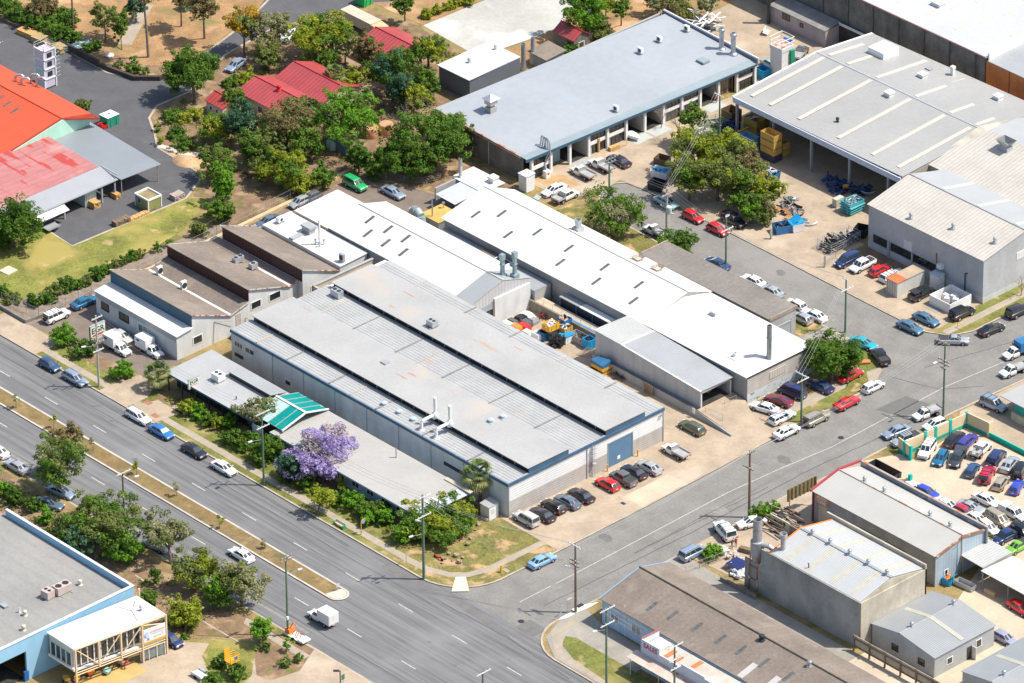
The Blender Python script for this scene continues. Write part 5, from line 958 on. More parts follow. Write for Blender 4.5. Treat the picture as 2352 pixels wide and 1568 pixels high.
# ---- 19 depot, left edge
T=thing("depot_hall","depot hall with a vivid orange-red roof and mint green gable at the left edge","building",(-115,-14,.12))
b_=MB();extX(b_,[(-24.0,.1),(-6.4,.1),(-6.4,5.3),(-12.4,6.8),(-24.0,4.7)],-170,-98.2);b_.part("wall",wall_mint,T)
b_=MB();b_.slab((-170,-26,4.45),(-98.6,-26,4.45),(-98.6,-12.4,7.0),(-170,-12.4,7.0),.12);b_.slab((-98.6,-12.4,7.0),(-170,-12.4,7.0),(-170,-5.9,5.5),(-96.4,-5.9,5.5),.12)
b_.add([(-98.6,-12.4,7.0),(-96.4,-5.9,5.5),(-98.6,-5.9,5.5)],[(0,1,2)]);b_.part("roof",orange_roof,T)
b_=MB();b_.tube((-170,-12.4,7.02),(-98.6,-12.4,7.02),.14,n=6);b_.part("ridge_cap",mat("orange_ridge",(.55,.07,.03)),T)
b_=MB();b_.slab((-98.6,-12.4,6.95),(-98.35,-12.4,6.95),(-98.35,-26,4.4),(-98.6,-26,4.4),.2);b_.slab((-96.5,-5.9,5.45),(-96.2,-5.9,5.45),(-98.3,-12.4,6.95),(-98.6,-12.4,6.95),.2);b_.part("barge_board",mat("dark_red_barge",(.3,.03,.02)),T)
for x,y in ((-114.5,-14.6),(-112.0,-14.8),(-109.6,-15.2),(-107.0,-15.6),(-106.2,-21.0)):
 z=4.45+(y+26)/13.6*2.55+.04;b_=MB();b_.slab((x-.2,y-.9,z-.17),(x+.2,y-.9,z-.17),(x+.2,y+.9,z+.17),(x-.2,y+.9,z+.17),.05);b_.part("skylight",skyl,T)
for x,y in ((-115.5,-8.6),(-113.9,-8.6),(-113.8,-6.6),(-112.2,-6.6)):
 b_=MB();zz=6.1;b_.path([(x,y,zz-.5),(x,y,zz+.9),(x+.3,y+.2,zz+1.3),(x+.9,y+.6,zz+1.4),(x+1.3,y+.8,zz+1.1)],.22,8);b_.part("roof_duct",galv_pl,T,smooth=45)
lip(T,-104.5,-23.4,4.9,8.0,.16,"flue",white_pt,False)
T=thing("depot_store","depot store with a faded patchy pink-red roof and grey verandah","building",(-92,-30,.12))
b_=MB();b_.prism([(-98.6,-60),(-86,-60),(-86,-15.9),(-98.6,-15.9)],.1,[4.7,4.1,4.1,4.7]);b_.part("wall",wall_grey,T)
b_=MB();b_.slab((-98.9,-60,4.9),(-84.9,-60,4.3),(-84.9,-15.7,4.3),(-98.9,-15.6,4.9),.12);b_.part("roof",pink_roof,T)
b_=MB();b_.slab((-84.9,-60,4.25),(-80.6,-60,3.5),(-80.6,-15.2,3.5),(-84.9,-15.2,4.25),.1);b_.part("verandah_roof",mat("verandah_grey",(.32,.33,.345),.5,n1=(.3,.06),rib=('Y',.6,.05,.02)),T)
b_=MB();b_.box(-81.0,-60,3.3,-80.5,-15.1,3.42);b_.box(-85,-15.2,4.2,-80.5,-15.0,4.35);b_.part("gutter",trimg,T)
for y in (-15.6,-18.4,-26.5,-33.6):b_=MB();b_.box(-81,y-.13,.1,-80.75,y+.13,3.35);b_.part("verandah_post",trimg,T)
b_=MB();b_.box(-82.6,-60,.1,-82.3,-27.2,3.1);b_.part("front_wall",wall_white,T)
b_=MB();b_.slab((-80.8,-34.3,3.1),(-80.8,-26.7,3.1),(-79.2,-26.7,2.6),(-79.2,-34.3,2.6),.06);b_.part("white_awning",white_pt,T)
T=thing("open_canopy","flat grey sheet canopy on thin posts over the depot yard","canopy",(-90,-10.5,.12))
b_=MB();b_.slab((-99.7,-14.9,3.75),(-80.0,-14.9,3.5),(-79.6,-6.5,3.45),(-99.3,-5.9,3.75),.1);b_.part("roof",mat("canopy_zinc",(.27,.29,.305),.45,.2,n1=(.2,.06)),T)
for x,y in ((-80,-7.0),(-80.3,-14.6),(-90,-7.0),(-90,-14.6),(-98.5,-7)):b_=MB();b_.tube((x,y,.1),(x,y,3.5),.08);b_.part("post",trimg,T)
T=thing("filter_tower","lilac and white framed filter tower standing beside the orange roof","tower",(-119,0,.12))
x,y=-119.6,1.2
b_=MB();b_.box(x-1.2,y-1.2,.4,x+1.2,y+1.2,7.4);b_.part("cabinet",wall_lilac,T)
b_=MB()
for a in (-1.25,1.25):
 for c in (-1.25,1.25):b_.box(x+a-.1,y+c-.1,.1,x+a+.1,y+c+.1,7.6)
for z in (2.0,3.9,5.7,7.5):b_.box(x+1.15,y-1.35,z,x+1.35,y+1.35,z+.2);b_.box(x-1.35,y-1.35,z,x+1.35,y-1.15,z+.2)
b_.part("white_frame",white_pt,T)
b_=MB()
for z in (2.5,4.4,6.1):b_.box(x+1.2,y-.5,z,x+1.27,y+.5,z+.9)
b_.part("hatch",darkst,T)
b_=MB()
for z in (8.0,8.5):b_.path([(x-1.3,y-1.3,z),(x+1.3,y-1.3,z),(x+1.3,y+1.3,z),(x-1.3,y+1.3,z),(x-1.3,y-1.3,z)],.04,5)
for a in (-1.3,1.3):
 for c in (-1.3,1.3):b_.tube((x+a,y+c,7.4),(x+a,y+c,8.5),.04,n=5)
for k in range(8):z=2+k*.75;b_.path([(x+.4,y+1.3,z),(x+.4,y+2.2,z),(x+1.3,y+2.2,z),(x+1.3,y+1.3,z)],.035,5)
b_.part("ladder_cage",steel,T)
# green box building detail: small things
def kiosk(x0,x1,y0,y1,h,label):
 T=thing("kiosk",label,"kiosk",((x0+x1)/2,(y0+y1)/2,.12))
 b_=MB();b_.box(x0,y0,.1,x1,y1,h-.3);b_.part("wall",mat("olive_wall",(.24,.25,.09),.7,n1=(.5,.1)),T)
 b_=MB();b_.box(x0+.1,y0+.1,h-.35,x1-.1,y1-.1,h-.25);b_.part("roof",mat("olive_roof",(.28,.23,.11),.8,n1=(.6,.3)),T)
 b_=MB()
 for a,c,e,f in ((x0-.1,x1+.1,y0-.1,y0+.1),(x0-.1,x1+.1,y1-.1,y1+.1),(x0-.1,x0+.1,y0+.1,y1-.1),(x1-.1,x1+.1,y0+.1,y1-.1)):b_.box(a,e,h-.3,c,f,h)
 for a in (x0,x1):
  for c in (y0,y1):b_.box(a-.08,c-.08,.1,a+.08,c+.08,h-.3)
 b_.part("white_frame",white_pt,T);winY(T,y0,x0+.6,x0+1.6,1.1,1.9,1,fm=trimg)
kiosk(-76.3,-72.9,-15.0,-12.2,2.5,"olive green kiosk with white corner frame at the lawn edge")
# ---- 20 red-roofed houses
def gableroof(T,x0,x1,y0,y1,ze,zr,axis='X',rm=red_roof,wm=wall_cream,oh=.4,m=None):
 b_=MB();r=MB();c=m if m is not None else ((y0+y1)/2 if axis=='X' else (x0+x1)/2)
 if axis=='X':
  extX(b_,[(y0,.1),(y1,.1),(y1,ze-.1),(c,zr-.12),(y0,ze-.1)],x0,x1)
  r.slab((x0-oh,y0-oh,ze-.1),(x1+oh,y0-oh,ze-.1),(x1+oh,c,zr),(x0-oh,c,zr),.1);r.slab((x1+oh,c,zr),(x0-oh,c,zr),(x0-oh,y1+oh,ze-.1),(x1+oh,y1+oh,ze-.1),.1)
  k=MB();k.tube((x0-oh,c,zr+.02),(x1+oh,c,zr+.02),.12,n=6)
 else:
  extY(b_,[(x0,.1),(x1,.1),(x1,ze-.1),(c,zr-.12),(x0,ze-.1)],y0,y1)
  r.slab((x0-oh,y0-oh,ze-.1),(c,y0-oh,zr),(c,y1+oh,zr),(x0-oh,y1+oh,ze-.1),.1);r.slab((c,y0-oh,zr),(x1+oh,y0-oh,ze-.1),(x1+oh,y1+oh,ze-.1),(c,y1+oh,zr),.1)
  k=MB();k.tube((c,y0-oh,zr+.02),(c,y1+oh,zr+.02),.12,n=6)
 b_.part("wall",wm,T);rr=r.part("roof",rm,T);k.part("ridge_cap",mat("red_ridge",(.40,.03,.03)),rr);return rr
T=thing("red_roof_house","house with a red tin roof and two round vents among the trees","house",(-85,30,.12))
rr=gableroof(T,-89.5,-77.5,27.8,36.2,3.4,5.0);gableroof(T,-90.8,-80.5,20.4,28.2,3.15,4.45,'X',oh=.35)
whirly(rr,-82.5,33.4,4.95,.35,m_=redp);whirly(rr,-84.5,24.0,4.5,.35,m_=redp)
winY(T,20.4,-89.5,-88.3,1.1,2.2,1);winY(T,20.4,-86,-84.6,1.1,2.2,1)
T=thing("red_roof_house","red ribbed roof house below the parked truck and half hidden by trees","house",(-85,50,.12))
gableroof(T,-90,-81.2,47.2,55.4,3.0,4.5);winY(T,47.2,-88,-86.5,1.0,2.1,1)
T=thing("garden_shed","small cream shed with red gable roof next to the big round tree","shed",(-91,16.8,.12))
rr=gableroof(T,-93.2,-88.9,15.0,19.2,2.5,3.4,'X',oh=.25);winY(T,15.0,-92.4,-91.6,1.0,1.7,1);winY(T,15.0,-90.8,-90.0,1.0,1.7,1)
T=thing("garden_shed","tiny brick hut with a red gable roof beside the concrete slab","shed",(-67,76.5,.12))
gableroof(T,-69.9,-65.0,74.8,78.4,3.0,4.2,'X',wm=wall_block,oh=.3);winX(T,-65.0,75.9,77.2,.9,2.0,1)
T=thing("flat_roof_shed","dark-sided shed with a bright white flat roof beside the concrete slab","shed",(-69,56,.12))
b_=MB();b_.prism([(-72.6,50.1),(-64.8,50.1),(-64.8,61.9),(-72.6,61.9)],.1,[4.1,4.2,4.2,4.1]);b_.part("wall",mat("dark_slate_wall",(.13,.15,.17),.7,n1=(.4,.1),rib=('X',.5,.1,.01)),T)
b_=MB();b_.slab((-72.8,49.8,4.3),(-64.6,49.8,4.4),(-64.9,62.1,4.4),(-73.1,62.1,4.3),.12);b_.part("roof",mat("matt_white_roof",(.56,.55,.53),.6,n1=(.2,.06)),T)
whirly(T,-70,60.9,4.35,.25);whirly(T,-69.5,54.3,4.35,.3)
T=thing("flat_roof_shed","small dark sloping shed between two grey flues","shed",(-65,64.5,.12))
b_=MB();b_.box(-67.8,66.9,.1,-63.6,71.2,2.6);b_.part("wall",wall_grey,T);b_=MB();b_.slab((-68,66.6,2.7),(-63.3,66.6,2.6),(-63.3,71.5,2.9),(-68,71.5,3.0),.1);b_.part("roof",asb,T)
for x,y,h in ((-66.9,64.6,5.3),(-67.3,67.2,5.3),(-66.2,79.6,7.0)):
 T=thing("ventilation_stack",{64.6:"left grey flue beside the white flat-roofed shed",67.2:"right grey flue of the pair beside the white flat-roofed shed",79.6:"tall grey flue next to the brick hut with red roof"}[y],"flue",(x,y,.12),"grey flues behind the pale blue roof")
 b_=MB();b_.lathe((x,y,0),[(.55,.1),(.6,.7),(.42,1.2),(.4,h),(.32,h),(.32,h-.6)],14);b_.part("pipe",steel,T,smooth=35)
T=thing("teal_office","corner office with pale roof, teal wall and cream base at the right edge","office",(78,45,.12))
b_=MB();b_.box(72.3,40.0,.1,100,60,1.6);b_.part("base_wall",wall_cream,T);b_=MB();b_.box(72.5,40.6,1.6,100,60,3.6);b_.part("upper_wall",wall_teal,T)
b_=MB();b_.slab((69.9,39.9,3.6),(100,39.9,3.6),(100,60,4.6),(71.2,60,4.6),.12);b_.part("roof",mat("pale_office_roof",(.36,.36,.355),.6,n1=(.3,.06)),T)
T=thing("cream_hut","cream rendered hut with a blue sign at the top edge of the frame","hut",(-97,84,.12))
b_=MB();b_.box(-104.5,77.5,.1,-99.0,82,3.4);b_.part("wall",mat("cream_hut_wall",(.58,.54,.46)),T);b_=MB();b_.slab((-104.8,77.2,3.4),(-98.7,77.2,3.4),(-98.7,82.3,3.8),(-104.8,82.3,3.8),.1);b_.part("roof",trimg,T);b_=MB();b_.box(-98.98,78.5,1.2,-98.9,80.6,2.3);b_.part("blue_sign",blu2,T)
# small rooms behind the white sheds
T=thing("plant_room","small cream plant room with a tall flue and aerial behind the white warehouse","shed",(-40,28.5,.12))
b_=MB();b_.box(-43.0,26.4,.1,-35.6,31.0,3.0);b_.part("wall",wall_grey,T);b_=MB();b_.box(-43.2,26.2,3.0,-35.4,31.2,3.15);b_.part("roof",white_roof2,T)
lip(T,-42.0,27.2,3.1,6.6,.32,cone=False);boxvent(T,-37.0,30.0,3.1,1.2,1.2,1.1)
T=thing("tin_shelter","grey tin shelter beside the rear yard","shelter",(-39,23.6,.12))
b_=MB();b_.slab((-41,20.6,2.8),(-36.2,20.6,2.7),(-36.2,26.2,3.0),(-41,26.2,3.0),.08);b_.part("roof",mat("lilac_tin",(.46,.48,.53),.5,n1=(.4,.06)),T)
b_=MB();b_.box(-40.6,25.6,.1,-36.4,25.8,2.8);b_.box(-42.2,21.5,.1,-41.9,26.0,3.2);b_.part("wall",wall_grey,T)
for x,y in ((-40.7,20.9),(-36.4,20.9)):b_=MB();b_.tube((x,y,.1),(x,y,2.7),.06);b_.part("post",trimg,T)
T=thing("compressor_box","box with yellowed ribbed top and a curved grey duct in the rear yard","machine",(-36,16,.12))
b_=MB();b_.box(-38.0,14.6,.1,-33.6,19.2,2.5);b_.part("cabinet",galv_pl,T);b_=MB();b_.box(-38.1,14.5,2.5,-33.5,19.3,2.62);b_.part("yellow_lid",mat("yellowed_lid",(.50,.36,.10),.7,n1=(.6,.15),rib=('Y',.4,.12,.02)),T)
b_=MB();b_.path([(-38.8,13.6,.3),(-38.9,13.6,2.6),(-38.4,13.4,3.6),(-37.4,13.2,3.9),(-36.2,13.0,3.4),(-35.8,13.0,1.4)],.75,12);b_.part("duct",mat("duct_green_grey",(.36,.42,.42),.5,.3,n1=(1,.15)),T,smooth=50)
b_=MB();b_.lathe((-36.0,15.4,2.6),[(.12,0),(.12,3.2),(.2,3.25),(.2,3.45)],8);b_.part("vent_pipe",steel,T);b_=MB();b_.lathe((-36.8,18.6,2.6),[(.1,0),(.1,.8),(.25,.9),(.25,1.1)],8);b_.part("vent_pipe",steel,T)
# ================================================================= vehicles
def carpaint(nm,c,metal=.0):
 if "paint_"+nm in MT:return MT["paint_"+nm]
 return mat("paint_"+nm,c,.28,metal,n1=(1.5,.06),coat=.8,spec=.5)
PC={"white":(.78,.78,.77),"silver":(.42,.44,.46),"light grey":(.50,.50,.49),"grey":(.16,.17,.18),"dark grey":(.06,.065,.075),"black":(.012,.012,.015),"near-black":(.02,.018,.03),"navy":(.02,.035,.12),
  "dark blue":(.025,.07,.17),"blue":(.03,.16,.42),"bright blue":(.03,.06,.45),"pale blue":(.22,.40,.62),"steel blue":(.09,.20,.30),"silver-blue":(.30,.37,.47),"blue-grey":(.13,.18,.24),"teal":(.02,.33,.40),"deep teal":(.01,.13,.26),"purple":(.06,.05,.28),
  "red":(.62,.015,.02),"crimson":(.45,.015,.05),"maroon":(.17,.02,.04),"green":(.02,.36,.11),"lime":(.16,.42,.03),"olive":(.10,.11,.06),"gold":(.42,.36,.26),"beige":(.40,.37,.28),"lilac":(.30,.30,.42),"aqua silver":(.32,.45,.45),"plum":(.18,.02,.10)}
gl_car=mat("car_glass",(.03,.045,.05),.05,0,n1=(2,.3),spec=1.0)
gl_ref=mat("car_glass_lit",(.45,.55,.55),.25,0,n1=(3,.3))
tyrem=mat("tyre_rubber",(.02,.02,.02),.85,n1=(4,.2));rimm=mat("wheel_rim",(.42,.43,.44),.35,.5,n1=(4,.2));under=mat("underbody_shadow",(.015,.015,.016),.8,n1=(3,.2))
lampm=mat("headlight_lens",(.62,.64,.64),.15,0,n1=(4,.1),spec=.9);tailm=mat("tail_light_lens",(.42,.02,.02),.25,n1=(4,.1));platem=mat("number_plate",(.62,.62,.55),.5,n1=(4,.1))
tubm=mat("tray_liner",(.05,.05,.052),.7,n1=(2,.2));alum=mat("tray_aluminium",(.46,.46,.45),.5,.3,n1=(1,.15),rib=('Y',.25,.1,.01))
def loft(rings,close_ends=True):
 n=len(rings[0]);vs=[p for r in rings for p in r];fs=[]
 for i in range(len(rings)-1):
  for j in range(n-1):a=i*n+j;fs.append((a,a+1,a+n+1,a+n))
  a=i*n;fs.append((a+n-1,a,a+n,a+2*n-1))
 if close_ends:fs+=[tuple(range(n-1,-1,-1)),tuple(range((len(rings)-1)*n,len(rings)*n))]
 return vs,fs
def hull(sts,W,zb=.24):
 rs=[]
 for x,zt,wf in sts:
  w_=W/2*wf;zt2=zt;sh=zb+(zt-zb)*.62
  half=[(w_*.90,zb),(w_*.99,zb+.10),(w_,sh),(w_*.965,zt2-.07),(w_*.90,zt2-.015),(w_*.55,zt2+.02),(0,zt2+.03)]
  rs.append([(x,y,z) for y,z in half]+[(x,-y,z) for y,z in half[-2::-1]])
 return loft(rs)
SPEC={
 # L, W, H, belt stations (x,z,width), cabin (xr0,xf0,xr1,xf1), wheelbase half-positions
 "sedan":dict(L=4.8,W=1.82,H=1.44,st=[(-2.4,.62,.86),(-2.36,.90,.93),(-2.1,.98,.97),(-1.5,1.0,1),(0,.96,1),(1.0,.93,1),(1.7,.86,.98),(2.2,.76,.93),(2.38,.64,.84),(2.4,.45,.80)],cab=(-1.75,1.15,-1.05,.25),ax=(-1.4,1.42)),
 "hatch":dict(L=4.1,W=1.70,H=1.46,st=[(-2.03,.62,.88),(-2.02,.92,.94),(-1.7,.97,1),(0,.95,1),(.8,.92,1),(1.4,.85,.98),(1.9,.74,.92),(2.03,.62,.84),(2.05,.45,.80)],cab=(-2.0,1.05,-1.55,.15),ax=(-1.25,1.25)),
 "wagon":dict(L=4.9,W=1.82,H=1.48,st=[(-2.44,.62,.88),(-2.42,.94,.94),(-2.1,.98,1),(0,.96,1),(1.0,.93,1),(1.7,.86,.98),(2.25,.76,.93),(2.43,.64,.84),(2.45,.45,.80)],cab=(-2.40,1.15,-2.05,.25),ax=(-1.4,1.45)),
 "four-wheel drive":dict(L=4.7,W=1.88,H=1.84,st=[(-2.3,.75,.92),(-2.28,1.08,.96),(-2.0,1.13,1),(0,1.12,1),(1.0,1.10,1),(1.6,1.06,.98),(2.15,.98,.95),(2.33,.82,.9),(2.35,.5,.86)],cab=(-2.27,1.15,-2.1,.45),ax=(-1.35,1.4),r=.37,zb=.34),
 "people mover":dict(L=4.8,W=1.86,H=1.74,st=[(-2.38,.7,.90),(-2.36,1.02,.95),(-2.1,1.06,1),(0,1.04,1),(1.2,1.0,1),(1.8,.92,.97),(2.25,.78,.92),(2.4,.6,.84),(2.42,.45,.80)],cab=(-2.33,1.65,-2.1,.65),ax=(-1.4,1.45)),
 "van":dict(L=4.8,W=1.8,H=1.95,st=[(-2.38,.7,.95),(-2.36,1.1,.97),(-2.1,1.12,1),(0,1.12,1),(1.5,1.10,1),(2.1,1.0,.96),(2.38,.8,.9),(2.4,.5,.86)],cab=(-2.34,2.05,-2.25,1.35),ax=(-1.3,1.5)),
 "tray ute":dict(L=5.1,W=1.76,H=1.66,st=[(.02,.55,.96),(.03,1.02,1),(.5,1.02,1),(1.2,.98,1),(1.8,.93,.97),(2.3,.83,.92),(2.48,.7,.86),(2.5,.48,.82)],cab=(.06,1.45,.2,.85),ax=(-1.45,1.55),r=.34,tray=(-2.6,-.05,.95)),
 "crew-cab ute":dict(L=5.1,W=1.80,H=1.76,st=[(-2.5,.6,.94),(-2.48,1.06,.97),(-2.2,1.08,1),(0,1.06,1),(1.2,1.02,1),(1.8,.96,.97),(2.3,.86,.93),(2.48,.72,.86),(2.5,.48,.82)],cab=(-.85,1.4,-.72,.75),ax=(-1.45,1.55),r=.37,zb=.32,tub=(-2.42,-.95)),
 "crew-cab tray ute":dict(L=5.1,W=1.78,H=1.76,st=[(-.82,.55,.96),(-.80,1.04,1),(0,1.04,1),(1.2,1.02,1),(1.8,.96,.97),(2.3,.86,.93),(2.48,.72,.86),(2.5,.48,.82)],cab=(-.78,1.4,-.66,.75),ax=(-1.45,1.55),r=.37,zb=.32,tray=(-2.6,-.9,1.02)),
 "sedan ute":dict(L=5.05,W=1.84,H=1.46,st=[(-2.5,.62,.9),(-2.47,.96,.95),(-2.1,1.0,1),(0,.97,1),(1.1,.93,1),(1.8,.86,.98),(2.3,.76,.93),(2.48,.64,.84),(2.5,.45,.80)],cab=(-.75,1.25,-.35,.4),ax=(-1.5,1.5),cover=(-2.4,-.8)),
 "box van":dict(L=5.4,W=1.76,H=1.66,st=[(.10,.55,.96),(.11,1.02,1),(.6,1.02,1),(1.3,.98,1),(1.9,.93,.97),(2.4,.83,.92),(2.58,.7,.86),(2.6,.48,.82)],cab=(.14,1.55,.28,.95),ax=(-1.5,1.65),r=.34,box=(-2.7,.0,.85,2.55)),
}
SPEC["coupe"]=dict(SPEC["sedan"],cab=(-1.7,.95,-.85,.1),H=1.34)
_T={}
def build_proto(kind):
 if kind in _T:return _T[kind]
 S=SPEC[kind];W=S["W"];H=S["H"];zb=S.get("zb",.24);r=S.get("r",.32);P_=[]
 def mk(nm,b_,m_,sm=None,sub=None,paint=False):P_.append((nm,b_.mesh(kind+"_"+nm,(0,0,0),sm),m_,sub,paint))
 b_=MB();b_.add(*hull(S["st"],W,zb))
 xr0,xf0,xr1,xf1=S["cab"]
 def belt(x):
  st=S["st"]
  for (a,za,_),(c,zc,_) in zip(st,st[1:]):
   if a <= x <= c:return za+(zc-za)*(x-a)/max(c-a,1e-6)
  return st[-1][1]
 zr,zf=belt(xr0)-.03,belt(xf0)-.03;wb,wt=W/2*.90,W/2*(.70 if H<1.6 else .78)
 ring0=[(xr0,-wb*.97,zr),(xf0,-wb*.93,zf),(xf0+.04,0,zf+.03),(xf0,wb*.93,zf),(xr0,wb*.97,zr),(xr0-.04,0,zr+.03)]
 def lerp(a,c,t_):return tuple(a[i]+(c[i]-a[i])*t_ for i in range(3))
 top=[(xr1,-wt,H-.05),(xf1,-wt*.97,H-.05),(xf1+.05,0,H-.03),(xf1,wt*.97,H-.05),(xr1,wt,H-.05),(xr1-.05,0,H-.03)]
 crown=[(xr1+.12,-wt*.82,H-.005),(xf1-.15,-wt*.8,H-.005),(xf1-.12,0,H+.02),(xf1-.15,wt*.8,H-.005),(xr1+.12,wt*.82,H-.005),(xr1+.10,0,H+.02)]
 vs=ring0+top+crown;fs=[]
 for k in range(2):
  for j in range(6):fs.append((k*6+j,k*6+(j+1) % 6,(k+1)*6+(j+1) % 6,(k+1)*6+j))
 fs.append(tuple(range(12,18)));b_.add(vs,fs)
 if S.get("tub"):   # cut-out look: raised rim round a dark liner
  a,c=S["tub"];zt=belt(a+.3)
  for s in (-1,1):b_.box(a,s*(W/2-.12),zt-.1,c,s*(W/2-.04),zt+.10)
  b_.box(a-.04,-W/2+.05,zt-.3,a+.05,W/2-.05,zt+.10);b_.box(c,-W/2+.05,zt-.1,c+.06,W/2-.05,zt+.12)
 mk("body",b_,None,38,None,True)
 # glazing, 12 mm proud of the cabin faces
 def quad(nm,p,off,m_,sh=(.06,.10)):
  p=[Vector(q) for q in p];n_=(p[1]-p[0]).cross(p[3]-p[0]).normalized();c=sum(p,Vector())/4
  if n_.dot(off)<0:n_=-n_
  u0,v0=sh;q=[]
  for (s,t_) in ((u0,v0),(1-u0,v0),(1-u0,1-v0*.8),(u0,1-v0*.8)):
   a=p[0].lerp(p[1],s);d_=p[3].lerp(p[2],s);q.append(a.lerp(d_,t_))
  x=MB();x.add([v+n_*.015 for v in q]+[v-n_*.02 for v in q],[(0,1,2,3),(7,6,5,4),(0,4,5,1),(1,5,6,2),(2,6,7,3),(3,7,4,0)]);mk(nm,x,m_)
 quad("windscreen",[ring0[1],ring0[3],top[3],top[1]],Vector((1,0,.3)),gl_car)
 # centre columns of the cabin bulge by 4-5 cm, so lay the panes a little further out
 v=P_[-1][1].vertices
 for q in v:q.co.x+=.045
 quad("rear_window",[ring0[0],ring0[4],top[4],top[0]],Vector((-1,0,.3)),gl_car)
 for q in P_[-1][1].vertices:q.co.x -= .045
 split=(.5,) if (xf0-xr0)>1.9 else ()
 for s,(r0,r1,t0,t1) in ((-1,(0,1,0,1)),(1,(4,3,4,3))):
  A0,A1,B0,B1=ring0[r0],ring0[r1],top[t0],top[t1]
  cuts=[0,.5,1] if split else [0,1]
  if (xf0-xr0)>3.2:cuts=[0,.30,.64,1]
  for i in range(len(cuts)-1):
   a,c=cuts[i],cuts[i+1]
   quad("side_window",[lerp(A0,A1,a),lerp(A0,A1,c),lerp(B0,B1,c),lerp(B0,B1,a)],Vector((0,s,.3)),gl_car,(.05,.12))
 x=MB();L2=S["st"][-1][0];rx=S["st"][0][0]
 for ax in S["ax"]:
  for s in (-1,1):
   x.tube((ax,s*(W/2-.30),r),(ax,s*(W/2+.004),r+.02),r+.07,n=16)
 x.box(rx+.1,-W/2*.86,zb-.06,L2-.1,W/2*.86,zb+.05);x.box(L2-.06,-W/2*.6,.34,L2+.03,W/2*.6,.52)
 if S.get("tray") or S.get("box"):x.box(-2.4,-.45,.5,.2,.45,.75)
 mk("underbody_shadow",x,under)  # black underside and sills, with wheel-arch shadow painted in the same colour
 hz=S["st"][-3][1]-.13
 for s in (-1,1):
  x=MB();x.obox(Vector((S["st"][-3][0]+.08,s*W/2*.66,hz)),(.26,.36,.17),s*.25);mk("headlight",x,lampm)
  xr=rx if not (S.get("tray") or S.get("box")) else -2.6
  x=MB();x.box(xr-.02,s*(W/2*.88)-.13,.66,xr+.12,s*(W/2*.88)+.13,.86 if xr>-2.55 else .82);mk("tail_light",x,tailm)
  x=MB();x.obox(Vector((xf0-.22,s*(W/2+.06),zf+.10)),(.10,.2,.13),0);mk("wing_mirror",x,None,paint=True)
 x=MB();x.box(-2.66 if xr<-2.55 else rx-.03,-.2,.5,(-2.62 if xr<-2.55 else rx+.02),.2,.62);mk("number_plate",x,platem)
 for ax in S["ax"]:
  for s in (-1,1):
   x=MB();x.lathe((0,0,0),[(r*.55,-.1),(r*.9,-.105),(r,-.07),(r,.07),(r*.9,.105),(r*.55,.1)],16)
   Rm=Matrix.Translation((ax,s*(W/2-.075),r)) @ Matrix.Rotation(rad(90),4,'X');x.v=[tuple(Rm @ Vector(q)) for q in x.v];mk("wheel",x,tyrem,35)
   x=MB();x.tube((ax,s*(W/2+.02),r),(ax,s*(W/2+.04),r),r*.62,r*.55,n=10);mk("rim",x,rimm,None,"wheel")
 if S.get("tray"):
  a,c,z=S["tray"];x=MB();x.box(a,-W/2-.03,z-.14,c,W/2+.03,z-.04)
  for s in (-1,1):x.box(a,s*(W/2+.03),z-.04,c,s*(W/2-.02),z+.20)
  x.box(a-.03,-W/2,z-.04,a+.02,W/2,z+.20);x.box(c,-W/2,z-.04,c+.05,W/2,z+.62)
  for s in (-.55,-.2,.2,.55):x.box(c+.0,s-.02,z+.2,c+.055,s+.02,z+.62)
  mk("tray",x,alum)
 if S.get("tub"):
  a,c=S["tub"];x=MB();x.box(a+.04,-W/2+.13,belt(a+.3)+.035,c,W/2-.13,belt(a+.3)+.055);mk("tub_liner",x,tubm)
 if S.get("cover"):
  a,c=S["cover"];x=MB();x.box(a,-W/2*.84,belt(a+.4)-.02,c,W/2*.84,belt(a+.4)+.06);mk("tonneau_cover",x,tubm)
 if S.get("box"):
  a,c,z0,z1=S["box"];x=MB();x.box(a,-W/2-.1,z0-.1,c,W/2+.1,z1);mk("cargo_box",x,white_pt)
  x=MB();x.box(a-.03,-W/2,z0,a,-.02,z1-.1);x.box(a-.03,.02,z0,a,W/2,z1-.1);mk("rear_door",x,trimw)
 if kind in ("four-wheel drive","wagon","people mover"):
  for s in (-1,1):x=MB();x.tube((xr1+.2,s*wt*.9,H+.04),(xf1-.2,s*wt*.9,H+.04),.025,n=6);mk("roof_rail",x,darkst)
 _T[kind]=P_;return P_
VNAME={"sedan":"sedan","coupe":"coupe","hatch":"hatchback","wagon":"station_wagon","four-wheel drive":"four_wheel_drive","people mover":"people_mover","van":"van","tray ute":"tray_ute","crew-cab ute":"crew_cab_ute","crew-cab tray ute":"crew_cab_tray_ute","sedan ute":"sedan_ute","box van":"box_van"}
VCAT={"four-wheel drive":"car","van":"van","people mover":"car","tray ute":"ute","crew-cab ute":"ute","crew-cab tray ute":"ute","sedan ute":"ute","box van":"van"}
SRC={}
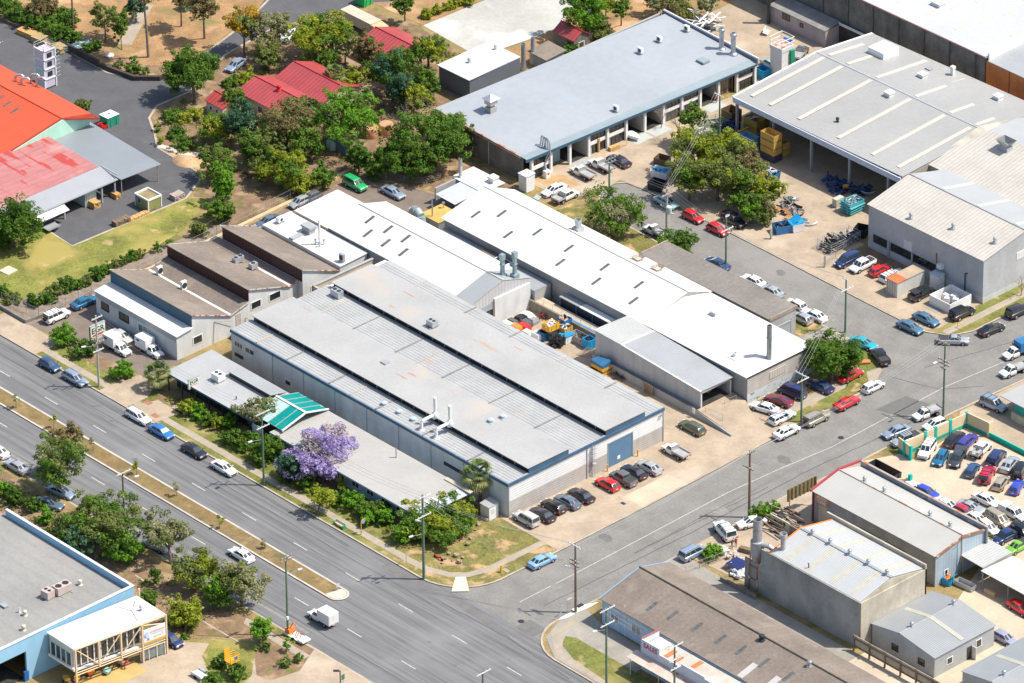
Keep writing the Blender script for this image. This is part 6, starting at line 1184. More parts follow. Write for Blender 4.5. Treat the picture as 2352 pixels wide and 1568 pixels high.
def car(rc,X,Y,hd,kind,col,phrase,front=None,extra=(),group=None,sc=1.0):
 if front: # X,Y = rear end, front = front end
  a=Vector(g(rc,X,Y,.6));c=Vector(g(rc,front[0],front[1],.6));x,y=(a+c)/2;hd=math.degrees(math.atan2((c-a).y,(c-a).x))
 else:x,y=g(rc,X,Y,.75)
 z=gz(x,y)+.012
 if abs(x-72)<60 and z>.1:z+=.012
 words=VNAME[kind].replace("_"," ") if kind not in ("four-wheel drive",) else "four-wheel drive"
 root=thing(VNAME[kind],f"{col} {words} {phrase}",VCAT.get(kind,"car"),(x,y,z),group,rad(hd));root.scale=(sc,sc,sc)
 pm=carpaint(col,PC[col],.3 if col in ("silver","grey","silver-blue","blue-grey","gold","beige","steel blue","dark grey") else 0)
 if kind not in SRC:
  lst=[];last=None
  for nm,me,m_,sub,pt in build_proto(kind):
   me.materials.append(pm if pt else m_);o_=bpy.data.objects.new(nm,me);COL.objects.link(o_);o_.parent=last if sub else root
   if nm=="wheel":last=o_
   lst.append((o_,bool(sub),pt))
  SRC[kind]=lst;parts=[p for p,_,_ in lst];pts=[p for _,_,p in lst]
 else:
  parts=[];pts=[];last=None
  for src,sub,pt in SRC[kind]:
   o_=src.copy();COL.objects.link(o_);o_.parent=last if sub else root;
   for k in ("label",):
    if k in o_:del o_[k]
   if src.name.startswith("wheel"):last=o_
   parts.append(o_);pts.append(pt)
 for o_,pt in zip(parts,pts):
  if pt:o_.material_slots[0].link='OBJECT';o_.material_slots[0].material=pm
 S=SPEC[kind];H=S["H"];W=S["W"];xr0,xf0,xr1,xf1=S["cab"]
 def add(nm,b_,m_):o_=newobj(nm,b_.mesh(nm),m_,root);return o_
 for e in extra:
  b_=MB()
  if e=="spare":b_.tube((S["st"][0][0]-.25,0,.95),(S["st"][0][0]-.02,0,.95),.34,n=16);add("spare_wheel",b_,tyrem)
  if e=="rack":
   for k in range(3):xx=xr1+.3+k*(xf1-xr1-.6)/2;b_.box(xx-.03,-W/2*.72,H+.03,xx+.03,W/2*.72,H+.07)
   add("roof_rack",b_,darkst)
  if e=="bullbar":
   xx=S["st"][-1][0];b_.path([(xx+.05,-.8,.5),(xx+.22,-.6,.55),(xx+.22,.6,.55),(xx+.05,.8,.5)],.05,6);b_.path([(xx+.2,-.45,.45),(xx+.2,-.4,.95),(xx+.2,.4,.95),(xx+.2,.45,.45)],.04,6);add("bull_bar",b_,steel)
  if e=="shade":b_.add([(xf0-.02,-.7,S["st"][4][1]+.05),(xf0-.02,.7,S["st"][4][1]+.05),(xf1+.12,.6,H-.08),(xf1+.12,-.6,H-.08)],[(0,1,2,3)]);b_.v=[(a+.08,c,d_) for a,c,d_ in b_.v];add("sunshade",b_,gl_ref)
  if e=="emblem":
   for s in (-1,1):b_.lathe((0,0,0),[(.34,0),(.34,.02)],16)
   b_.v=[(-1.9+q[0]*1.2,(-(W/2+.11) if i<len(b_.v)//2 else (W/2+.11))+(q[2]-.01)*.5,2.0+q[1]*.62) for i,q in enumerate(b_.v)];add("oval_emblem",b_,flat("emblem_navy",(.04,.1,.32)))
  if e=="canopybar":b_.box(-2.3,-W/2+.1,H-.1,-.9,W/2-.1,H-.02);[b_.box(xx,s*(W/2-.14),.9,xx+.05,s*(W/2-.1),H-.1) for xx in (-2.3,-.95) for s in (-1,1)];add("rack_frame",b_,darkst)
  if e=="canopy":b_.prism([(-2.4,-W/2+.06),(-.9,-W/2+.06),(-.9,W/2-.06),(-2.4,W/2-.06)],1.05,[1.6,1.68,1.68,1.6]);o_=add("canopy",b_,pm)
  if e=="load":
   rg=random.Random(int(x*7));
   for k in range(6):b_.obox(Vector((-2.2+rg.random()*1.8,-.5+rg.random(),1.15)),(.7*rg.random()+.3,.4,.3),rg.random()*3)
   add("tray_load",b_,galv_pl)
  if e=="toolbox":
   for s in (-1,1):b_.box(-2.2,s*.35,.95,-.9,s*.8,1.35)
   add("toolbox",b_,alum)
  if e=="tarp":b_.prism([(-2.6,-.95),(-.1,-.95),(-.1,.95),(-2.6,.95)],.9,[2.4,2.5,2.5,2.4]);add("tarpaulin",b_,blu2)
  if e=="orangebeam":b_.box(-.2,-W/2-.15,H-.05,.1,W/2+.15,H+.12);add("ladder_bar",b_,trimg)
 return root
K1="cars parked along the dual carriageway kerb"
car(31,405,262,0,"hatch","dark blue","parked left of the silver-blue wagon near the driveway",group=K1)
car(31,612,372,0,"wagon","silver-blue","parked at the kerb beside the brown timber pole",group=K1)
car(31,1125,682,0,"wagon","white","parked at the kerb below the office entrance steps",group=K1)
car(31,1312,803,0,"sedan","blue","with a silver sunshade parked behind the white wagon",None,("shade",),K1)
car(31,1580,958,0,"sedan","near-black","parked between the blue sedan and the white sedan",group=K1)
car(31,1820,1098,0,"sedan","white","last in the kerbside row near the shadow of the green pole",group=K1)
car(31,135,1092,180,"sedan","silver","driving on the far left of the near carriageway")
car(31,-28,960,180,"sedan","white","cut by the left edge of the frame on the near carriageway")
car(41,1960,520,180,"sedan","white","driving beside the median strip")
car(42,533,1035,180,"box van","white","driving on the near carriageway past the end of the median")
car(31,500,1295,10,"sedan","silver-blue","parked under the trees below the gum tree");car(41,1265,440,190,"sedan","silver","half hidden behind trees beside the blue warehouse")
car(41,1395,1220,0,"hatch","navy","parked beside the white-roofed glazed office");car(31,400,1395,20,"sedan","blue-grey","in deep tree shade behind the blue parapet")
car(21,458,1195,90,"four-wheel drive","white","with a spare wheel entering the small office car park",None,("spare","rack"));car(21,685,1080,90,"sedan","deep teal","parked in front of the white four-wheel drive")
car(21,985,1358,0,"sedan","light grey","parked between the big sign and the sawtooth offices")
car(21,960,1452,0,"box van","white","nearer the big roadside sign in the small car park",None,("emblem",));car(21,1222,1468,0,"box van","white","nearer the sawtooth offices in the small car park",None,("emblem",))
K2="cars parked nose-in along the factory front"
car(43,233,238,180,"four-wheel drive","light grey","first in the row next to the patchy grass corner",group=K2)
car(43,362,198,180,"sedan","near-black","second in the factory row beside the pale four-wheel drive",group=K2)
car(43,455,132,180,"hatch","black","third in the factory row",group=K2,sc=1.08)
car(43,568,92,180,"sedan","blue-grey","fourth in the factory row",group=K2)
car(43,680,42,180,"sedan","near-black","fifth in the factory row before the gap",group=K2)
car(33,893,1236,180,"hatch","red","at the foot of the factory wall ladder",group=K2,sc=1.06)
car(33,1020,1192,180,"crew-cab ute","grey","with an open tub below the blue roller door",group=K2)
car(33,1108,1136,180,"sedan","near-black","directly in front of the blue roller door",group=K2)
car(33,1230,1098,180,"sedan","silver","at the right of the blue roller door",group=K2)
car(33,1445,972,180,"tray ute","white","alone by the far corner of the factory front")
car(33,1580,775,180,"wagon","olive","parked beside the sloping ramp wall")
car(43,362,568,90,"sedan","pale blue","parked on the grass edge of the side street corner");car(43,1585,512,90,"people mover","silver-blue","parked behind the small green shrub at the hall driveway")
car(43,1895,400,None,"four-wheel drive","white","with its rear open and two people behind it",(1800,290),("rack",),sc=1.12)
car(43,2065,262,250,"sedan","white","half hidden by the bush next to the timber stack")
K3="cars parked at the warehouse end on the side street"
car(34,96,615,195,"sedan","white","parked at the graffiti wall beside the maroon coupe",group=K3);car(34,212,552,190,"coupe","maroon","between the white sedan and the dark blue van",group=K3)
car(34,322,490,190,"van","navy","parked beside the maroon coupe by the graffiti wall",None,("rack",),K3,sc=1.0);car(34,548,440,185,"sedan","navy","in the shade of the big dark tree by the footpath",group=K3)
car(34,240,692,90,"wagon","white","with roof rails beside the green pole on the side street",group=K3);car(34,276,808,90,"sedan","white","at the kerb in front of the white wagon",group=K3)
car(34,515,702,90,"four-wheel drive","beige","parked at the kerb right of the green pole",None,("spare",));car(34,768,572,90,"coupe","red","parked at the kerb on the side street bend")
car(34,978,438,90,"hatch","white","with a dark bonnet scoop at the street corner");car(34,792,352,90,"coupe","red","parked on the footpath under the big dark tree")
car(34,1085,268,None,"crew-cab ute","near-black","with a covered tub on the corner kerb",(985,145));car(34,900,92,10,"sedan","teal","parked behind the big dark tree at the corner")
K4="cars parked near the corner of the two back streets"
car(24,1282,1278,3,"sedan","steel blue","nearer the street at the workshop corner",group=K4);car(24,1412,1218,3,"sedan","steel blue","on the grass behind its twin at the workshop corner",group=K4)
car(24,1700,1172,88,"four-wheel drive","black","with a spare wheel on the verge beside the fenced pen",None,("spare",));car(24,1940,1295,85,"sedan","black","parked on the street past the silver ute")
car(24,1490,1385,None,"sedan ute","silver","with dark tray cover turning at the corner kerb",(1775,1392));car(24,2160,1150,88,"four-wheel drive","near-black","by the verge at the right edge of the frame")
car(34,2145,160,262,"tray ute","white","with a blue tarpaulin box at the right edge",None,("tarp",));car(34,2120,305,262,"tray ute","white","without a load behind the tarpaulin truck")
car(34,1960,592,5,"four-wheel drive","silver-blue","with a sunroof entering the teal office driveway",None,("spare","rack"))
K5="vehicles parked outside the cream boundary wall"
car(34,1415,655,262,"tray ute","white","with an open tray parked beside the tall green pole",None,(),K5);car(34,1480,752,262,"hatch","white","tight against the outside of the cream wall",group=K5)
car(34,1165,805,262,"sedan","silver-blue","parked on the street outside the cream wall",group=K5);car(34,1245,872,262,"crew-cab ute","silver","with roof bars outside the cream wall",None,("rack","bullbar"),K5)
K6="cars inside the walled car lot"
def lot(x0,y0,x1,y1,kind,col,ph,ex=()):return car(34,x0,y0,None,kind,col,ph,(x1,y1),ex,K6)
lot(1462,900,1372,1035,"four-wheel drive","white","with a bull bar inside the cream wall corner",("rack","bullbar"));lot(1562,975,1490,1090,"hatch","deep teal","second from the wall entrance in the lot")
lot(1590,925,1690,825,"wagon","near-black","against the inside of the cream wall");lot(1690,945,1795,850,"wagon","purple","between the black wagon and the white tray ute")
lot(1705,960,1625,1110,"crew-cab ute","dark grey","with spotlights in the middle of the lot",("canopy",));lot(1790,1025,1915,905,"crew-cab tray ute","white","loaded with tool boxes inside the lot",("toolbox",))
lot(1740,1190,1820,1065,"hatch","dark blue","in the open middle of the lot",());lot(1870,1235,1935,1110,"four-wheel drive","crimson","with roof bars and spare wheel in the lot",("rack","spare"))
lot(1930,1085,2030,970,"people mover","navy","against the teal wall of the lot");lot(2045,1130,2130,1030,"sedan","silver","parked near the teal wall of the lot");lot(2145,1185,2205,1080,"four-wheel drive","black","with a spare wheel at the lot's right side",("spare",))
lot(1975,1290,2060,1175,"hatch","gold","between the red four-wheel drive and a blue car");lot(2105,1325,2190,1205,"hatch","bright blue","at the right edge of the lot")
lot(1815,1330,1990,1415,"sedan","white","parked across the lot opposite the gold hatchback");lot(1690,1395,1860,1465,"coupe","silver","beside the white sedan in the near row");lot(1660,1440,1790,1500,"hatch","crimson","close behind the mottled parapet")
lot(1380,1295,1460,1330,"hatch","bright blue","alone behind the mottled parapet");lot(1530,1390,1630,1440,"sedan","white","almost hidden behind the mottled parapet");lot(1280,1260,1350,1300,"hatch","white","peeping over the mottled parapet near the skip")
def lot4(x0,y0,x1,y1,kind,col,ph,ex=()):return car(44,x0,y0,None,kind,col,ph,(x1,y1),ex,K6)
lot4(1905,190,2085,300,"people mover","gold","with roof rails in the near row of the lot");lot4(2030,150,2200,240,"crew-cab ute","white","with a ladder rack in the near row",("canopy","rack"))
lot4(1790,225,1860,268,"sedan","white","between the crimson hatchback and the parapet");lot4(1890,290,1950,335,"hatch","white","at the end of the mottled parapet")
lot4(2130,350,1990,420,"crew-cab ute","navy","with open tub at the end of the shelter",());lot4(2220,430,2090,500,"sedan ute","lime","parked behind the ribbed shelter roof");lot4(2150,330,2250,390,"four-wheel drive","black","cut by the right edge beside the navy ute")
lot4(1990,1180,2110,1245,"hatch","lilac","parked beside the grey steel shed")
lot4(2120,930,2230,1000,"sedan","red","in shade under the cream shelter")
K7="vehicles on the concrete beside the grey workshop"
car(24,770,742,270,"people mover","navy","first in the bay row beside the cage of scrap",group=K7);car(24,893,782,270,"crew-cab ute","white","with open tub in the bay row by the grey workshop",group=K7)
car(24,1033,820,90,"hatch","red","in the bay row between the white ute and white van",group=K7);car(24,1135,862,90,"wagon","white","with roof racks squeezed beside the shipping container",None,("rack",),K7);car(24,1375,1012,90,"crew-cab ute","black","between the container and the white pen",None,("canopybar",),K7)
K8="cars parked along the brown-roofed store"
car(24,5,902,180,"sedan","white","parked behind the brown roof nearest the green pole",group=K8);car(24,150,985,180,"sedan","silver","parked behind the brown roof",group=K8);car(24,350,1095,180,"hatch","white","at the near corner of the brown-roofed store",group=K8)
car(24,500,1182,182,"sedan","white","on the street at the brown store's near corner",group=K8);car(24,398,1208,180,"hatch","silver","squeezed against the brown store's end wall",group=K8);car(23,1785,762,180,"sedan","dark blue","parked at the far end beside the dense green bush",None,("shade",),K8)
car(23,460,168,270,"sedan","white","parked on the ochre bay near the white cabinet");car(23,555,222,92,"crew-cab tray ute","white","with a silver tray on the patchy grass edge")
car(23,1370,262,0,"sedan","aqua silver","on the back street below the leaning pole transformer");car(23,1590,382,0,"hatch","red","further from the corner in the tree shade",group="pair of red cars in tree shade");car(23,1790,485,0,"hatch","red","nearer the green pole in the tree shade",group="pair of red cars in tree shade")
car(23,1920,420,0,"four-wheel drive","near-black","deep in the shade behind the red cars");car(23,1285,502,180,"tray ute","white","parked at the grass edge of the back street")
car(13,690,1402,180,"tray ute","white","parked nearest the duct pipes of the long units");car(13,840,1342,180,"tray ute","white","between its twin and the black sedan by the units");car(13,985,1303,180,"sedan","near-black","parked in front of the units' glazed bay")
car(14,290,320,None,"wagon","blue","parked in the shade of the pink lean-to",(245,450));car(14,335,500,None,"tray ute","grey","reversed beside the blue wagon near the lean-to",(440,370));car(14,95,495,None,"sedan","aqua silver","behind the parapet end of the long units",(225,570))
car(12,803,1498,0,"four-wheel drive","green","parked under the dense tree in the rear yard");car(22,1112,188,0,"sedan","silver-blue","next to the green four-wheel drive in the rear yard")
car(22,350,268,272,"hatch","silver","parked beyond the cream shed roof by the fence");car(22,95,425,272,"sedan","blue-grey","parked beyond the bright white flat roof");car(22,440,232,272,"hatch","grey","squeezed between the silver hatchback and the fence")
car(11,1915,525,285,"sedan","silver-blue","on the depot road behind the big round tree");car(12,255,285,300,"sedan","white","mostly hidden behind the yellow-green trees")
# parked flat-topped truck above the red roofs
T=thing("bus","long cream-topped truck with orange cab parked above the red ribbed roof","truck",(-98,56,.12),rz=0)
x0_,y0_=g(12,905,190,1.8)
b_=MB();b_.box(x0_-5.8,y0_-1.25,1.0,x0_+2.2,y0_+1.25,2.9);b_.part("box_body",mat("truck_cream",(.52,.44,.34),.7,n1=(.5,.1)),T)
b_=MB();b_.prism([(x0_+2.3,y0_-1.2),(x0_+4.2,y0_-1.2),(x0_+4.2,y0_+1.2),(x0_+2.3,y0_+1.2)],.6,[2.8,2.5,2.5,2.8]);b_.part("cab",mat("cab_orange",(.72,.42,.22),.5,n1=(1,.1)),T)
b_=MB();b_.box(x0_+4.15,y0_-1.0,1.5,x0_+4.25,y0_+1.0,2.35);b_.part("windscreen",gl_car,T)
for a in (-4.6,-3.4,3.0):
 for s in (-1.1,1.1):b_=MB();b_.tube((x0_+a,y0_+s-.12,.62),(x0_+a,y0_+s+.12,.62),.5,n=14);b_.part("wheel",tyrem,T)
# ================================================================= trees, palms and shrubs
def leafmat(nm,c0,c1,tr=.25):
 if nm in MT:return MT[nm]
 m_=bpy.data.materials.new(nm);m_.use_nodes=True;t=m_.node_tree;N=t.nodes;L=t.links;bs=N["Principled BSDF"];out=N["Material Output"]
 bs.inputs["Roughness"].default_value=.55;bs.inputs["Specular IOR Level"].default_value=.12
 at=N.new("ShaderNodeAttribute");at.attribute_name="tint"
 mx=N.new("ShaderNodeMixRGB");mx.inputs[1].default_value=(*c0,1);mx.inputs[2].default_value=(*c1,1);L.new(at.outputs["Fac"],mx.inputs[0])
 L.new(mx.outputs[0],bs.inputs["Base Color"]);tl=N.new("ShaderNodeBsdfTranslucent");L.new(mx.outputs[0],tl.inputs[0])
 ms=N.new("ShaderNodeMixShader");ms.inputs[0].default_value=tr+.18;L.new(bs.outputs[0],ms.inputs[1]);L.new(tl.outputs[0],ms.inputs[2]);L.new(ms.outputs[0],out.inputs[0])
 MT[nm]=m_;return m_
LM={"dense":leafmat("leaf_dense",(0.040,0.088,0.013),(0.145,0.27,0.036)),"bright":leafmat("leaf_bright",(0.088,0.210,0.013),(0.209,0.419,0.039)),"yellow":leafmat("leaf_yellow",(0.164,0.210,0.018),(0.388,0.434,0.043)),
  "olive":leafmat("leaf_olive",(0.112,0.127,0.030),(.25,.31,.085)),"brown":leafmat("leaf_brown",(0.138,0.101,0.037),(0.295,0.256,0.116)),"blue":leafmat("leaf_blue",(0.035,0.088,0.044),(0.101,0.217,0.116)),
  "orange":leafmat("leaf_orange",(0.215,0.179,0.021),(0.651,0.388,0.031)),"purple":leafmat("blossom_purple",(.33,.25,.46),(.62,.53,.80),.35),"pale":leafmat("leaf_pale",(0.202,0.189,0.068),(0.403,0.419,0.217)),"mid":leafmat("leaf_mid",(0.070,0.139,0.018),(0.178,0.295,0.043)),
  "pinktwig":leafmat("twig_pink",(.34,.27,.28),(.60,.52,.56),.2)}
barkm=mat("bark",(.17,.13,.10),.9,n1=(2,.35),n2=(9,.25));barkg=mat("bark_grey",(.27,.23,.19),.9,n1=(2,.3),n2=(9,.2));palmbark=mat("palm_bark",(.20,.16,.12),.9,n1=(3,.3),rib=('Z',.25,.2,.02))
def leafmesh(nm,cen,nor,size,tint,org,rng,aspect=1.7):
 n=len(cen);up=rng.normal(size=(n,3));t1=np.cross(nor,up);t1 /= np.linalg.norm(t1,axis=1)[:,None]+1e-9;t2=np.cross(nor,t1)
 s=size[:,None];a=t1*s*aspect*.5;b_=t2*s*.5;c=cen-np.array(org)
 V=np.stack([c-a,c-b_+a*.1,c+a,c+b_+a*.1],1).reshape(-1,3).astype(np.float32)
 me=bpy.data.meshes.new(nm);me.vertices.add(4*n);me.vertices.foreach_set("co",V.ravel())
 me.loops.add(4*n);me.loops.foreach_set("vertex_index",np.arange(4*n,dtype=np.int32));me.polygons.add(n)
 me.polygons.foreach_set("loop_start",np.arange(0,4*n,4,dtype=np.int32));me.polygons.foreach_set("loop_total",np.full(n,4,dtype=np.int32))
 at=me.attributes.new("tint",'FLOAT','FACE');at.data.foreach_set("value",tint.astype(np.float32));me.update(calc_edges=True);return me
def crown_pts(lobes,rng,density=1.0,clump=.75,leaf=.25):
 C,N_,S,T_=[],[],[],[]
 for (cx,cy,cz,rx,rz) in lobes:
  vol=rx*rx*rz;nc=max(5,int(density*3.6*(vol**.68)/clump**1.6));lpc=int(58*(clump/.75)**1.2)
  u=rng.normal(size=(nc,3));u /= np.linalg.norm(u,axis=1)[:,None];r=rng.uniform(.25,1,nc)**.42;wob=1+.24*np.sin(u[:,0]*4+cx)+.2*np.cos(u[:,1]*5+cy)+.12*np.sin(u[:,2]*7+cx)
  cc=np.array([cx,cy,cz])+u*(r*wob)[:,None]*np.array([rx,rx,rz]);ct=rng.uniform(0,1,nc)
  for i in range(nc):
   k=int(lpc*rng.uniform(.5,1.25));v=rng.normal(size=(k,3));v[:,2]+=.25;v /= np.linalg.norm(v,axis=1)[:,None]
   cr=clump*rng.uniform(.55,1.2);C.append(cc[i]+v*cr*rng.uniform(.55,1.0,(k,1))*np.array([1.1,1.1,.8]));nn=v+rng.normal(size=(k,3))*.45;nn[:,2]+=.45
   N_.append(nn/np.linalg.norm(nn,axis=1)[:,None]);S.append(leaf*rng.uniform(.6,1.3,k));T_.append(np.clip(.55*ct[i]+.45*rng.uniform(0,1,k)+.05*v[:,2],0,1))
 return np.concatenate(C),np.concatenate(N_),np.concatenate(S),np.concatenate(T_)
_seed=[100]
ORD=["nearest","second","third","fourth","fifth","sixth","seventh","eighth","ninth","tenth","eleventh","twelfth","thirteenth","fourteenth","fifteenth","sixteenth"]
def tree(rc,X,Y,zc,rx,rz,kind,label,base=None,name="tree",cat="tree",group=None,density=1.0,leaf=.25,clump=None,bark=None,kind2=None,nl=None,trunk=True,open_=1.0):
 _seed[0]+=1;rng=np.random.default_rng(_seed[0]);x,y=g(rc,X,Y,zc);k_=1.16 if rx>1.3 else 1.08;rx *= k_;rz *= k_
 bx,by=g(rc,base[0],base[1],.12) if base else (x,y)
 if base and math.hypot(bx-x,by-y)>rx*1.1:bx,by=x+(bx-x)*.4,y+(by-y)*.4
 z0=gz(bx,by)-.03;T=thing(name,label,cat,(bx,by,z0),group)
 clump=clump or max(.34,min(.95,rx*.2));n=nl or (1 if rx<1.3 else 5 if rx<4 else 7);lobes=[(x,y,zc,rx*.72*open_,rz*.75)]
 for i in range(n-1):
  a=2*math.pi*(i+rng.random()*.6)/(n-1);q=rx*rng.uniform(.42,.6);lobes.append((x+q*math.cos(a),y+q*math.sin(a),zc+rz*rng.uniform(-.35,.3),rx*rng.uniform(.36,.52),rz*rng.uniform(.36,.5)))
 C,N_,S,T_=crown_pts(lobes,rng,density,clump,leaf)
 ok=C[:,2]>z0+.12;C,N_,S,T_=C[ok],N_[ok],S[ok],T_[ok]
 if kind2:
  sel=rng.random(len(C))<.0;d2=np.sin(C[:,0]*.9)+np.cos(C[:,1]*1.1+C[:,2]);sel=d2>.35
  newobj("crown",leafmesh("crown",C[sel],N_[sel],S[sel],T_[sel],(bx,by,z0),rng),LM[kind2],T);C,N_,S,T_=C[~sel],N_[~sel],S[~sel],T_[~sel]
 newobj("crown",leafmesh("crown",C,N_,S,T_,(bx,by,z0),rng),LM[kind],T)
 if trunk:
  b_=MB();r0=max(.05,rx*.055);fork=Vector((bx+(x-bx)*.5,by+(y-by)*.5,z0+max(.3,(zc-rz*.55-z0)*.75)));b_.path([(bx,by,z0-.1),(bx+(fork.x-bx)*.4,by+(fork.y-by)*.4,z0+(fork.z-z0)*.5),tuple(fork)],[r0*1.25,r0,r0*.8],8)
  for lx,ly,lz,lr,_ in lobes:
   mid=fork.lerp(Vector((lx,ly,lz)),.5)+Vector((rng.uniform(-.2,.2)*rx*.3,rng.uniform(-.2,.2)*rx*.3,-.1*rx*.3));b_.path([tuple(fork),tuple(mid),(lx,ly,lz+lr*.2)],[r0*.6,r0*.38,r0*.12],6)
   for q in range(3 if rx>2 else 1):
    a=rng.uniform(0,6.28);b_.tube(tuple(mid),(lx+lr*.8*math.cos(a),ly+lr*.8*math.sin(a),lz+lr*rng.uniform(-.2,.5)),r0*.25,r0*.06,5)
  b_.part("trunk",bark or barkm,T)
 return T
def fanpalm(rc,X,Y,zc,r,label,base=None,h=None):
 _seed[0]+=1;rg=random.Random(_seed[0]);x,y=g(rc,X,Y,zc);z0=.1;T=thing("palm_tree",label,"palm",(x,y,z0))
 b_=MB();b_.path([(x,y,z0-.1),(x+.05,y,zc*.5),(x,y,zc)],[.3,.24,.2],10);b_.part("trunk",palmbark,T)
 def fronds(n,elo,ehi,rr,m_):
  b_=MB()
  for i in range(n):
   a=2*math.pi*i/n+rg.uniform(-.2,.2);e=rg.uniform(elo,ehi);L_=rr*rg.uniform(.45,.6);dx=Vector((math.cos(a)*math.cos(e),math.sin(a)*math.cos(e),math.sin(e)));c=Vector((x,y,zc))+dx*L_
   side=dx.cross(Vector((0,0,1))).normalized();up=side.cross(dx);b_.tube((x,y,zc),tuple(c),.03,.02,4)
   for k in range(13):
    t_=(k-6)/6*1.35;dv=dx*math.cos(t_)+side*math.sin(t_);tip=c+dv*rr*.52*rg.uniform(.85,1.1)+Vector((0,0,-rr*.16-.12*abs(t_)));w_=up*.02+side*math.cos(t_)*.085-dx*math.sin(t_)*.085
    mid=c+dv*rr*.26+Vector((0,0,.02));b_.add([c,mid+w_,tip,mid-w_],[(0,1,2,3)])
  b_.part("fronds",m_,T)
 fr=mat("frond_green",(.11,.16,.035),.5,n1=(2,.4));fr2=mat("frond_yellow",(.26,.27,.08),.6,n1=(2,.4));fr3=mat("frond_dead",(.30,.24,.12),.8,n1=(2,.3))
 fronds(20,.3,1.3,r,fr);fronds(18,-.35,.4,r,fr2);fronds(14,-1.2,-.6,r*.85,fr3);return T
def baretree(rc,X,Y,h,label,spread=2.5,m_=None,twigs=True):
 _seed[0]+=1;rg=random.Random(_seed[0]);x,y=g(rc,X,Y,.12);T=thing("bare_tree",label,"tree",(x,y,.1));b_=MB();tips=[]
 def grow(p,d_,L_,r,k):
  q=p+d_*L_;b_.tube(tuple(p),tuple(q),r,r*.65,6 if k<2 else 4,cap=False);tips.append(q)
  if k >= 5:return
  for i in range(3 if k<4 else 2):
   nd=(d_+Vector((rg.uniform(-1,1),rg.uniform(-1,1),rg.uniform(-.25,.55)))*.75).normalized();grow(q,nd,L_*rg.uniform(.62,.8),r*.6,k+1)
 grow(Vector((x,y,0)),Vector((.05,.05,1)),h*.3,.11,0);b_.part("branches",m_ or barkg,T);return T
TG="trees of the garden belt behind the workshops"
tree(11,1545,555,6.2,4.7,3.7,"dense","big round dark green tree casting its shadow on the depot road",(1590,830),density=1.15,kind2="mid")
tree(11,1150,-130,15.5,3.5,2.5,"olive","tall gum with bare leaning trunk rising out of the dry park",(1250,390),bark=barkg)
tree(11,1650,20,8,2.6,2.5,"brown","brown-green park tree with a dark trunk at the top edge",(1660,262));tree(11,1470,-40,7,2.2,2.2,"brown","slim trunked park tree beside the green utility box",(1465,165))
tree(11,1985,160,6.4,3.2,3.0,"orange","tree with orange-yellow crown above the silver-blue sedan",(1970,545),kind2="olive");tree(11,850,120,4.6,2.4,2.6,"olive","thin twin-stemmed young tree at the park path",(858,405),density=.7)
tree(11,975,190,4.0,1.6,3.0,"mid","narrow young tree beside the raised depot bed",(1002,488),density=.8);tree(11,1100,40,3.4,1.8,2.0,"blue","grey-green shrub in front of the park trees");tree(11,330,40,3.5,2.6,2.2,"brown","brownish bush behind the depot hedge")
for i,(X,Y,r) in enumerate(((-10,20,2.2),(90,80,2.2),(190,130,2.2),(290,175,2.2),(390,225,2.1),(490,275,2.1),(580,290,1.8),(470,120,2.4),(545,150,1.9))):tree(11,X,Y,1.6,r,1.6,["dense","mid","dense"][i % 3],ORD[i]+" dark bush from the left along the depot's upper wall" if i else "leftmost dark bush along the depot's upper wall",name="shrub",cat="shrub",group="bushes along the depot wall")
tree(11,670,850,1.3,1.4,1.3,"olive","rusty green bush at the edge of the orange roof",name="shrub",cat="shrub")
for i,(X,Y,r,k) in enumerate(((1430,1075,1.7,"dense"),(1500,1165,2.0,"mid"),(1280,1030,.9,"mid"),(1300,1140,.8,"yellow"),(1075,560,1.4,"mid"),(1200,570,1.0,"mid"),(960,520,1.2,"olive"),(1090,480,.9,"mid"),(770,370,1.3,"dense"),(690,390,1.2,"mid"),(1420,930,2.2,"mid"),(1560,930,2.0,"yellow"),(2010,620,1.9,"yellow"),(1870,660,1.5,"mid"))):
 tree(11,X,Y,1.0,r,1.0,k,["dark low shrub in the pink bark bed","wide bright shrub in the pink bark bed","small shrub at the depot road kerb","yellowish shrub at the depot road kerb","low shrub at the tip of the raised bed","small shrub at the raised bed's point","olive shrub under the twin-stemmed tree","tiny shrub beside the white rock","dark shrub by the teal footbridge","round shrub right of the teal footbridge","spreading green shrub in the round tree's shade","yellow-green shrub below the small red-roofed shed","golden yellow shrub above the red-roof house","green shrub left of the golden yellow shrub"][i],name="shrub",cat="shrub",group="shrubs of the depot garden")
tree(12,510,255,6.0,5.8,3.2,"yellow","wide yellow-green spreading tree above the red-roof house",(470,520),kind2="mid",density=.9);tree(12,120,230,5.5,3.3,4.0,"pale","pale grey-green tree left of the wide yellow-green one",(150,480),density=.7)
tree(12,90,420,3.5,2.6,2.6,"olive","dull olive tree just above the golden shrub");tree(12,720,360,4.0,2.2,2.2,"pale","greyish tree between the two red roofs");tree(12,900,390,4.8,2.1,3.4,"brown","brown-tipped tree in front of the red ribbed roof",(890,560),kind2="dense")
tree(12,1390,390,5.2,3.2,3.0,"mid","leafy tree against the bright white flat-roofed shed",(1400,540),kind2="yellow");tree(12,1060,540,6.0,3.2,4.0,"dense","tall dark tree below the red ribbed roof",kind2="blue");tree(12,1370,640,4.8,2.4,3.4,"mid","green conifer-like tree by the dark-sided shed")
tree(12,1180,700,4.5,2.6,3.2,"blue","blue-green tree in the middle of the garden belt");tree(12,1280,770,4.0,2.4,2.6,"yellow","yellowish tree at the corner of the pale blue roof",density=.8);tree(12,880,580,2.0,1.0,1.0,"yellow","small lime yellow shrub in the garden clearing",name="shrub",cat="shrub")
tree(12,570,480,3.2,2.2,2.2,"mid","green tree behind the fan palm in the garden")
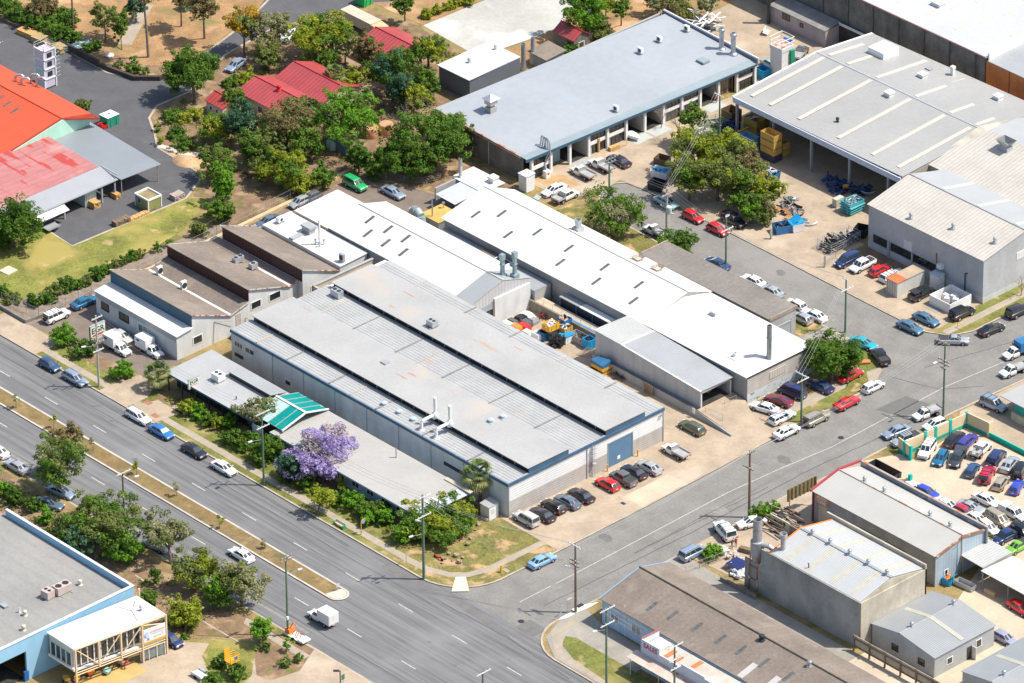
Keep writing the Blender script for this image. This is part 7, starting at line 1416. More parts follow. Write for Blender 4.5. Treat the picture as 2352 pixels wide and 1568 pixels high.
fanpalm(12,640,610,4.6,2.4,"fan palm leaning over the red-roof house");fanpalm(12,890,770,3.6,1.5,"small yellowing palm in the garden clearing")
tree(12,720,930,6.2,5.6,3.3,"bright","large bright green tree with a pale forked trunk",(680,1235),density=1.05,kind2="mid",bark=barkg);baretree(12,1180,1120,6.5,"leafless grey tree between the bright green and the big green trees",m_=barkg);baretree(12,1320,1000,6.0,"second leafless grey tree at the corner of the pale blue roof")
tree(12,1390,1120,6.0,6.6,4.4,"mid","largest dense green tree beside the end wall of the long units",(1400,1420),density=1.1,kind2="dense");tree(12,1150,1280,4.0,3.2,3.2,"dense","dark green tree left of the largest green tree");tree(12,1660,1060,4.5,2.6,3.2,"olive","yellow-tipped tree touching the long units' end wall",kind2="mid")
tree(12,240,1000,5.5,4.4,3.8,"brown","broad brown-olive tree left of the bright green tree",kind2="olive");tree(11,1965,985,5.0,3.2,3.6,"blue","blue-green tree below the small red-roofed shed");tree(12,210,1350,4.0,4.0,3.2,"yellow","yellow-green tree above the fence path",kind2="mid")
tree(12,830,1260,3.6,2.2,2.8,"dense","dark tree under the pale forked trunk");tree(12,540,1430,2.4,2.2,2.0,"mid","leafy tree overhanging the green four-wheel drive");tree(12,60,1150,4.0,3.0,3.0,"olive","olive tree in the middle of the lower garden belt")
tree(11,1760,1010,4.2,3.0,3.0,"mid","bushy tree beside the bark bed",kind2="yellow");tree(11,1750,1290,4.0,3.2,2.8,"mid","round tree beside the sand heap",kind2="olive");tree(21,1820,110,4.2,1.9,4.4,"bright","tall narrow green tree at the end of the lawn",(1830,420));tree(21,1780,330,2.4,2.6,2.4,"mid","wide low tree below the tall narrow one");tree(21,1620,475,1.5,1.75,1.6,"olive","round grey-green shrub beside the lawn and gravel",name="shrub",cat="shrub")
tree(21,95,440,4.6,4.4,4.2,"dense","big dark green tree on the lawn at the left edge",(100,650),kind2="mid",density=1.1)
tree(12,1200,20,4.5,1.9,2.4,"mid","small tree beside the cream hut",(1215,120));
for i,(X,Y) in enumerate(((1380,110),(1470,75),(1560,40),(1640,15),(1720,0))):tree(12,X,Y,.9,1.3,1.0,"yellow",ORD[i]+" spiky yellow-green clump from the hut along the concrete slab",name="shrub",cat="shrub",group="spiky clumps beside the concrete slab")
tree(13,700,60,6.5,3.6,4.2,"bright","tall bright tree casting its shadow on the concrete slab",(720,300),kind2="dense");tree(13,830,230,2.6,2.4,2.6,"olive","olive bush right of the brick hut");tree(13,1005,60,4.8,1.8,1.8,"mid","small tree with thin trunk in the dry ground",(1005,205));tree(13,1480,70,3.0,3.0,2.2,"olive","olive tree behind the corner of the pale blue roof",kind2="brown");tree(13,1300,0,3.4,2.4,1.8,"pale","thin greyish bush at the top edge");tree(13,590,400,1.4,1.4,1.3,"dense","green bush by the brick hut",name="shrub",cat="shrub")
tree(13,880,10,3.5,1.8,2.0,"yellow","yellow-green bush at the top edge behind the brick hut");tree(13,1700,20,3.4,1.8,2.0,"pale","grey-green bush by the end of the stained wall")
tree(13,1590,945,5.8,2.1,2.0,"mid","small lollipop tree in front of the long units",(1500,1130));baretree(13,1470,1150,7.0,"leafless branching tree in front of the open bays",m_=barkg)
baretree(13,1330,1040,5.0,"pinkish leafless tree against the dark open bay",m_=mat("pink_twig",(.32,.25,.24),.9))
for i,(rc,X,Y,zc,r,rz,k,k2,lb) in enumerate(((13,1600,1210,5.5,3.6,3.4,"yellow","olive","yellow-topped tree at the left of the yard's tree clump"),(13,1860,1190,5.5,3.8,3.4,"yellow","olive","brown-olive tree at the back of the yard's tree clump"),(13,1560,1420,5.0,3.4,3.4,"olive","mid","olive tree nearest the pale skip bin"),(13,1790,1400,5.5,4.0,3.8,"olive","yellow","central tree of the yard's tree clump"),(13,2030,1330,5.0,3.4,3.0,"brown","olive","rusty tree beside the stacked yellow bins"),(23,1960,120,4.5,3.4,3.2,"olive","mid","dark olive tree above the parked red cars"),(24,110,160,4.5,2.8,3.2,"yellow","olive","yellow-green tree at the right end of the yard's tree clump"),(23,2060,300,3.4,2.6,2.6,"mid","bright","fresh green tree at the gate end of the clump"),(24,90,330,3.0,2.2,2.6,"brown","olive","brown shrubby tree above the open blue bin"),(13,1530,1110,3.0,1.6,1.8,"mid","yellow","small tree below the lollipop tree"),(13,1740,1120,2.6,1.5,1.8,"dense","mid","small dark tree beside the green cage"))):
 tree(rc,X,Y,zc,r,rz,k,lb,kind2=k2,group="tree clump between the units and the yard")
tree(23,960,320,4.8,4.5,4.0,"mid","airy tree on the grass beside the longest white roof",(960,560),kind2="pale",density=.75);tree(23,1480,590,2.2,3.2,1.5,"dense","wide dark green bush behind the brown-roofed store",nl=6,kind2="mid")
tree(34,650,190,4.2,4.3,3.8,"dense","big dark tree shading the cars at the white warehouse end",(640,420),density=1.2,kind2="mid");baretree(24,2180,1030,4.0,"thin leafless bush beside the grey workshop's end wall")
tree(21,525,1345,1.9,2.1,1.9,"bright","round bright green tree at the car park driveway",(520,1450));tree(21,690,1450,1.6,1.9,1.5,"dense","dark low tree below the big roadside sign");tree(31,995,300,1.8,1.9,1.7,"bright","bright green shrubby tree right of the brown timber pole",(1000,385))
fanpalm(31,1285,340,2.9,2.6,"date palm with drooping olive fronds by the office driveway")
for i,(X,Y,r,k) in enumerate(((1520,610,1.5,"yellow"),(1610,640,1.6,"bright"),(1700,700,1.5,"mid"),(1770,740,1.1,"yellow"),(1860,725,1.3,"bright"),(1880,850,1.7,"dense"),(1980,900,1.6,"mid"),(2070,870,1.3,"bright"),(2110,970,1.5,"mid"),(2170,900,1.6,"dense"))):tree(31,X,Y,1.3,r,1.3,k,ORD[i]+" shrub from the entrance steps in the office front hedge",name="shrub",cat="shrub",group="shrubs in front of the offices")
tree(31,2090,640,4.4,3.0,2.6,"olive","grey-olive tree leaning over the front office roof",(2110,900),kind2="pale",density=.85)
for i,(X,Y,r) in enumerate(((1375,595,.8),(1275,640,1.0),(1135,680,1.2),(1080,700,1.3),(1000,745,1.0),(930,770,1.2),(860,810,1.3),(790,850,1.5),(700,910,1.3),(640,940,1.2),(560,935,1.9),(440,985,1.6),(430,1055,1.1),(300,1060,1.9),(110,1050,1.4),(10,1000,1.5))):
 tree(21,X,Y,.9,r,1.1,["mid","dense","olive"][i % 3],("" if i else "")+ORD[i]+(" shrub from the sawtooth roofs in the row beside the lawn" if i else " shrub to the brown sawtooth roofs in the row beside the lawn"),name="shrub",cat="shrub",group="shrubs in a row beside the lawn")
# jacaranda
tree(32,570,880,5.6,4.6,2.7,"purple","purple-flowering tree with bare pinkish twigs over the office wing roof",(430,1230),kind2="pinktwig",density=.6,bark=barkg,leaf=.25)
tree(32,340,1060,3.4,3.6,2.4,"purple","low purple and green flowering tree beside the tall green pole",(330,1200),kind2="blue",density=.8);tree(32,560,1110,3.4,2.2,1.7,"purple","deep violet flowering bough nearest the road",(540,1240),density=1.1)
tree(32,110,930,2.6,2.2,2.4,"dense","dark leafy tree between the green pole and the canopy",kind2="mid");tree(32,30,1010,1.6,1.6,1.6,"mid","green shrub right behind the tall green pole",name="shrub",cat="shrub")
fanpalm(32,1815,1170,5.0,3.1,"tall fan palm at the front corner of the factory")
tree(32,530,1330,3.2,2.3,1.7,"yellow","small yellow-green street tree near the green bench",(495,1490))
for i,(X,Y,r,k) in enumerate(((700,1235,1.0,"yellow"),(690,1330,1.6,"mid"),(790,1370,1.7,"bright"),(880,1430,1.6,"mid"),(990,1440,1.9,"mid"),(900,1500,1.3,"bright"),(1050,1500,1.4,"bright"),(240,1150,1.6,"dense"),(420,1210,1.4,"dense"))):tree(32,X,Y,1.5,r,1.4,k,ORD[i]+" green shrub of the office wing hedge counted from the flowering tree",name="shrub",cat="shrub",group="hedge shrubs of the office wing")
tree(42,1450,250,2.1,5.2,2.1,"mid","huge spreading green bush at the factory corner",nl=9,kind2="yellow",density=2.0,open_=1.1);tree(42,1640,200,2.2,3.2,2.2,"mid","right half of the corner bush beside the white meter box",kind2="yellow");tree(42,1250,330,1.8,2.6,1.8,"bright","left lobe of the corner bush above the footpath")
MG="young trees on the median strip"
for i,(rc,X,Y) in enumerate(((31,128,545),(31,435,715),(31,755,890),(31,1110,1090),(31,1435,1260),(41,1780,240),(41,2150,400))):tree(rc,X,Y,1.7,.75,1.0,"pale" if i % 2==0 else "yellow",(ORD[i] if i else "first")+" young tree from the left along the median strip",(X+3,Y+75),group=MG,density=.6,leaf=.24)
tree(31,480,1050,6.0,4.0,4.4,"olive","tall gum tree beside the far left of the dual carriageway",(500,1330),kind2="mid",density=.75,bark=barkg);tree(31,510,870,6.2,2.8,2.2,"brown","upper brown-green crown of the roadside gum pair",(500,1330),density=.7)
tree(41,770,270,4.6,6.0,3.8,"olive","largest olive tree behind the blue parapet",(780,560),kind2="mid",density=1.05);tree(41,620,420,3.4,3.0,2.8,"blue","blue-green tree close to the blue parapet");tree(41,1000,470,2.8,2.9,2.5,"bright","fresh green tree right of the largest olive tree",kind2="dense")
tree(41,1350,330,4.8,3.6,2.8,"pale","sparse grey-green tree with a leaning dark trunk",(1395,605),kind2="olive",density=.7);tree(41,1255,690,2.0,1.1,1.9,"dense","small upright dark tree in the bark bed",(1245,800));tree(41,1580,650,3.8,3.4,2.8,"olive","olive roadside tree left of the driveway trees",kind2="yellow")
tree(41,1940,730,4.4,3.9,3.2,"pale","grey-green roadside tree with thin trunk at the kerb",(1970,950),kind2="olive",density=.8);tree(41,1760,830,3.0,2.4,2.6,"bright","bright green tree tucked under the roadside trees",kind2="mid");tree(41,1515,990,2.6,2.7,2.4,"yellow","yellow-green tree beside the white-roofed office",(1500,1170))
tree(41,2130,1130,2.8,1.9,1.5,"bright","small round street tree in the driveway bed",(2140,1290),density=1.1);tree(42,250,1235,1.8,1.0,.8,"bright","tiny street tree next to the orange-loaded trailer",(243,1340));tree(41,2140,1260,.9,1.2,.8,"dense","low dark shrub under the small round street tree",name="shrub",cat="shrub")
for i,(rc,X,Y,r,k,lb) in enumerate(((42,230,1400,1.2,"mid","left shrub of the clipped pair at the driveway"),(42,340,1360,1.1,"mid","right shrub of the clipped pair at the driveway"),(41,1800,1390,1.3,"dense","dark shrub left of the yellow lift sign"),(41,1925,1480,1.4,"mid","green shrub right of the yellow lift sign"),(41,1730,1550,1.6,"mid","shrub in front of the white trailer at the bottom edge"),(41,370,215,1.4,"bright","bright shrub beside the far end of the blue parapet"),(41,270,110,1.6,"dense","dark shrub above the blue parapet"),(41,120,60,1.5,"dense","dark shrub at the far end of the blue parapet"),(31,20,1260,1.6,"bright","bright shrub at the left edge beside the carriageway"),(31,110,1320,1.5,"dense","dark shrub near the left edge below the silver sedan"),(41,1210,870,1.4,"mid","grassy shrub beside the blue parapet corner"),(41,1500,1190,1.0,"dense","dark shrub by the navy hatchback"),(41,470,330,1.6,"olive","olive shrub under the largest olive tree"),(43,1740,500,1.6,"bright","glossy green shrub beside the silver people mover"),(34,100,1450,1.5,"bright","leafy shrub at the timber yard fence"),(34,180,1420,1.2,"bright","leafy shrub at the end of the numbered fence"),(34,40,1490,1.4,"mid","leafy shrub in front of the half-hidden white sedan"),(44,1930,400,.8,"olive","weedy shrub at the end of the mottled parapet"))):
 tree(rc,X,Y,1.3 if r>1.2 else .8,r,1.4 if r>1.2 else .8,k,lb,name="shrub",cat="shrub")
def undergrowth(name,label,box,n,kinds,avoid=(),h=.45,seed=1):
 rng=np.random.default_rng(seed);x0,y0,x1,y1=box
 for kd in kinds:
  P_=np.stack([rng.uniform(x0,x1,n),rng.uniform(y0,y1,n)],1);f=np.sin(P_[:,0]*.55+seed)+np.cos(P_[:,1]*.6+P_[:,0]*.2)+rng.normal(size=n)*.5;ok=f>.25
  for a,b_,c,d_ in avoid:ok &= ~((P_[:,0]>a) & (P_[:,0]<c) & (P_[:,1]>b_) & (P_[:,1]<d_))
  P_=P_[ok];m_=26;C=np.repeat(np.c_[P_,np.full(len(P_),.14)],m_,0)+rng.normal(size=(len(P_)*m_,3))*np.array([.42,.42,h*.5]);C[:,2]=.14+np.abs(C[:,2]-.14)
  N_=rng.normal(size=C.shape)*.5;N_[:,2]+=.9;N_ /= np.linalg.norm(N_,axis=1)[:,None]
  o_=newobj(name,leafmesh(name,C,N_,.22*rng.uniform(.5,1.3,len(C)),rng.uniform(0,1,len(C)),(0,0,0),rng),LM[kd]);setp(o_,label+{"mid":"green","yellow":"yellowish","brown":"brown"}[kd]+" tufts","undergrowth",None,"stuff")
undergrowth("undergrowth","low undergrowth beneath the garden belt trees, ",(-104,4,-59,60),520,("mid","yellow","brown"),((-94,14,-76,38),(-92,46,-79,57),(-110,0,-97,14),(-106,10,-99,34),(-59.8,0,-50,26),(-74,49,-62,64)),.6,3)
undergrowth("undergrowth","ground cover below the roadside trees, ",(-60,-97,34,-85),260,("mid","brown"),(),.35,5)
undergrowth("undergrowth","ground cover in the office front beds, ",(-26,-53,34,-50.6),70,("mid","yellow"),(),.4,7)
for i,(rc,X,Y,zc,r,rz,k) in enumerate(((12,400,1150,4,2.8,3,"mid"),(12,350,900,4,2.6,3,"olive"),(12,960,1330,3,2.2,2.4,"mid"),(11,2080,1180,4,2.8,3,"mid"),(12,60,1330,3,2.6,2.6,"olive"),(12,760,640,4,2.0,2.6,"yellow"),(12,1180,480,5,2.2,3,"mid"),(12,360,1480,2.4,2.4,2,"yellow"),(11,1900,800,3,2.2,2.4,"mid"))):
 tree(rc,X,Y,zc,r,rz,k,["green tree between the broad olive and bright green trees","olive tree below the wide red roof's gable","green tree behind the water tank's left side","green tree left of the broad brown-olive tree","low olive tree below the blue-green tree","yellowish tree beside the leaning fan palm","green tree right below the red ribbed roof","yellow-green low tree by the rear fence path","green tree beside the small red shed's front"][i],group=TG)
# ================================================================= poles, wires, street furniture, yard clutter, people
def hgt(x,y,rc,X,Y):
 ty=(_RY[rc//10]+Y/2.45)/1.44388;lo,hi=0,30
 for _ in range(40):
  z=(lo+hi)/2;v=Vector((x,y,z))-CP;py=784-FPX*v.dot(UP)/v.dot(FW)
  if py>ty:lo=z
  else:hi=z
 return lo
POLES={}
def pole(key,rcb,bx,by,rct,tx,ty,m_,label,arms,r=.19,lamp=None,extra=None,group="power poles"):
 x,y=g(rcb,bx,by,.05);z0=gz(x,y);h=hgt(x,y,rct,tx,ty);T=thing("power_pole",label,"pole",(x,y,z0),group)
 b_=MB();b_.tube((x,y,z0-.2),(x,y,h),r,r*.68,12);b_.part("post",m_,T);tops=[]
 for (dz,L_,ax,am) in arms:
  z=h-dz;b_=MB();s=L_/2;a=(x-s,y,z) if ax=='X' else (x,y-s,z);c=(x+s,y,z) if ax=='X' else (x,y+s,z)
  ofs=r+.06;a=(a[0],a[1]-ofs,z) if ax=='X' else (a[0]+ofs,a[1],z);c=(c[0],c[1]-ofs,z) if ax=='X' else (c[0]+ofs,c[1],z)
  mid=((a[0]+c[0])/2,(a[1]+c[1])/2,z);size=(L_,.12,.13) if ax=='X' else (.12,L_,.13);b_.obox(Vector(mid),size);am_=b_.part("crossarm",am or woodp,T)
  q=MB();n=4
  for k in range(n):
   t_=(k+.35)/(n-.3);p=(a[0]+(c[0]-a[0])*t_,a[1]+(c[1]-a[1])*t_);q.lathe((p[0],p[1],z+.06),[(.03,0),(.07,.08),(.05,.12),(.07,.17),(.03,.24)],8)
   if not tops or len(tops)<4*len([0]):pass
   tops.append((p[0],p[1],z+.3))
  q.part("insulators",whitep,am_)
 if lamp:
  lz,dx,dy=lamp;z=h-lz;b_=MB();b_.tube((x,y,z-.3),(x+dx,y+dy,z),.04,n=6);b_.part("lamp_arm",steel,T);b_=MB();b_.obox(Vector((x+dx*1.12,y+dy*1.12,z)),(.7,.3,.16),math.atan2(dy,dx));b_.part("lamp_head",trimw,T)
 if extra=="transformer":b_=MB();b_.lathe((x+.7,y-.2,h-4.6),[(.45,0),(.5,.1),(.5,1.2),(.4,1.3)],12);b_.obox(Vector((x+.5,y-.1,h-4.7)),(2.0,.15,.15),.4);b_.part("transformer",mat("transformer_grey",(.45,.52,.5)),T)
 if extra=="box":b_=MB();b_.obox(Vector((x+.25,y-.2,3.5)),(.3,.3,.45));b_.part("meter_box",trimw,T)
 if extra=="flood":
  for k,(dz,s) in enumerate(((1.6,1),(4.4,1))):b_=MB();b_.obox(Vector((x-.3,y-.7*s,h-dz)),(.9,.22,.2),.9,.3);b_.part("floodlight",whitep,T)
 POLES[key]=(x,y,h,tops);return T
wa=mat("painted_arm",(.62,.62,.60),.6,n1=(2,.15))
pole("a",31,805,450,21,790,1190,greypole,"brown-grey timber pole in front of the roadside sign",[(.35,2.2,'Y',wa),(5.0,2.6,'Y',None),(6.3,2.2,'Y',wa)],lamp=(5.3,-.8,-1.8))
pole("b",31,2145,1245,31,2150,645,greenpole,"green pole beside the purple-flowering tree",[(.2,2.8,'Y',wa),(2.7,2.6,'Y',wa)],lamp=(4.8,-.4,-1.9))
pole("c",42,1362,725,32,1360,1325,greenpole,"green pole with several white floodlights at the factory corner",[(.2,2.8,'Y',wa),(3.6,2.8,'Y',wa)],r=.24,lamp=(6.6,-.3,-1.9),extra="flood")
pole("d",31,1010,1480,31,980,1130,woodp,"dark timber pole beside the near carriageway among trees",[(.2,2.8,'Y',wa)],lamp=(1.6,.6,2.0),extra="box")
pole("e",42,258,1190,42,238,530,greenpole,"timber pole next to the loaded trailer on the near verge",[(.3,2.2,'Y',woodp),(.8,2.4,'Y',woodp)],lamp=(3.2,.5,2.0),extra="box")
pole("f",43,635,995,43,652,440,woodp,"dark brown timber pole at the street corner inlet",[(.1,2.8,'X',wa),(2.9,2.0,'X',None),(3.6,2.0,'X',None)],r=.22,lamp=(4.2,-1.0,-.5))
pole("g",43,2045,222,33,2072,965,woodp,"brown timber pole on the side street beside the timber stack",[(.2,1.6,'Y',None),(3.0,2.2,'X',None)],r=.24)
pole("h",34,1548,692,24,1553,1400,greenpole,"tall green pole by the open-tray ute outside the cream wall",[(.2,2.6,'X',woodp),(3.4,2.4,'X',woodp),(4.0,2.4,'X',woodp),(4.8,1.2,'X',woodp)],lamp=(3.0,0,-2.0))
pole("i",34,395,735,34,388,335,greenpole,"green pole on the verge among the cars at the warehouse end",[(.1,2.6,'X',wa),(1.2,2.6,'Y',wa)])
pole("j",24,752,1325,24,756,885,greenpole,"green pole standing at the back street kerb near the container",[(.1,1.0,'X',wa),(2.0,2.8,'Y',wa)])
pole("k",23,1855,815,23,1865,370,greenpole,"green pole over the parked car by the brown-roofed store",[(2.7,2.8,'Y',wa),(.2,.9,'Y',wa)])
pole("l",23,1375,545,23,1378,145,greypole,"pale grey pole carrying a transformer on the back street",[(.1,2.6,'Y',greypole),(1.2,3.0,'Y',greypole),(3.8,2.6,'X',greypole)],r=.26,extra="transformer")
pole("m",23,908,230,13,906,1278,greenpole,"green pole in front of the long units beside the tray utes",[(.2,2.6,'Y',steel),(.9,2.6,'Y',steel)])
pole("n",13,1803,1150,13,1806,760,greenpole,"green pole standing next to the row of scrap bins",[(.2,2.2,'X',wa)])
pole("o",43,885,1640,43,890,955,greenpole,"green pole in front of the pale blue hall wall at the bottom",[(.2,3.0,'Y',wa),(2.8,2.8,'Y',wa)],lamp=(3.6,-.5,-1.6))
pole("p",43,1437,1760,43,1436,1258,greenpole,"green pole in front of the rusty shop roof",[(.1,3.0,'Y',wa),(2.4,2.6,'Y',wa),(4.0,2.2,'Y',wa)])
pole("q",42,1845,1900,42,1842,1470,greenpole,"green pole whose top just enters the bottom edge of the frame",[(.2,2.8,'Y',wa)])
pole("r",11,5,640,11,5,330,woodp,"dark timber pole at the left edge beside the orange roof",[(.5,1.6,'Y',None)])
pole("s",11,596,250,11,590,-170,woodp,"dark timber pole beside the pale park path",[(.5,1.6,'Y',None)])
def wires(a,c,n=3,sag=.9,label="",off=0):
 A_,B_=POLES[a][3],POLES[c][3];T=thing("power_line",label,"power line",((POLES[a][0]+POLES[c][0])/2,(POLES[a][1]+POLES[c][1])/2,5),"power lines")
 for k in range(n):
  p,q=Vector(A_[(k+off) % len(A_)]),Vector(B_[(k+off) % len(B_)]);pts=[]
  for i in range(15):t_=i/14;v=p.lerp(q,t_);v.z -= sag*4*t_*(1-t_);pts.append(tuple(v))
  b_=MB();b_.path(pts,.018,4);b_.part("wire",mat("wire_grey",(.34,.33,.32),.5),T)
wires("a","b",3,1.3,"power wires in front of the front offices");wires("b","c",3,1.2,"power wires along the office wing hedge");wires("c","f",3,.8,"power wires crossing the mouth of the side street");wires("f","g",3,.9,"power wires over the hall side of the side street");wires("g","h",3,1.1,"power wires over the side street by the motor workshop")
wires("i","j",3,.9,"power wires over the brown store end");wires("j","k",3,.7,"power wires over the back street near the container");wires("k","l",3,.6,"power wires over the red cars on the back street");wires("l","m",3,.5,"power wires near the airy tree");wires("l","n",3,.8,"power wires above the yard's tree clump");wires("c","p",2,1.3,"power wires over the road junction toward the shop");wires("o","p",3,.6,"power wires in front of the old hall")
wires("d","e",3,1.5,"power wires along the near carriageway")
def skip_bin(x,y,sx,sy,h,m_,label,rz=0,z=.13,fill=None,lid=None,group=None,name="skip_bin",cat="bin",taper=.12,open_=True):
 T=thing(name,label,cat,(x,y,z),group);c,s=math.cos(rz),math.sin(rz)
 def W_(u,v,zz):return (x+u*c-v*s,y+u*s+v*c,z+zz)
 a,b2=sx/2,sy/2;o_=[(-a,-b2),(a,-b2),(a,b2),(-a,b2)];t_=.07
 lo=[W_(u*(1-taper),v*(1-taper*.5),.08) for u,v in o_];hi=[W_(u,v,h) for u,v in o_];hi2=[W_(u-math.copysign(t_,u),v-math.copysign(t_,v),h) for u,v in o_];lo2=[W_(u*(1-taper)-math.copysign(t_,u),v*(1-taper*.5)-math.copysign(t_,v),.2) for u,v in o_]
 b_=MB();V=lo+hi+hi2+lo2;F=[(3,2,1,0),(12,13,14,15)]
 for i in range(4):j=(i+1) % 4;F+=[(i,j,4+j,4+i),(4+i,4+j,8+j,8+i),(8+i,8+j,12+j,12+i)]
 b_.add(V,F);
 for v in (-b2*.5,b2*.5):p=W_(-a-.01,v,h*.5);b_.obox(Vector(p),(.07,.09,h*.8),rz);p=W_(a+.01,v,h*.5);b_.obox(Vector(p),(.07,.09,h*.8),rz)
 b_.part("tub",m_,T)
 if fill:
  rg=random.Random(int(x*31+y*17));q=MB()
  for k in range(fill[1]):u,v=rg.uniform(-a*.75,a*.75),rg.uniform(-b2*.75,b2*.75);q.obox(Vector(W_(u,v,h*rg.uniform(.7,1.08))),(rg.uniform(.3,1.1),rg.uniform(.08,.35),rg.uniform(.05,.2)),rg.uniform(0,3),rg.uniform(-.6,.6),rg.uniform(-.5,.5))
  q.part("contents",fill[0],T,kind="stuff")
 if lid:
  q=MB();u0,u1,zz0,zz1=lid[1];P_=[W_(u0,-b2,zz0),W_(u1,-b2,zz1),W_(u1,b2,zz1),W_(u0,b2,zz0)];q.slab(*P_,.06)
  for k in range(4):v=-b2+sy*(k+.5)/4;q.slab(W_(u0,v-.08,zz0+.05),W_(u1,v-.08,zz1+.05),W_(u1,v+.08,zz1+.05),W_(u0,v+.08,zz0+.05),.05)
  q.part("lid",lid[0],T)
 return T
YB=flat("ochre_bin",(.52,.33,.08));DKB=flat("slate_bin",(.10,.11,.11));WG=flat("pale_green_cage",(.52,.57,.50))
BG="stacked metal scrap bins"
def at(rc,X,Y,z=.12):return g(rc,X,Y,z)
x,y=at(14,150,1290)
for k in range(4):skip_bin(x,y,3.2,2.0,1.25,YB if k else flat("navy_bin",(.05,.05,.10)),["navy bin at the foot of the tallest yellow stack","second bin from the ground in the tallest yellow stack","third bin from the ground in the tallest yellow stack","topmost open bin of the tallest yellow stack"][k],0,.13+1.3*k,group=BG,taper=0)
x,y=at(14,245,1265)
for k in range(2):skip_bin(x,y+.2,1.3,1.6,1.3,YB,["lower of the two small yellow bins right of the tallest stack","upper of the two small yellow bins right of the tallest stack"][k],0,.13+1.35*k,group=BG,taper=0)
x,y=at(13,2085,1110)
for k in range(2):skip_bin(x-1.2,y+1.2,3.2,2.0,1.35,YB,["lower yellow bin behind the open-ended orange bin","upper yellow bin behind the open-ended orange bin"][k],0,.13+1.4*k,group=BG,taper=0,fill=(galv_pl,8) if k else None)
x,y=at(13,1935,1120);skip_bin(x-.5,y,3.4,2.0,1.2,DKB,"dark long bin filled with scrap with a bright yellow open end",0,group=BG,fill=(galv_pl,14),taper=0)
b_=MB();b_.box(x+1.25,y-1.1,.9,x+1.45,y+1.7,2.2);b_.solo("bin_gate",yel,"bright yellow open gate leaning at the end of the dark scrap bin","bin gate")
x,y=at(13,2040,1200)
for k in range(2):skip_bin(x+.2,y-.2,3.2,1.9,1.25,flat("blue_grey_bin",(.18,.33,.42)) if k else tealb,["lower pale teal bin of the blue stack","upper blue-grey bin of the blue stack"][k],0,.13+1.3*k,group=BG,taper=0)
x,y=at(13,2125,1200);
for k in range(2):skip_bin(x+.4,y+.4,1.2,1.8,1.25,blu2,["lower deep blue bin beside the blue stack","upper deep blue bin beside the blue stack"][k],0,.13+1.3*k,group=BG,taper=0)
x,y=at(13,2010,1235,1.4);b_=MB();b_.box(x-.7,y-.7,.13,x+.7,y+.7,1.5);b_.solo("crate",tan_card,"orange-topped crate beside the blue bin stack","crate")
x,y=at(14,60,1060)
for k in range(2):skip_bin(x-1.5,y+1.5,2.6,2.0,1.4,YB,["lower shaded yellow bin under the warehouse eave","upper shaded yellow bin under the warehouse eave"][k],0,.13+1.45*k,group=BG,taper=0)
x,y=at(13,1900,985);skip_bin(x,y,2.6,2.4,2.4,flat("brown_bin",(.14,.09,.05)),"tall brown bin at the far end of the scrap bins",0,group=BG,taper=0)
x,y=at(13,1860,990);b_=MB();b_.box(x-1.6,y-.08,.4,x+1.4,y+.08,.5);b_.box(x-1.6,y-.08,.9,x+1.4,y+.08,1.0);[b_.box(x-1.6+k*.75,y-.08,.13,x-1.5+k*.75,y+.08,1.0) for k in range(5)];b_.solo("barrier",yel,"low yellow barrier left of the tall brown bin","barrier")
def cage(x,y,sx,sy,h,m_,label,fill,rz=0):
 T=thing("mesh_cage",label,"cage",(x,y,.13));c,s=math.cos(rz),math.sin(rz);b_=MB()
 def W_(u,v,z):return (x+u*c-v*s,y+u*s+v*c,z)
 cs=[W_(-sx/2,-sy/2,0),W_(sx/2,-sy/2,0),W_(sx/2,sy/2,0),W_(-sx/2,sy/2,0)]
 for i in range(4):
  p,q=cs[i],cs[(i+1) % 4];b_.tube((p[0],p[1],.1),(p[0],p[1],h),.05,n=6)
  for k in range(5):z=.25+(h-.25)*k/4;b_.tube((p[0],p[1],z),(q[0],q[1],z),.03,n=5)
  for k in range(1,8):t_=k/8;a=(p[0]+(q[0]-p[0])*t_,p[1]+(q[1]-p[1])*t_);b_.tube((a[0],a[1],.1),(a[0],a[1],h),.018,n=4)
 b_.part("frame",m_,T);rg=random.Random(int(x*13));q=MB()
 for k in range(fill[1]):q.obox(Vector(W_(rg.uniform(-sx*.42,sx*.42),rg.uniform(-sy*.42,sy*.42),rg.uniform(.2,h*.95))),(rg.uniform(.4,1.3),rg.uniform(.05,.4),rg.uniform(.04,.3)),rg.uniform(0,3),rg.uniform(-.7,.7),rg.uniform(-.6,.6))
 q.part("contents",fill[0],T,kind="stuff");return T
x,y=at(13,1700,1110);cage(x,y,4.0,3.0,2.0,DKB,"dark sided cage with pale scrap beside the lollipop tree",(WG,30))
x,y=at(13,1780,1050);cage(x,y,3.2,2.6,2.0,flat("green_cage",(.12,.30,.24)),"green mesh cage behind the green pole",(DKB,16));x,y=at(13,1830,1070);skip_bin(x+1,y+1,2.4,2.4,1.7,flat("navy_tarp",(.02,.03,.13)),"rounded navy covered bin behind the green cage",0,fill=(flat("navy_tarp",(.02,.03,.13)),20))
x,y=at(13,1330,1440);skip_bin(x,y,3.2,2.2,1.5,whitep,"white-sided skip heaped with blue plastic in the yard",.35,fill=(blu,20));x,y=at(13,1340,1330);skip_bin(x,y,2.4,2.0,1.3,flat("brown_bin",(.14,.09,.05)),"brown skip behind the blue plastic skip",.3)
x,y=at(23,1265,180);skip_bin(x,y+1,2.8,2.2,1.5,blk,"dark skip in the shade near the end of the back street",.3)
x,y=at(14,20,1430,.6);cage(x,y,2.6,2.0,1.6,WG,"pale cage of scrap beside an orange door panel",(whitep,18));x,y=at(14,150,1420,.8);skip_bin(x,y,2.8,1.8,1.4,blu2,"blue skip full of white and blue plastic by the yard tree",.2,fill=(whitep,16))
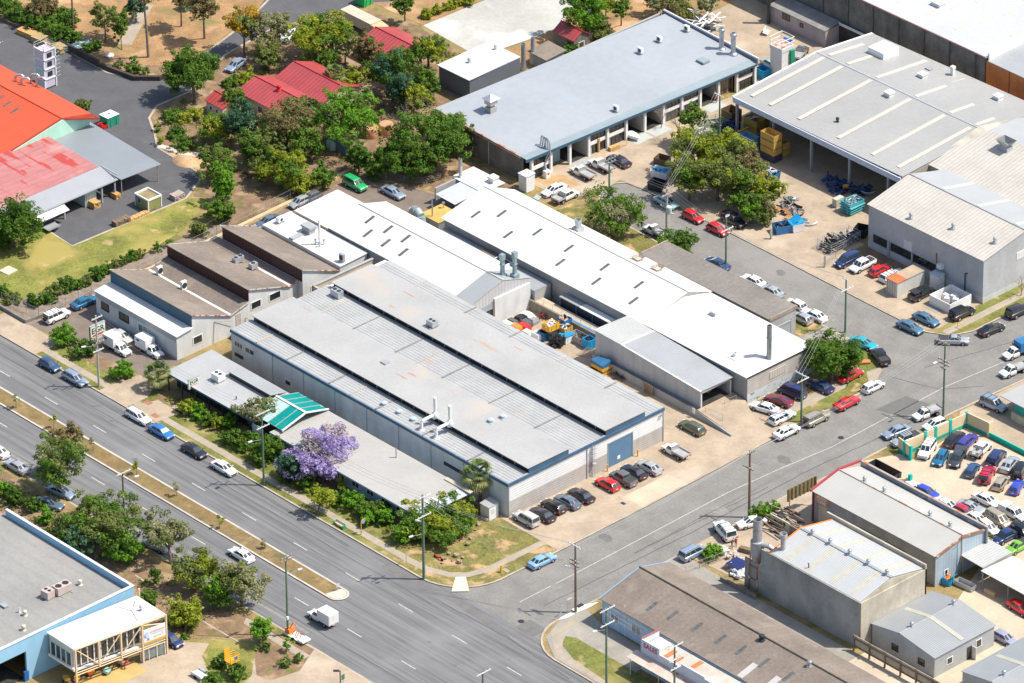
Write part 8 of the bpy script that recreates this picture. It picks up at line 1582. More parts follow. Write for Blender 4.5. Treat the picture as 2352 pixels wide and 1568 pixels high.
x,y=at(14,82,1440,.8);b_=MB();b_.obox(Vector((x,y,.9)),(.12,1.3,1.4),.2);b_.solo("panel",orgp,"orange panel between the pale cage and the blue skip","panel")
# blue bins with lids and bumper pile
x,y=at(24,240,490,.6);skip_bin(x,y,3.0,2.0,1.5,blu2,"open blue bin beside the gate with its lid thrown back",1.15,lid=(blu,(1.4,3.0,1.5,2.5)),fill=(blk,12));x,y=at(24,355,470,.7);skip_bin(x,y,2.2,2.0,1.5,whitep,"white bin with a closed bright blue ribbed lid",1.25,lid=(blu,(-1.2,1.15,1.55,1.75)))
def pile(nm,pts,n,m_,label,cat,size=(1.2,.35,.15),spread=.6,h=.8,seed=1,kind=None):
 rg=random.Random(seed);b_=MB()
 for k in range(n):
  p=pts[k % len(pts)];b_.obox(Vector((p[0]+rg.uniform(-spread,spread),p[1]+rg.uniform(-spread,spread),.2+rg.random()*h)),(size[0]*rg.uniform(.5,1.2),size[1]*rg.uniform(.5,1.3),size[2]*rg.uniform(.5,1.4)),rg.uniform(0,3.1),rg.uniform(-.5,.5),rg.uniform(-.6,.6))
 return b_.solo(nm,m_,label,cat,kind="stuff")
def bumper(x,y,z,rz,m_,label,L_=1.7,tilt=0):
 b_=MB();pts=[]
 for k in range(9):a=-1.1+2.2*k/8;pts.append(Vector((math.sin(a)*L_*.6,(1-math.cos(a))*L_*.45,0)))
 M_=Matrix.Translation((x,y,z)) @ Matrix.Rotation(rz,4,'Z') @ Matrix.Rotation(tilt,4,'X')
 for i in range(8):
  p,q=pts[i],pts[i+1];vs=[M_ @ v for v in (p+Vector((0,0,-.22)),q+Vector((0,0,-.22)),q+Vector((0,0,.22)),p+Vector((0,0,.22)))];n_=(q-p).cross(Vector((0,0,1))).normalized()*.08
  vs2=[M_ @ v for v in (p+n_+Vector((0,0,-.18)),q+n_+Vector((0,0,-.18)),q+n_+Vector((0,0,.18)),p+n_+Vector((0,0,.18)))];b_.add(vs+vs2,[(3,2,1,0),(4,5,6,7),(0,1,5,4),(2,3,7,6),(1,2,6,5),(3,0,4,7)])
 return b_.solo("car_bumper",m_,label,"car part",(x,y,z),"discarded car bumpers",40)
rg=random.Random(8);bs=[(245,290),(300,250),(330,240),(355,290),(370,330),(345,350),(380,370),(400,400),(410,430),(370,310),(330,330),(300,300)]
for k,(X,Y) in enumerate(bs):
 x,y=at(24,X,Y,.6);bumper(x,y,.45+.12*(k % 3),rg.uniform(0,6.28),flat("bumper_silver",(.50,.53,.56),.35,.3) if k % 3 else blk,ORD[k]+" bumper from the tree in the heap beside the blue bins",1.9,rg.uniform(-.5,.5))
x,y=at(24,465,455,.4);bumper(x,y,.35,.9,flat("bumper_silver",(.50,.53,.56)),"silver bumper lying apart at the near end of the heap",2.4,.3)
pile("scrap_heap",[at(24,250,330),at(24,330,380),at(24,370,440),at(24,300,280)],60,DKB,"mixed dark scrap under the silver bumpers","scrap",seed=4)
x,y=at(24,295,350,.8);b_=MB();b_.obox(Vector((x,y,.8)),(2.4,.9,.1),.1,.2);b_.solo("board",rustm,"rust-orange board lying on the heap behind the blue bins","board");
for k,(X,Y) in enumerate(((295,395),(205,325))):
 x,y=at(24,X,Y,.6);b_=MB();[b_.obox(Vector((x+math.cos(.2)*(i-2)*.28,y+math.sin(.2)*(i-2)*.28,.7)),(.12,1.2,.06),.2) for i in range(5)];[b_.obox(Vector((x,y+s,.62)),(1.2,.1,.1),.2) for s in (-.5,0,.5)];b_.solo("pallet",woody,["yellow pallet resting between the two blue-lidded bins","brown pallet behind the open blue bin"][k],"pallet")
x,y=at(24,810,310,.9);T=skip_bin(x,y,3.2,2.4,2.2,tealb,"big pale teal ribbed skip heaped with silver scrap",1.5,fill=(galv_pl,34),taper=.22)
b_=MB();[b_.obox(Vector((x+.0,y,.6+.5*k)),(2.5+.2*k,3.35,.1),0) for k in range(3)];b_.v=[(a,c,z) for a,c,z in b_.v];b_.part("rib_band",tealb,T)
x,y=at(24,695,270,.8);b_=MB();b_.box(x-.5,y-.9,.13,x+.5,y+.9,1.7);b_.solo("crate",mat("cream_crate",(.5,.47,.38)),"tall cream crate against the left end of the teal skip","crate")
pile("scrap_heap",[at(14,660,1500),at(24,760,160),at(24,880,190),at(24,700,180)],70,flat("navy_scrap",(.025,.06,.15)),"dark blue scrap heap in the shade behind the teal skip","scrap",(1.3,.5,.2),1.3,1.3,6);x,y=at(24,755,150,1.4);b_=MB();b_.obox(Vector((x,y,1.5)),(2.2,.9,.12),2.4,.8);b_.solo("panel",yel,"yellow panel standing up in the shaded scrap heap","panel");x,y=at(24,920,200,.8);bumper(x,y,.9,.4,galv_pl,"grey bumper on the scrap heap beside the workshop corner",2.6,.4)
x,y=at(24,640,620,.7);cage(x,y,3.2,3.4,2.0,trimg,"large mesh cage of dark car parts by the gate post",(blk,60));x,y=at(24,765,560,.8);cage(x,y,2.8,3.6,1.9,trimg,"mesh cage of black mouldings behind the first cage",(blk,40));x,y=at(24,885,505,.9);skip_bin(x,y,2.2,2.2,1.6,blk,"black bin against the grey workshop's corner",.4)
pile("scrap_heap",[at(24,740,600),at(24,820,560)],22,whitep,"white mouldings lying between the two mesh cages","scrap",(1.2,.3,.12),.9,1.2,9)
# yard fence, gate posts
def fence(pts,h,m_,label,mesh=True,posts=None,name="fence",rails=2):
 P_=[Vector((*p,.12)) for p in pts];T=thing(name,label,"fence",tuple(P_[0]));b_=MB()
 for i in range(len(P_)-1):
  a,c=P_[i],P_[i+1];L_=(c-a).length;n=max(1,int(L_/2.6))
  for k in range(n+1):p=a.lerp(c,k/n);q=MB();q.tube((p.x,p.y,.1),(p.x,p.y,h+.12),.035,n=6);q.part("post",m_,T)
  for k in range(rails):z=h*(k+1)/rails+.1;b_.tube((a.x,a.y,z),(c.x,c.y,z),.022,n=5)
  if mesh:
   n2=int(L_/.35)
   for k in range(n2):p=a.lerp(c,k/n2);p2=a.lerp(c,min(1,(k+1.5)/n2));b_.tube((p.x,p.y,.12),(p2.x,p2.y,h+.1),.006,n=3,cap=False);b_.tube((p2.x,p2.y,.12),(p.x,p.y,h+.1),.006,n=3,cap=False)
 b_.part("mesh_panel",m_,T);return T
fence([at(24,585,800),at(24,850,590)],1.8,steel,"wire fence running from the gate post to the grey workshop");x,y=at(24,585,800);b_=MB();b_.box(x-.12,y-.12,.1,x+.12,y+.12,2.3);b_.solo("gate_post",steel,"square steel gate post beside the navy people mover","post");x,y=at(24,150,570);b_=MB();b_.box(x-.15,y-.15,.1,x+.15,y+.15,2.0);b_.solo("gate_post",steel,"square steel gate post beside the open blue bin","post")
fence([(-66.5,-51.5),(-58.2,-50.5),(-58.0,-34),(-59,-12),(-60.2,8),(-61.5,20)],1.8,steel,"long wire fence between the lawn shrubs and the car park")
b_=MB();b_.prism([(-100,-52.9),(-66,-53.2),(-58.3,-53.2),(-57.9,-49.5),(-58.15,-49.5),(-58.5,-52.9),(-66,-52.9),(-100,-52.6)],.1,.75);b_.solo("garden_wall",wall_block,"low dark block wall beside the footpath at the left edge","wall")
b_=MB();b_.prism([(-58.4,-33),(-58.9,-12),(-59.6,8),(-61,21),(-60.3,21),(-58.9,8),(-58.2,-12),(-57.7,-33)],.1,[.3,.4,.5,.6,.6,.5,.4,.3]);b_.solo("garden_wall",mat("sandstone_edge",(.55,.40,.22),.9,n1=(.8,.2)),"sandy edging wall beside the rear wire fence","wall")
fence([at(12,910,1440),at(12,1350,1500),at(12,1500,1460)],1.3,greypole,"weathered rail fence below the largest green tree",False,rails=4)
fence([at(12,560,1170),at(12,830,1230)],1.6,steel,"wire fence under the pale forked trunk");
b_=MB();p,q=at(12,560,1180),at(12,720,1260);b_.prism([p,q,(q[0]+.1,q[1]+.2),(p[0]+.1,p[1]+.2)],.1,2.0);b_.solo("boundary_fence",mat("blue_fence",(.10,.2,.26)),"dark blue sheet fence under the bright green tree","fence")
b_=MB();b_.prism([(-62.5,62.4),(-62.5,78),(-62.2,78),(-62.2,62.4)],.1,1.8);b_.solo("boundary_fence",mat("zinc_fence",(.42,.48,.45)),"zinc sheet fence behind the long pale blue roof","fence")
# container, pen, cabinet beside grey workshop
x0_,y0_=26.9,54.4
T=thing("shipping_container","pale shipping container with a rusty roof beside the white wagon","container",(30,57,.13));b_=MB();b_.box(30.6,54.6,.15,33.1,60.9,2.85);b_.part("body",mat("container_white",(.55,.55,.50),.7,n1=(.5,.12),rib=('Y',.35,.12,.02),spots=[(.6,.68,(.42,.24,.12),.05)]),T)
b_=MB();b_.box(30.5,56.8,2.85,33.2,61.0,2.92);b_.part("roof",mat("container_roof",(.42,.32,.22),.8,n1=(.5,.15)),T);b_=MB();b_.box(30.5,54.5,2.85,33.2,56.8,2.94);b_.part("rust_patch",mat("container_rust",(.50,.16,.06),.8,n1=(1,.2),rib=('Y',.4,.2,.02)),T)
b_=MB();[b_.tube((30.9+.55*k,54.55,.3),(30.9+.55*k,54.55,2.7),.03,n=5) for k in range(4)];b_.part("door_bar",rustm,T)
T=thing("utility_cabinet","tall white cabinet standing against the grey workshop wall","cabinet",(35,62,.13));b_=MB();b_.box(34.0,61.2,.13,35.8,62.8,2.6);b_.part("cabinet",trimw,T);b_=MB();b_.box(33.9,61.1,2.6,35.9,62.9,2.7);b_.part("lid",mat("cab_lid",(.4,.46,.5)),T)
T=thing("white_pen","white walled pen holding white boxes beside the grey workshop","enclosure",(40,60,.13));b_=MB()
b_.box(38.0,57.0,.1,42.6,57.12,1.9);b_.box(42.5,57.12,.1,42.62,62.0,1.9);b_.box(38.0,57.12,.1,38.12,62,1.9);b_.box(38.12,61.9,.1,42.5,62.0,1.9);b_.part("panel_wall",white_pt,T)
for k,(x,y,s) in enumerate(((39.3,59.5,.9),(40.4,60.2,1.0),(41.4,59.6,.9),(40.2,58.8,.8))):b_=MB();b_.obox(Vector((x,y,.9)),(s,s*.8,1.3),.2*k);b_.solo("appliance",whitep,["left white appliance in the white pen","rear white appliance in the white pen","right white appliance in the white pen","front white appliance in the white pen"][k],"appliance")
b_=MB();b_.obox(Vector((*at(24,1480,1135),.15)),(2.4,1.8,.08),.0);b_.solo("steel_plate",conc_grey,"flat grey plate lying on the concrete by the white pen","plate")
# cream and teal wall of the car lot
T=thing("boundary_wall","cream boundary wall with teal piers and teal base around the car lot","wall",(69,26,.12));
def wseg(p,q,h,m1,zb=.75,nm="panel"):
 b_=MB();dx,dy=q[0]-p[0],q[1]-p[1];L_=math.hypot(dx,dy);nx,ny=-dy/L_*.1,dx/L_*.1
 b_.prism([(p[0]+nx,p[1]+ny),(q[0]+nx,q[1]+ny),(q[0]-nx,q[1]-ny),(p[0]-nx,p[1]-ny)],zb,h);b_.part(nm,m1,T)
 b_=MB();nx *= 1.3;ny *= 1.3;b_.prism([(p[0]+nx,p[1]+ny),(q[0]+nx,q[1]+ny),(q[0]-nx,q[1]-ny),(p[0]-nx,p[1]-ny)],.1,zb);b_.part("teal_base",wall_teal,T)
cw=mat("cream_panel",(.66,.53,.33),.8,n1=(.5,.06));tl=mat("bright_teal",(.0,.45,.36),.7,n1=(.6,.1))
wseg((68.3,20.2),(68.8,33.6),2.6,cw);wseg((66.6,20.6),(69.9,19.9),2.6,cw);wseg((68.8,33.6),(73.3,33.8),2.7,cw)
for yy in (20.2,24.6,26.8,30.0,33.6):xx=68.3+(yy-20.2)/13.4*.5;b_=MB();b_.box(xx-.2,yy-.25,.1,xx+.2,yy+.25,2.75);b_.part("pier",tl,T)
b_=MB();b_.box(69.7,19.7,.1,70.1,20.1,2.7);b_.part("pier",tl,T);b_=MB();b_.box(73.2,33.6,.1,73.6,34.6,2.7);b_.part("pier",cw,T)
b_=MB();b_.box(73.6,33.7,.1,130,33.9,1.0);b_.part("low_teal_wall",tl,T)
T=thing("boundary_wall","short cream wall with a teal pier at the skip corner of the lot","wall",(74,11,.12));wseg((72.2,9.4),(75.6,14.0),1.9,cw,.5);b_=MB();b_.box(75.4,13.6,.1,75.9,14.1,2.6);b_.part("pier",tl,T)
T=skip_bin(70.6,13.0,5.6,2.6,1.7,darkst,"long dark open skip with a rust-brown inside beside the motor workshop parapet",0,group=None,taper=.05);b_=MB();b_.box(68.2,11.9,.4,73.0,14.1,.45);b_.part("rusty_floor",rustm,T)
# hoarding and timber yard
T=thing("hoarding","large corrugated hoarding seen from behind on thin posts","billboard",(69,-3,.12));b_=MB();b_.prism([(68.9,-6.3),(69.0,-.2),(69.1,-.2),(69.0,-6.3)],3.2,5.4);b_.part("panel",mat("hoarding_olive",(.20,.165,.09),.7,n1=(.6,.15)),T)
for k in range(8):y=-6.2+k*.85;b_=MB();b_.box(69.05,y,3.2,69.2,y+.13,5.4);b_.part("batten",mat("hoarding_gold",(.30,.23,.09),.7),T)
for y in (-6.0,-.4):b_=MB();b_.tube((69.2,y,.1),(69.2,y,5.4),.08);b_.part("post",rustm,T)
T=thing("yard_fence","painted yard fence with black figures 17 on yellow and white","fence",(70,-8,.12));pA,pB=at(44,200,220),at(44,470,370)
b_=MB();b_.prism([(68.2,-9.2),(72.4,-9.2),(72.4,-9.0),(68.2,-9.0)],.1,2.0);b_.part("painted_panel",mat("fence_white_yellow",(.55,.53,.36),.7,n1=(.5,.25)),T);b_=MB();b_.prism([(72.4,-9.2),(79.0,-9.2),(79.0,-9.0),(72.4,-9.0)],.1,1.8);b_.part("rusty_panel",mat("fence_rust",(.22,.17,.15),.8,n1=(.5,.3),spots=[(.8,.6,(.36,.15,.08),.05)]),T)
text("17","figures",T,(70.9,-9.24,1.2),RY,1.25,blk_let)
b_=MB();b_.tube((69.3,-9.25,1.1),(69.3,-9.2,1.1),.35,n=14);b_.part("dot_mark",blk_let,T)
rg=random.Random(3)
for k in range(46):
 a=rg.random();X,Y=120+230*rg.random(),190+200*rg.random();x,y=at(44,X,Y-60*(1-a),.5);b_=MB();L_=rg.uniform(2.5,5.0);b_.obox(Vector((x,y,.25+rg.random()*1.1)),(L_,rg.uniform(.1,.28),rg.uniform(.06,.16)),rg.uniform(-.25,.45),rg.uniform(-.06,.06));
 b_.solo("plank",[woodp,mat("grey_plank",(.40,.34,.29),.9,n1=(2,.3)),mat("dark_plank",(.10,.07,.06),.9,n1=(2,.3))][k % 3],"loose plank in the timber yard heap behind the numbered fence","plank",group="planks of the timber yard heap")
fence([at(43,1530,690),at(43,1640,640),at(43,1880,560)],1.5,greypole,"sagging wire fence at the scrap yard entrance");
pile("rubble_heap",[at(43,1850,530),at(43,1920,560),at(43,2000,600),at(43,1960,670),at(43,1900,640)],80,mat("rubble_pale",(.58,.52,.46),.8,n1=(1,.2)),"heap of pale rubble and bags in the scrap yard","rubble",(.5,.35,.25),.9,.9,12);pile("rubble_heap",[at(43,1960,700),at(43,1990,690)],30,whitep,"white sacks heaped against the tall render wall","sacks",(.6,.5,.3),.8,.8,15)
x,y=at(43,1950,600,1.2);b_=MB();b_.slab((x-1.4,y-1.2,1.2),(x+1.4,y-1.2,1.3),(x+1.4,y+1.2,1.5),(x-1.4,y+1.2,1.3),.06);b_.solo("tarpaulin",flat("navy_tarp",(.02,.03,.13)),"navy tarpaulin stretched over the scrap heap","tarpaulin")
b_=MB();x,y=at(43,1835,500,.5);b_.obox(Vector((x,y,.6)),(1.1,1.1,1.0),.3);b_.solo("bulk_bag",whitep,"white bulk bag beside the glossy green shrub","bag");x,y=at(43,2020,490,.5);b_=MB();b_.obox(Vector((x,y,.5)),(2.2,.8,.8),.35);b_.solo("timber_crate",woodp,"long timber crate behind the two people in the scrap yard","crate")
b_=MB();b_.prism([(74.5,-26.1),(82,-26.1),(82,-25.8),(74.5,-25.8)],.1,[.8,1.0,1.0,.8]);b_.solo("retaining_wall",wall_stain,"low stained wall below the rubble heap","wall")
# tall timber fence by grey shed
T=thing("screen_fence","tall boarded screen fence with brown frames below the grey steel shed","fence",(110,-26,.12));b_=MB();b_.prism([(102.0,-25.2),(128,-25.2),(128,-25.1),(102.0,-25.1)],.9,2.8);b_.part("boards",mat("screen_boards",(.40,.33,.24),.85,n1=(.8,.2)),T)
for k in range(9):x=102+k*3.2;b_=MB();b_.box(x,-25.4,.1,x+.25,-25.2,2.95);b_.part("frame_post",woodp,T)
b_=MB();b_.box(102,-25.32,2.2,128,-25.2,2.4);b_.box(102,-25.32,.9,128,-25.2,1.1);b_.part("frame_rail",woodp,T)
# blue wheelie skip, boat trailer etc near lean-to
x,y=at(44,1587,745,.6);skip_bin(x,y,1.4,1.2,1.3,blu,"small blue bin with orange rubbish at the foot of the blue corrugated wall",.2,fill=(orgp,10),lid=(tealb,(.5,1.2,1.4,2.0)));x,y=at(44,1730,780,.4);skip_bin(x,y,3.4,1.3,.9,galv_pl,"long grey metal trough on the concrete beside the open shelter",.1,taper=.02,name="trough",cat="trough");x,y=at(44,1930,840,.4);b_=MB();b_.obox(Vector((x,y,.5)),(2.0,.5,.7),.1);b_.solo("crate",tan_card,"tan crate in the shade of the cream shelter","crate")
# compound yard: container, crates, bins
T=thing("shipping_container","pale mint shipping container under the grey verandah roof","container",(-86,-20,.12));b_=MB();b_.box(-87.5,-21.6,.15,-81.4,-19.2,2.7);b_.part("body",mat("container_mint",(.50,.58,.52),.7,n1=(.5,.1),rib=('Y',.3,.1,.02)),T);b_=MB();[b_.tube((-81.35,-21.3+.6*k,.3),(-81.35,-21.3+.6*k,2.5),.03,n=5) for k in range(4)];b_.part("door_bar",trimg,T)
def stack(x,y,n,sx,sy,m_,label,rz=0,z=.13):
 T=thing("timber_stack",label,"timber stack",(x,y,z));rg=random.Random(int(x*7));
 for lv in range(n):
  b_=MB();zz=z+.1+lv*.24
  for k in range(5):o_=(k-2)*sy/5;b_.obox(Vector((x-o_*math.sin(rz)+rg.uniform(-.1,.1),y+o_*math.cos(rz),zz)),(sx,sy/5*.9,.18),rz)
  b_.part("timber_layer",m_,T)
 return T
x,y=at(21,985,430,.4);stack(x,y,4,1.2,3.2,woodp,"brown timber stack with a pallet on top at the lawn kerb",.0);x,y=at(21,1125,380,.3);stack(x,y,2,1.0,4.2,woody,"long yellow timber stack in the middle of the lawn kerb");x,y=at(21,1215,320,.3);stack(x,y,3,1.4,1.6,woodp,"short stack of grey pallets below the kiosk");x,y=at(21,1440,225,.4);stack(x,y,4,1.5,2.2,mat("grey_plank",(.40,.34,.29),.9),"grey timber stack right of the kiosk");x,y=at(21,755,285,.5);stack(x,y,5,2.4,1.4,woody,"tan stack of boards left of the mint container");x,y=at(21,940,215,.5);stack(x,y,4,1.6,1.0,woody,"tan boards right of the mint container")
x,y=at(21,425,490,.3);T=thing("utility_trailer","white flat trailer at the end of the depot wall","trailer",(x,y,.13));b_=MB();b_.obox(Vector((x,y,.75)),(1.4,2.6,.1));[b_.obox(Vector((x+s*.7,y,.9)),(.05,2.6,.3)) for s in (-1,1)];b_.part("deck",galv_pl,T);b_=MB();[b_.tube((x+s*.7-.08,y,.42),(x+s*.7+.08,y,.42),.3,n=14) for s in (-1,1)];b_.part("wheel",tyrem,T)
x,y=at(11,890,990,.5);T=skip_bin(x,y,2.2,2.6,1.8,grn,"green bin with a white lid beside the orange roof",0,taper=.05,lid=(white_pt,(-1.2,1.2,1.85,1.95)));b_=MB();b_.box(x-.3,y-.5,2.0,x+.3,y+.4,2.03);b_.part("lid_hatch",darkst,T);x,y=at(11,840,1030,.3);skip_bin(x,y,1.4,1.6,.8,redp,"small red bin below the green bin",0,fill=(redp,6));x,y=at(11,1512,60,.5);T=skip_bin(x,y,1.8,1.9,1.8,grn,"teal-green utility box with a pale lid in the dry park",0,taper=0,lid=(white_pt,(-1,1,1.85,1.9)),name="utility_box",cat="box");x,y=at(12,870,10,.6);skip_bin(x,y,2.6,2.2,1.8,flat("vivid_green",(.02,.45,.12)),"vivid green skip at the top edge above the parked truck",.1)
for k,(X,Y) in enumerate(((70,165),(160,205))):x,y=at(11,X,Y,.3);stack(x,y,3,4.5,1.6,woodp,["upper stack of long logs along the depot wall","second stack of long logs along the depot wall"][k],.12)
x,y=at(11,250,280,.4);stack(x,y,4,5.0,2.0,woody,"bright round log stack along the depot wall",.1)
for k,(X,Y) in enumerate(((330,330),(405,365),(480,400))):x,y=at(11,X,Y,.4);stack(x,y,5,2.8,2.2,mat("straw_timber",(.42,.31,.15),.9,n1=(1.5,.3)),["left","middle","right"][k]+" straw-coloured pallet stack by the teal footbridge",.1)
T=thing("footbridge","small teal footbridge with slatted deck at the end of the pale path","bridge",(*at(11,620,385),.12));x,y=at(11,620,385);b_=MB();b_.obox(Vector((x,y,.5)),(2.4,5.6,.12),-.35);b_.part("deck",mat("deck_slats",(.32,.42,.44),.7,rib=('Y',.6,.6,.02)),T);b_=MB()
for s in (-1.2,1.2):
 for z in (.9,1.4):b_.obox(Vector((x+s*math.cos(-.35),y+s*math.sin(-.35),z)),(.07,5.6,.07),-.35)
b_.part("railing",flat("rail_teal",(.05,.25,.28)),T)
b_=MB();b_.prism([(-118.5,11.9),(-110.4,13.2),(-107.3,16.4),(-107.5,19),(-107.9,19),(-107.8,16.8),(-110.6,13.8),(-118.5,12.4)],.1,1.0);b_.prism([(-150,12.2),(-118.5,11.9),(-118.5,12.3),(-150,12.6)],.1,1.5);b_.solo("retaining_wall",mat("sleeper_wall",(.07,.055,.05),.9,n1=(.6,.3),rib=('Z',.3,.3,.01)),"dark sleeper retaining wall around the point of the raised bed","wall")
def rocks(pts,label,smin=.25,smax=.6,grp="boulders"):
 rg=random.Random(len(pts)*7)
 for k,(rc,X,Y) in enumerate(pts):
  x,y=at(rc,X,Y);s=rg.uniform(smin,smax)*.75;b_=MB();n=8;pr=[(.05,-.1)]+[(s*math.sin(.35+.5*i)*rg.uniform(.85,1.1),s*.75*(1-math.cos(.35+.5*i))) for i in range(5)]+[(.05,s*1.05)]
  b_.lathe((x,y,.12),pr,7);b_.v=[(a+rg.uniform(-.06,.06),c+rg.uniform(-.06,.06),z+rg.uniform(-.03,.03)) for a,c,z in b_.v];b_.solo("boulder",rock,label,"rock",group=grp,smooth=30)
rocks([(42,1510+k*28,600-((k*37) % 90)) for k in range(7)]+[(42,1840,240),(42,1870,250),(42,1800,290),(42,1780,330),(42,1740,400),(42,1720,450)],"pale boulder in the rock edging around the corner bush")
x,y=at(11,890,460);b_=MB();b_.lathe((x,y,.12),[(.1,-.1),(.8,.1),(.85,.4),(.5,.7),(.1,.8)],7);b_.solo("boulder",mat("white_rock",(.6,.56,.5)),"lone white rock in the depot's planted bed","rock",smooth=30)
x,y=at(21,68,828);b_=MB();b_.obox(Vector((x,y,.2)),(2.2,2.2,.15),.1);b_.solo("square_lid",mat("lid_conc",(.55,.46,.36)),"square concrete lid lying in the lawn near the left edge","lid")
# roadside signs
def sign_egr(x,y,z0,L_,h,label,posts):
 T=thing("company_sign",label,"sign",(x,y,.12));b_=MB();b_.box(x-.15,y,z0,x+.15,y+L_,z0+h);bd=b_.part("board",mat("sign_cream",(.66,.70,.58),.5,n1=(1,.05)),T)
 text("EGR","lettering",bd,(x+.16,y+L_*.5,z0+h*.63),RX,h*.55,blk_let);b_=MB();b_.box(x+.15,y+L_*.14,z0+h*.25,x+.17,y+L_*.88,z0+h*.36);b_.part("red_bar",redp,bd);b_=MB();b_.box(x+.15,y+L_*.14,z0+h*.12,x+.165,y+L_*.85,z0+h*.17);b_.part("small_print",trimg,bd)
 b_=MB();b_.box(x-.2,y-.05,z0+h,x+.2,y+L_+.05,z0+h+.08);b_.part("top_cap",trimg,bd)
 for s in posts:b_=MB();b_.box(x-.1,y+s-.1,.1,x+.1,y+s+.1,z0+h);b_.part("post",darkst,T)
x,y=at(21,735,1395,1.6);sign_egr(x,y,1.5,3.0,2.6,"big cream EGR sign with red bar behind the timber pole",(0,2.9));sign_egr(-20.4,-50.7,3.0,2.1,1.75,"small cream EGR sign on the edge of the front office roof",())
b_=MB();
for yy in (-50.5,-48.8):b_.tube((-20.5,yy,3.5),(-20.5,yy,4.0),.05)
b_.part("bracket",trimg,bpy.data.objects["company_sign.001"])
x,y=at(42,678,290,.3);T=thing("bench","green-ended bench seat with cream slats on the verge","bench",(x,y,.13));b_=MB();b_.obox(Vector((x,y,.55)),(2.1,.42,.07));b_.part("seat",wall_cream,T)
for s in (-1,1):b_=MB();b_.obox(Vector((x+s*1.0,y,.42)),(.22,.62,.6));b_.part("end_panel",grn,T)
b_=MB();b_.obox(Vector((x,y+.22,.8)),(2.1,.06,.3),0,0,-.2);b_.part("backrest",wall_cream,T)
x,y=at(42,853,365);T=thing("bus_stop","yellow hooped bus stop post with a round blue sign","bus stop",(x,y,.12));b_=MB();b_.path([(x,y,.1),(x,y,2.3)],.08,8);pts=[(x,y+.45-.45*math.cos(a),2.3+.45*math.sin(a)) for a in np.linspace(0,math.pi,9)];b_.path([tuple(p) for p in pts],.07,8);b_.part("post",mat("amber_post",(.62,.34,.06)),T);b_=MB();b_.tube((x-.03,y+.45,2.3),(x+.03,y+.45,2.3),.34,n=18);b_.part("sign_disc",flat("disc_blue",(.25,.4,.6)),T)
x,y=at(42,1218,605);T=thing("sign_post","thin grey signpost beside the footpath under the corner bush","sign",(x,y,.12));b_=MB();b_.tube((x,y,.1),(x,y,2.4),.05);b_.part("post",steel,T);b_=MB();b_.obox(Vector((x+.06,y,2.1)),(.03,.3,.5));b_.part("plate",trimg,T)
x,y=at(42,1992,670);b_=MB();b_.box(x-.12,y-.12,.1,x+.12,y+.12,1.35);b_.solo("marker_post",yel,"short yellow marker post on the corner footpath","post");b_=MB();x,y=at(42,2030,655);b_.obox(Vector((x,y,.15)),(1.2,.7,.04));b_.solo("access_lid",conc_path,"small concrete lid beside the yellow marker post","lid")
x,y=at(42,662,818);T=thing("keep_left_sign","small keep-left sign at the nose of the median","sign",(x,y,.12));b_=MB();b_.tube((x,y,.1),(x,y,1.3),.04);b_.part("post",steel,T);b_=MB();b_.obox(Vector((x+.06,y,1.1)),(.03,.6,.6));b_.part("plate",mat("sign_blue_grey",(.45,.52,.55)),T)
x,y=at(43,568,1030);T=thing("street_sign","slim street name sign at the corner by the white kerb inlets","sign",(x,y,.12));b_=MB();b_.tube((x,y,.1),(x,y,3.2),.04);b_.part("post",steel,T);b_=MB();b_.obox(Vector((x,y+.4,3.1)),(.04,1.0,.2));b_.part("blade",trimw,T)
x,y=at(43,505,1050);b_=MB();b_.tube((x,y,.1),(x+.3,y+.2,2.6),.06);b_.solo("leaning_post",trimw,"white leaning post at the street corner","post")
for k,q in enumerate(([(490,1060),(530,1030),(590,1000),(630,1010),(560,1045)],[(600,975),(680,940),(820,915),(740,960),(640,1000)])):b_=MB();b_.prism([at(43,*p) for p in q],.1,.22);b_.solo("kerb_inlet",mat("inlet_white",(.66,.63,.56),.7),["white kerb inlet nearest the junction","white kerb inlet behind the dark brown pole"][k],"drain")
x,y=at(43,670,945);b_=MB();b_.obox(Vector((x,y,.24)),(.7,1.2,.03));b_.solo("drain_grate",darkst,"dark grate in the white kerb inlet","drain");x,y=at(43,1020,112);b_=MB();b_.obox(Vector((x,y,.14)),(1.3,1.1,.03));b_.solo("drain_surround",conc_path,"pale drain surround in the factory apron","drain");b_=MB();b_.obox(Vector((x,y,.165)),(.8,.5,.03));b_.solo("drain_grate",darkst,"dark grate in the middle of the factory apron","drain")
x,y=35.9,-38.2;T=thing("meter_box","white ribbed-top meter cabinet at the factory front corner","cabinet",(x,y,.12));b_=MB();b_.box(x,y-1.6,.12,x+2.0,y+.3,2.5);b_.part("cabinet",white_pt,T);b_=MB();b_.slab((x-.1,y-1.7,2.5),(x+2.1,y-1.7,2.5),(x+2.1,y+.4,2.75),(x-.1,y+.4,2.75),.06);b_.part("lid",galv_rib,T)
b_=MB();b_.box(x+2.0,y-1.2,1.2,x+2.03,y-.5,2.0);b_.part("label_plate",mat("plate_pale",(.55,.6,.6)),T)
x,y=at(23,248,160);T=thing("utility_cabinet","tall white cabinet at the corner of the long units","cabinet",(x,y,.12));b_=MB();b_.box(x-1.0,y-1.2,.1,x+.9,y+.7,3.1);b_.part("cabinet",white_pt,T);b_=MB();b_.box(x-1.1,y-1.3,3.1,x+1.0,y+.8,3.2);b_.part("lid",white_pt,T)
fence([at(13,295,1520),at(23,345,185)],1.0,yel,"low yellow railing beside the ochre parking bay",False,rails=3);
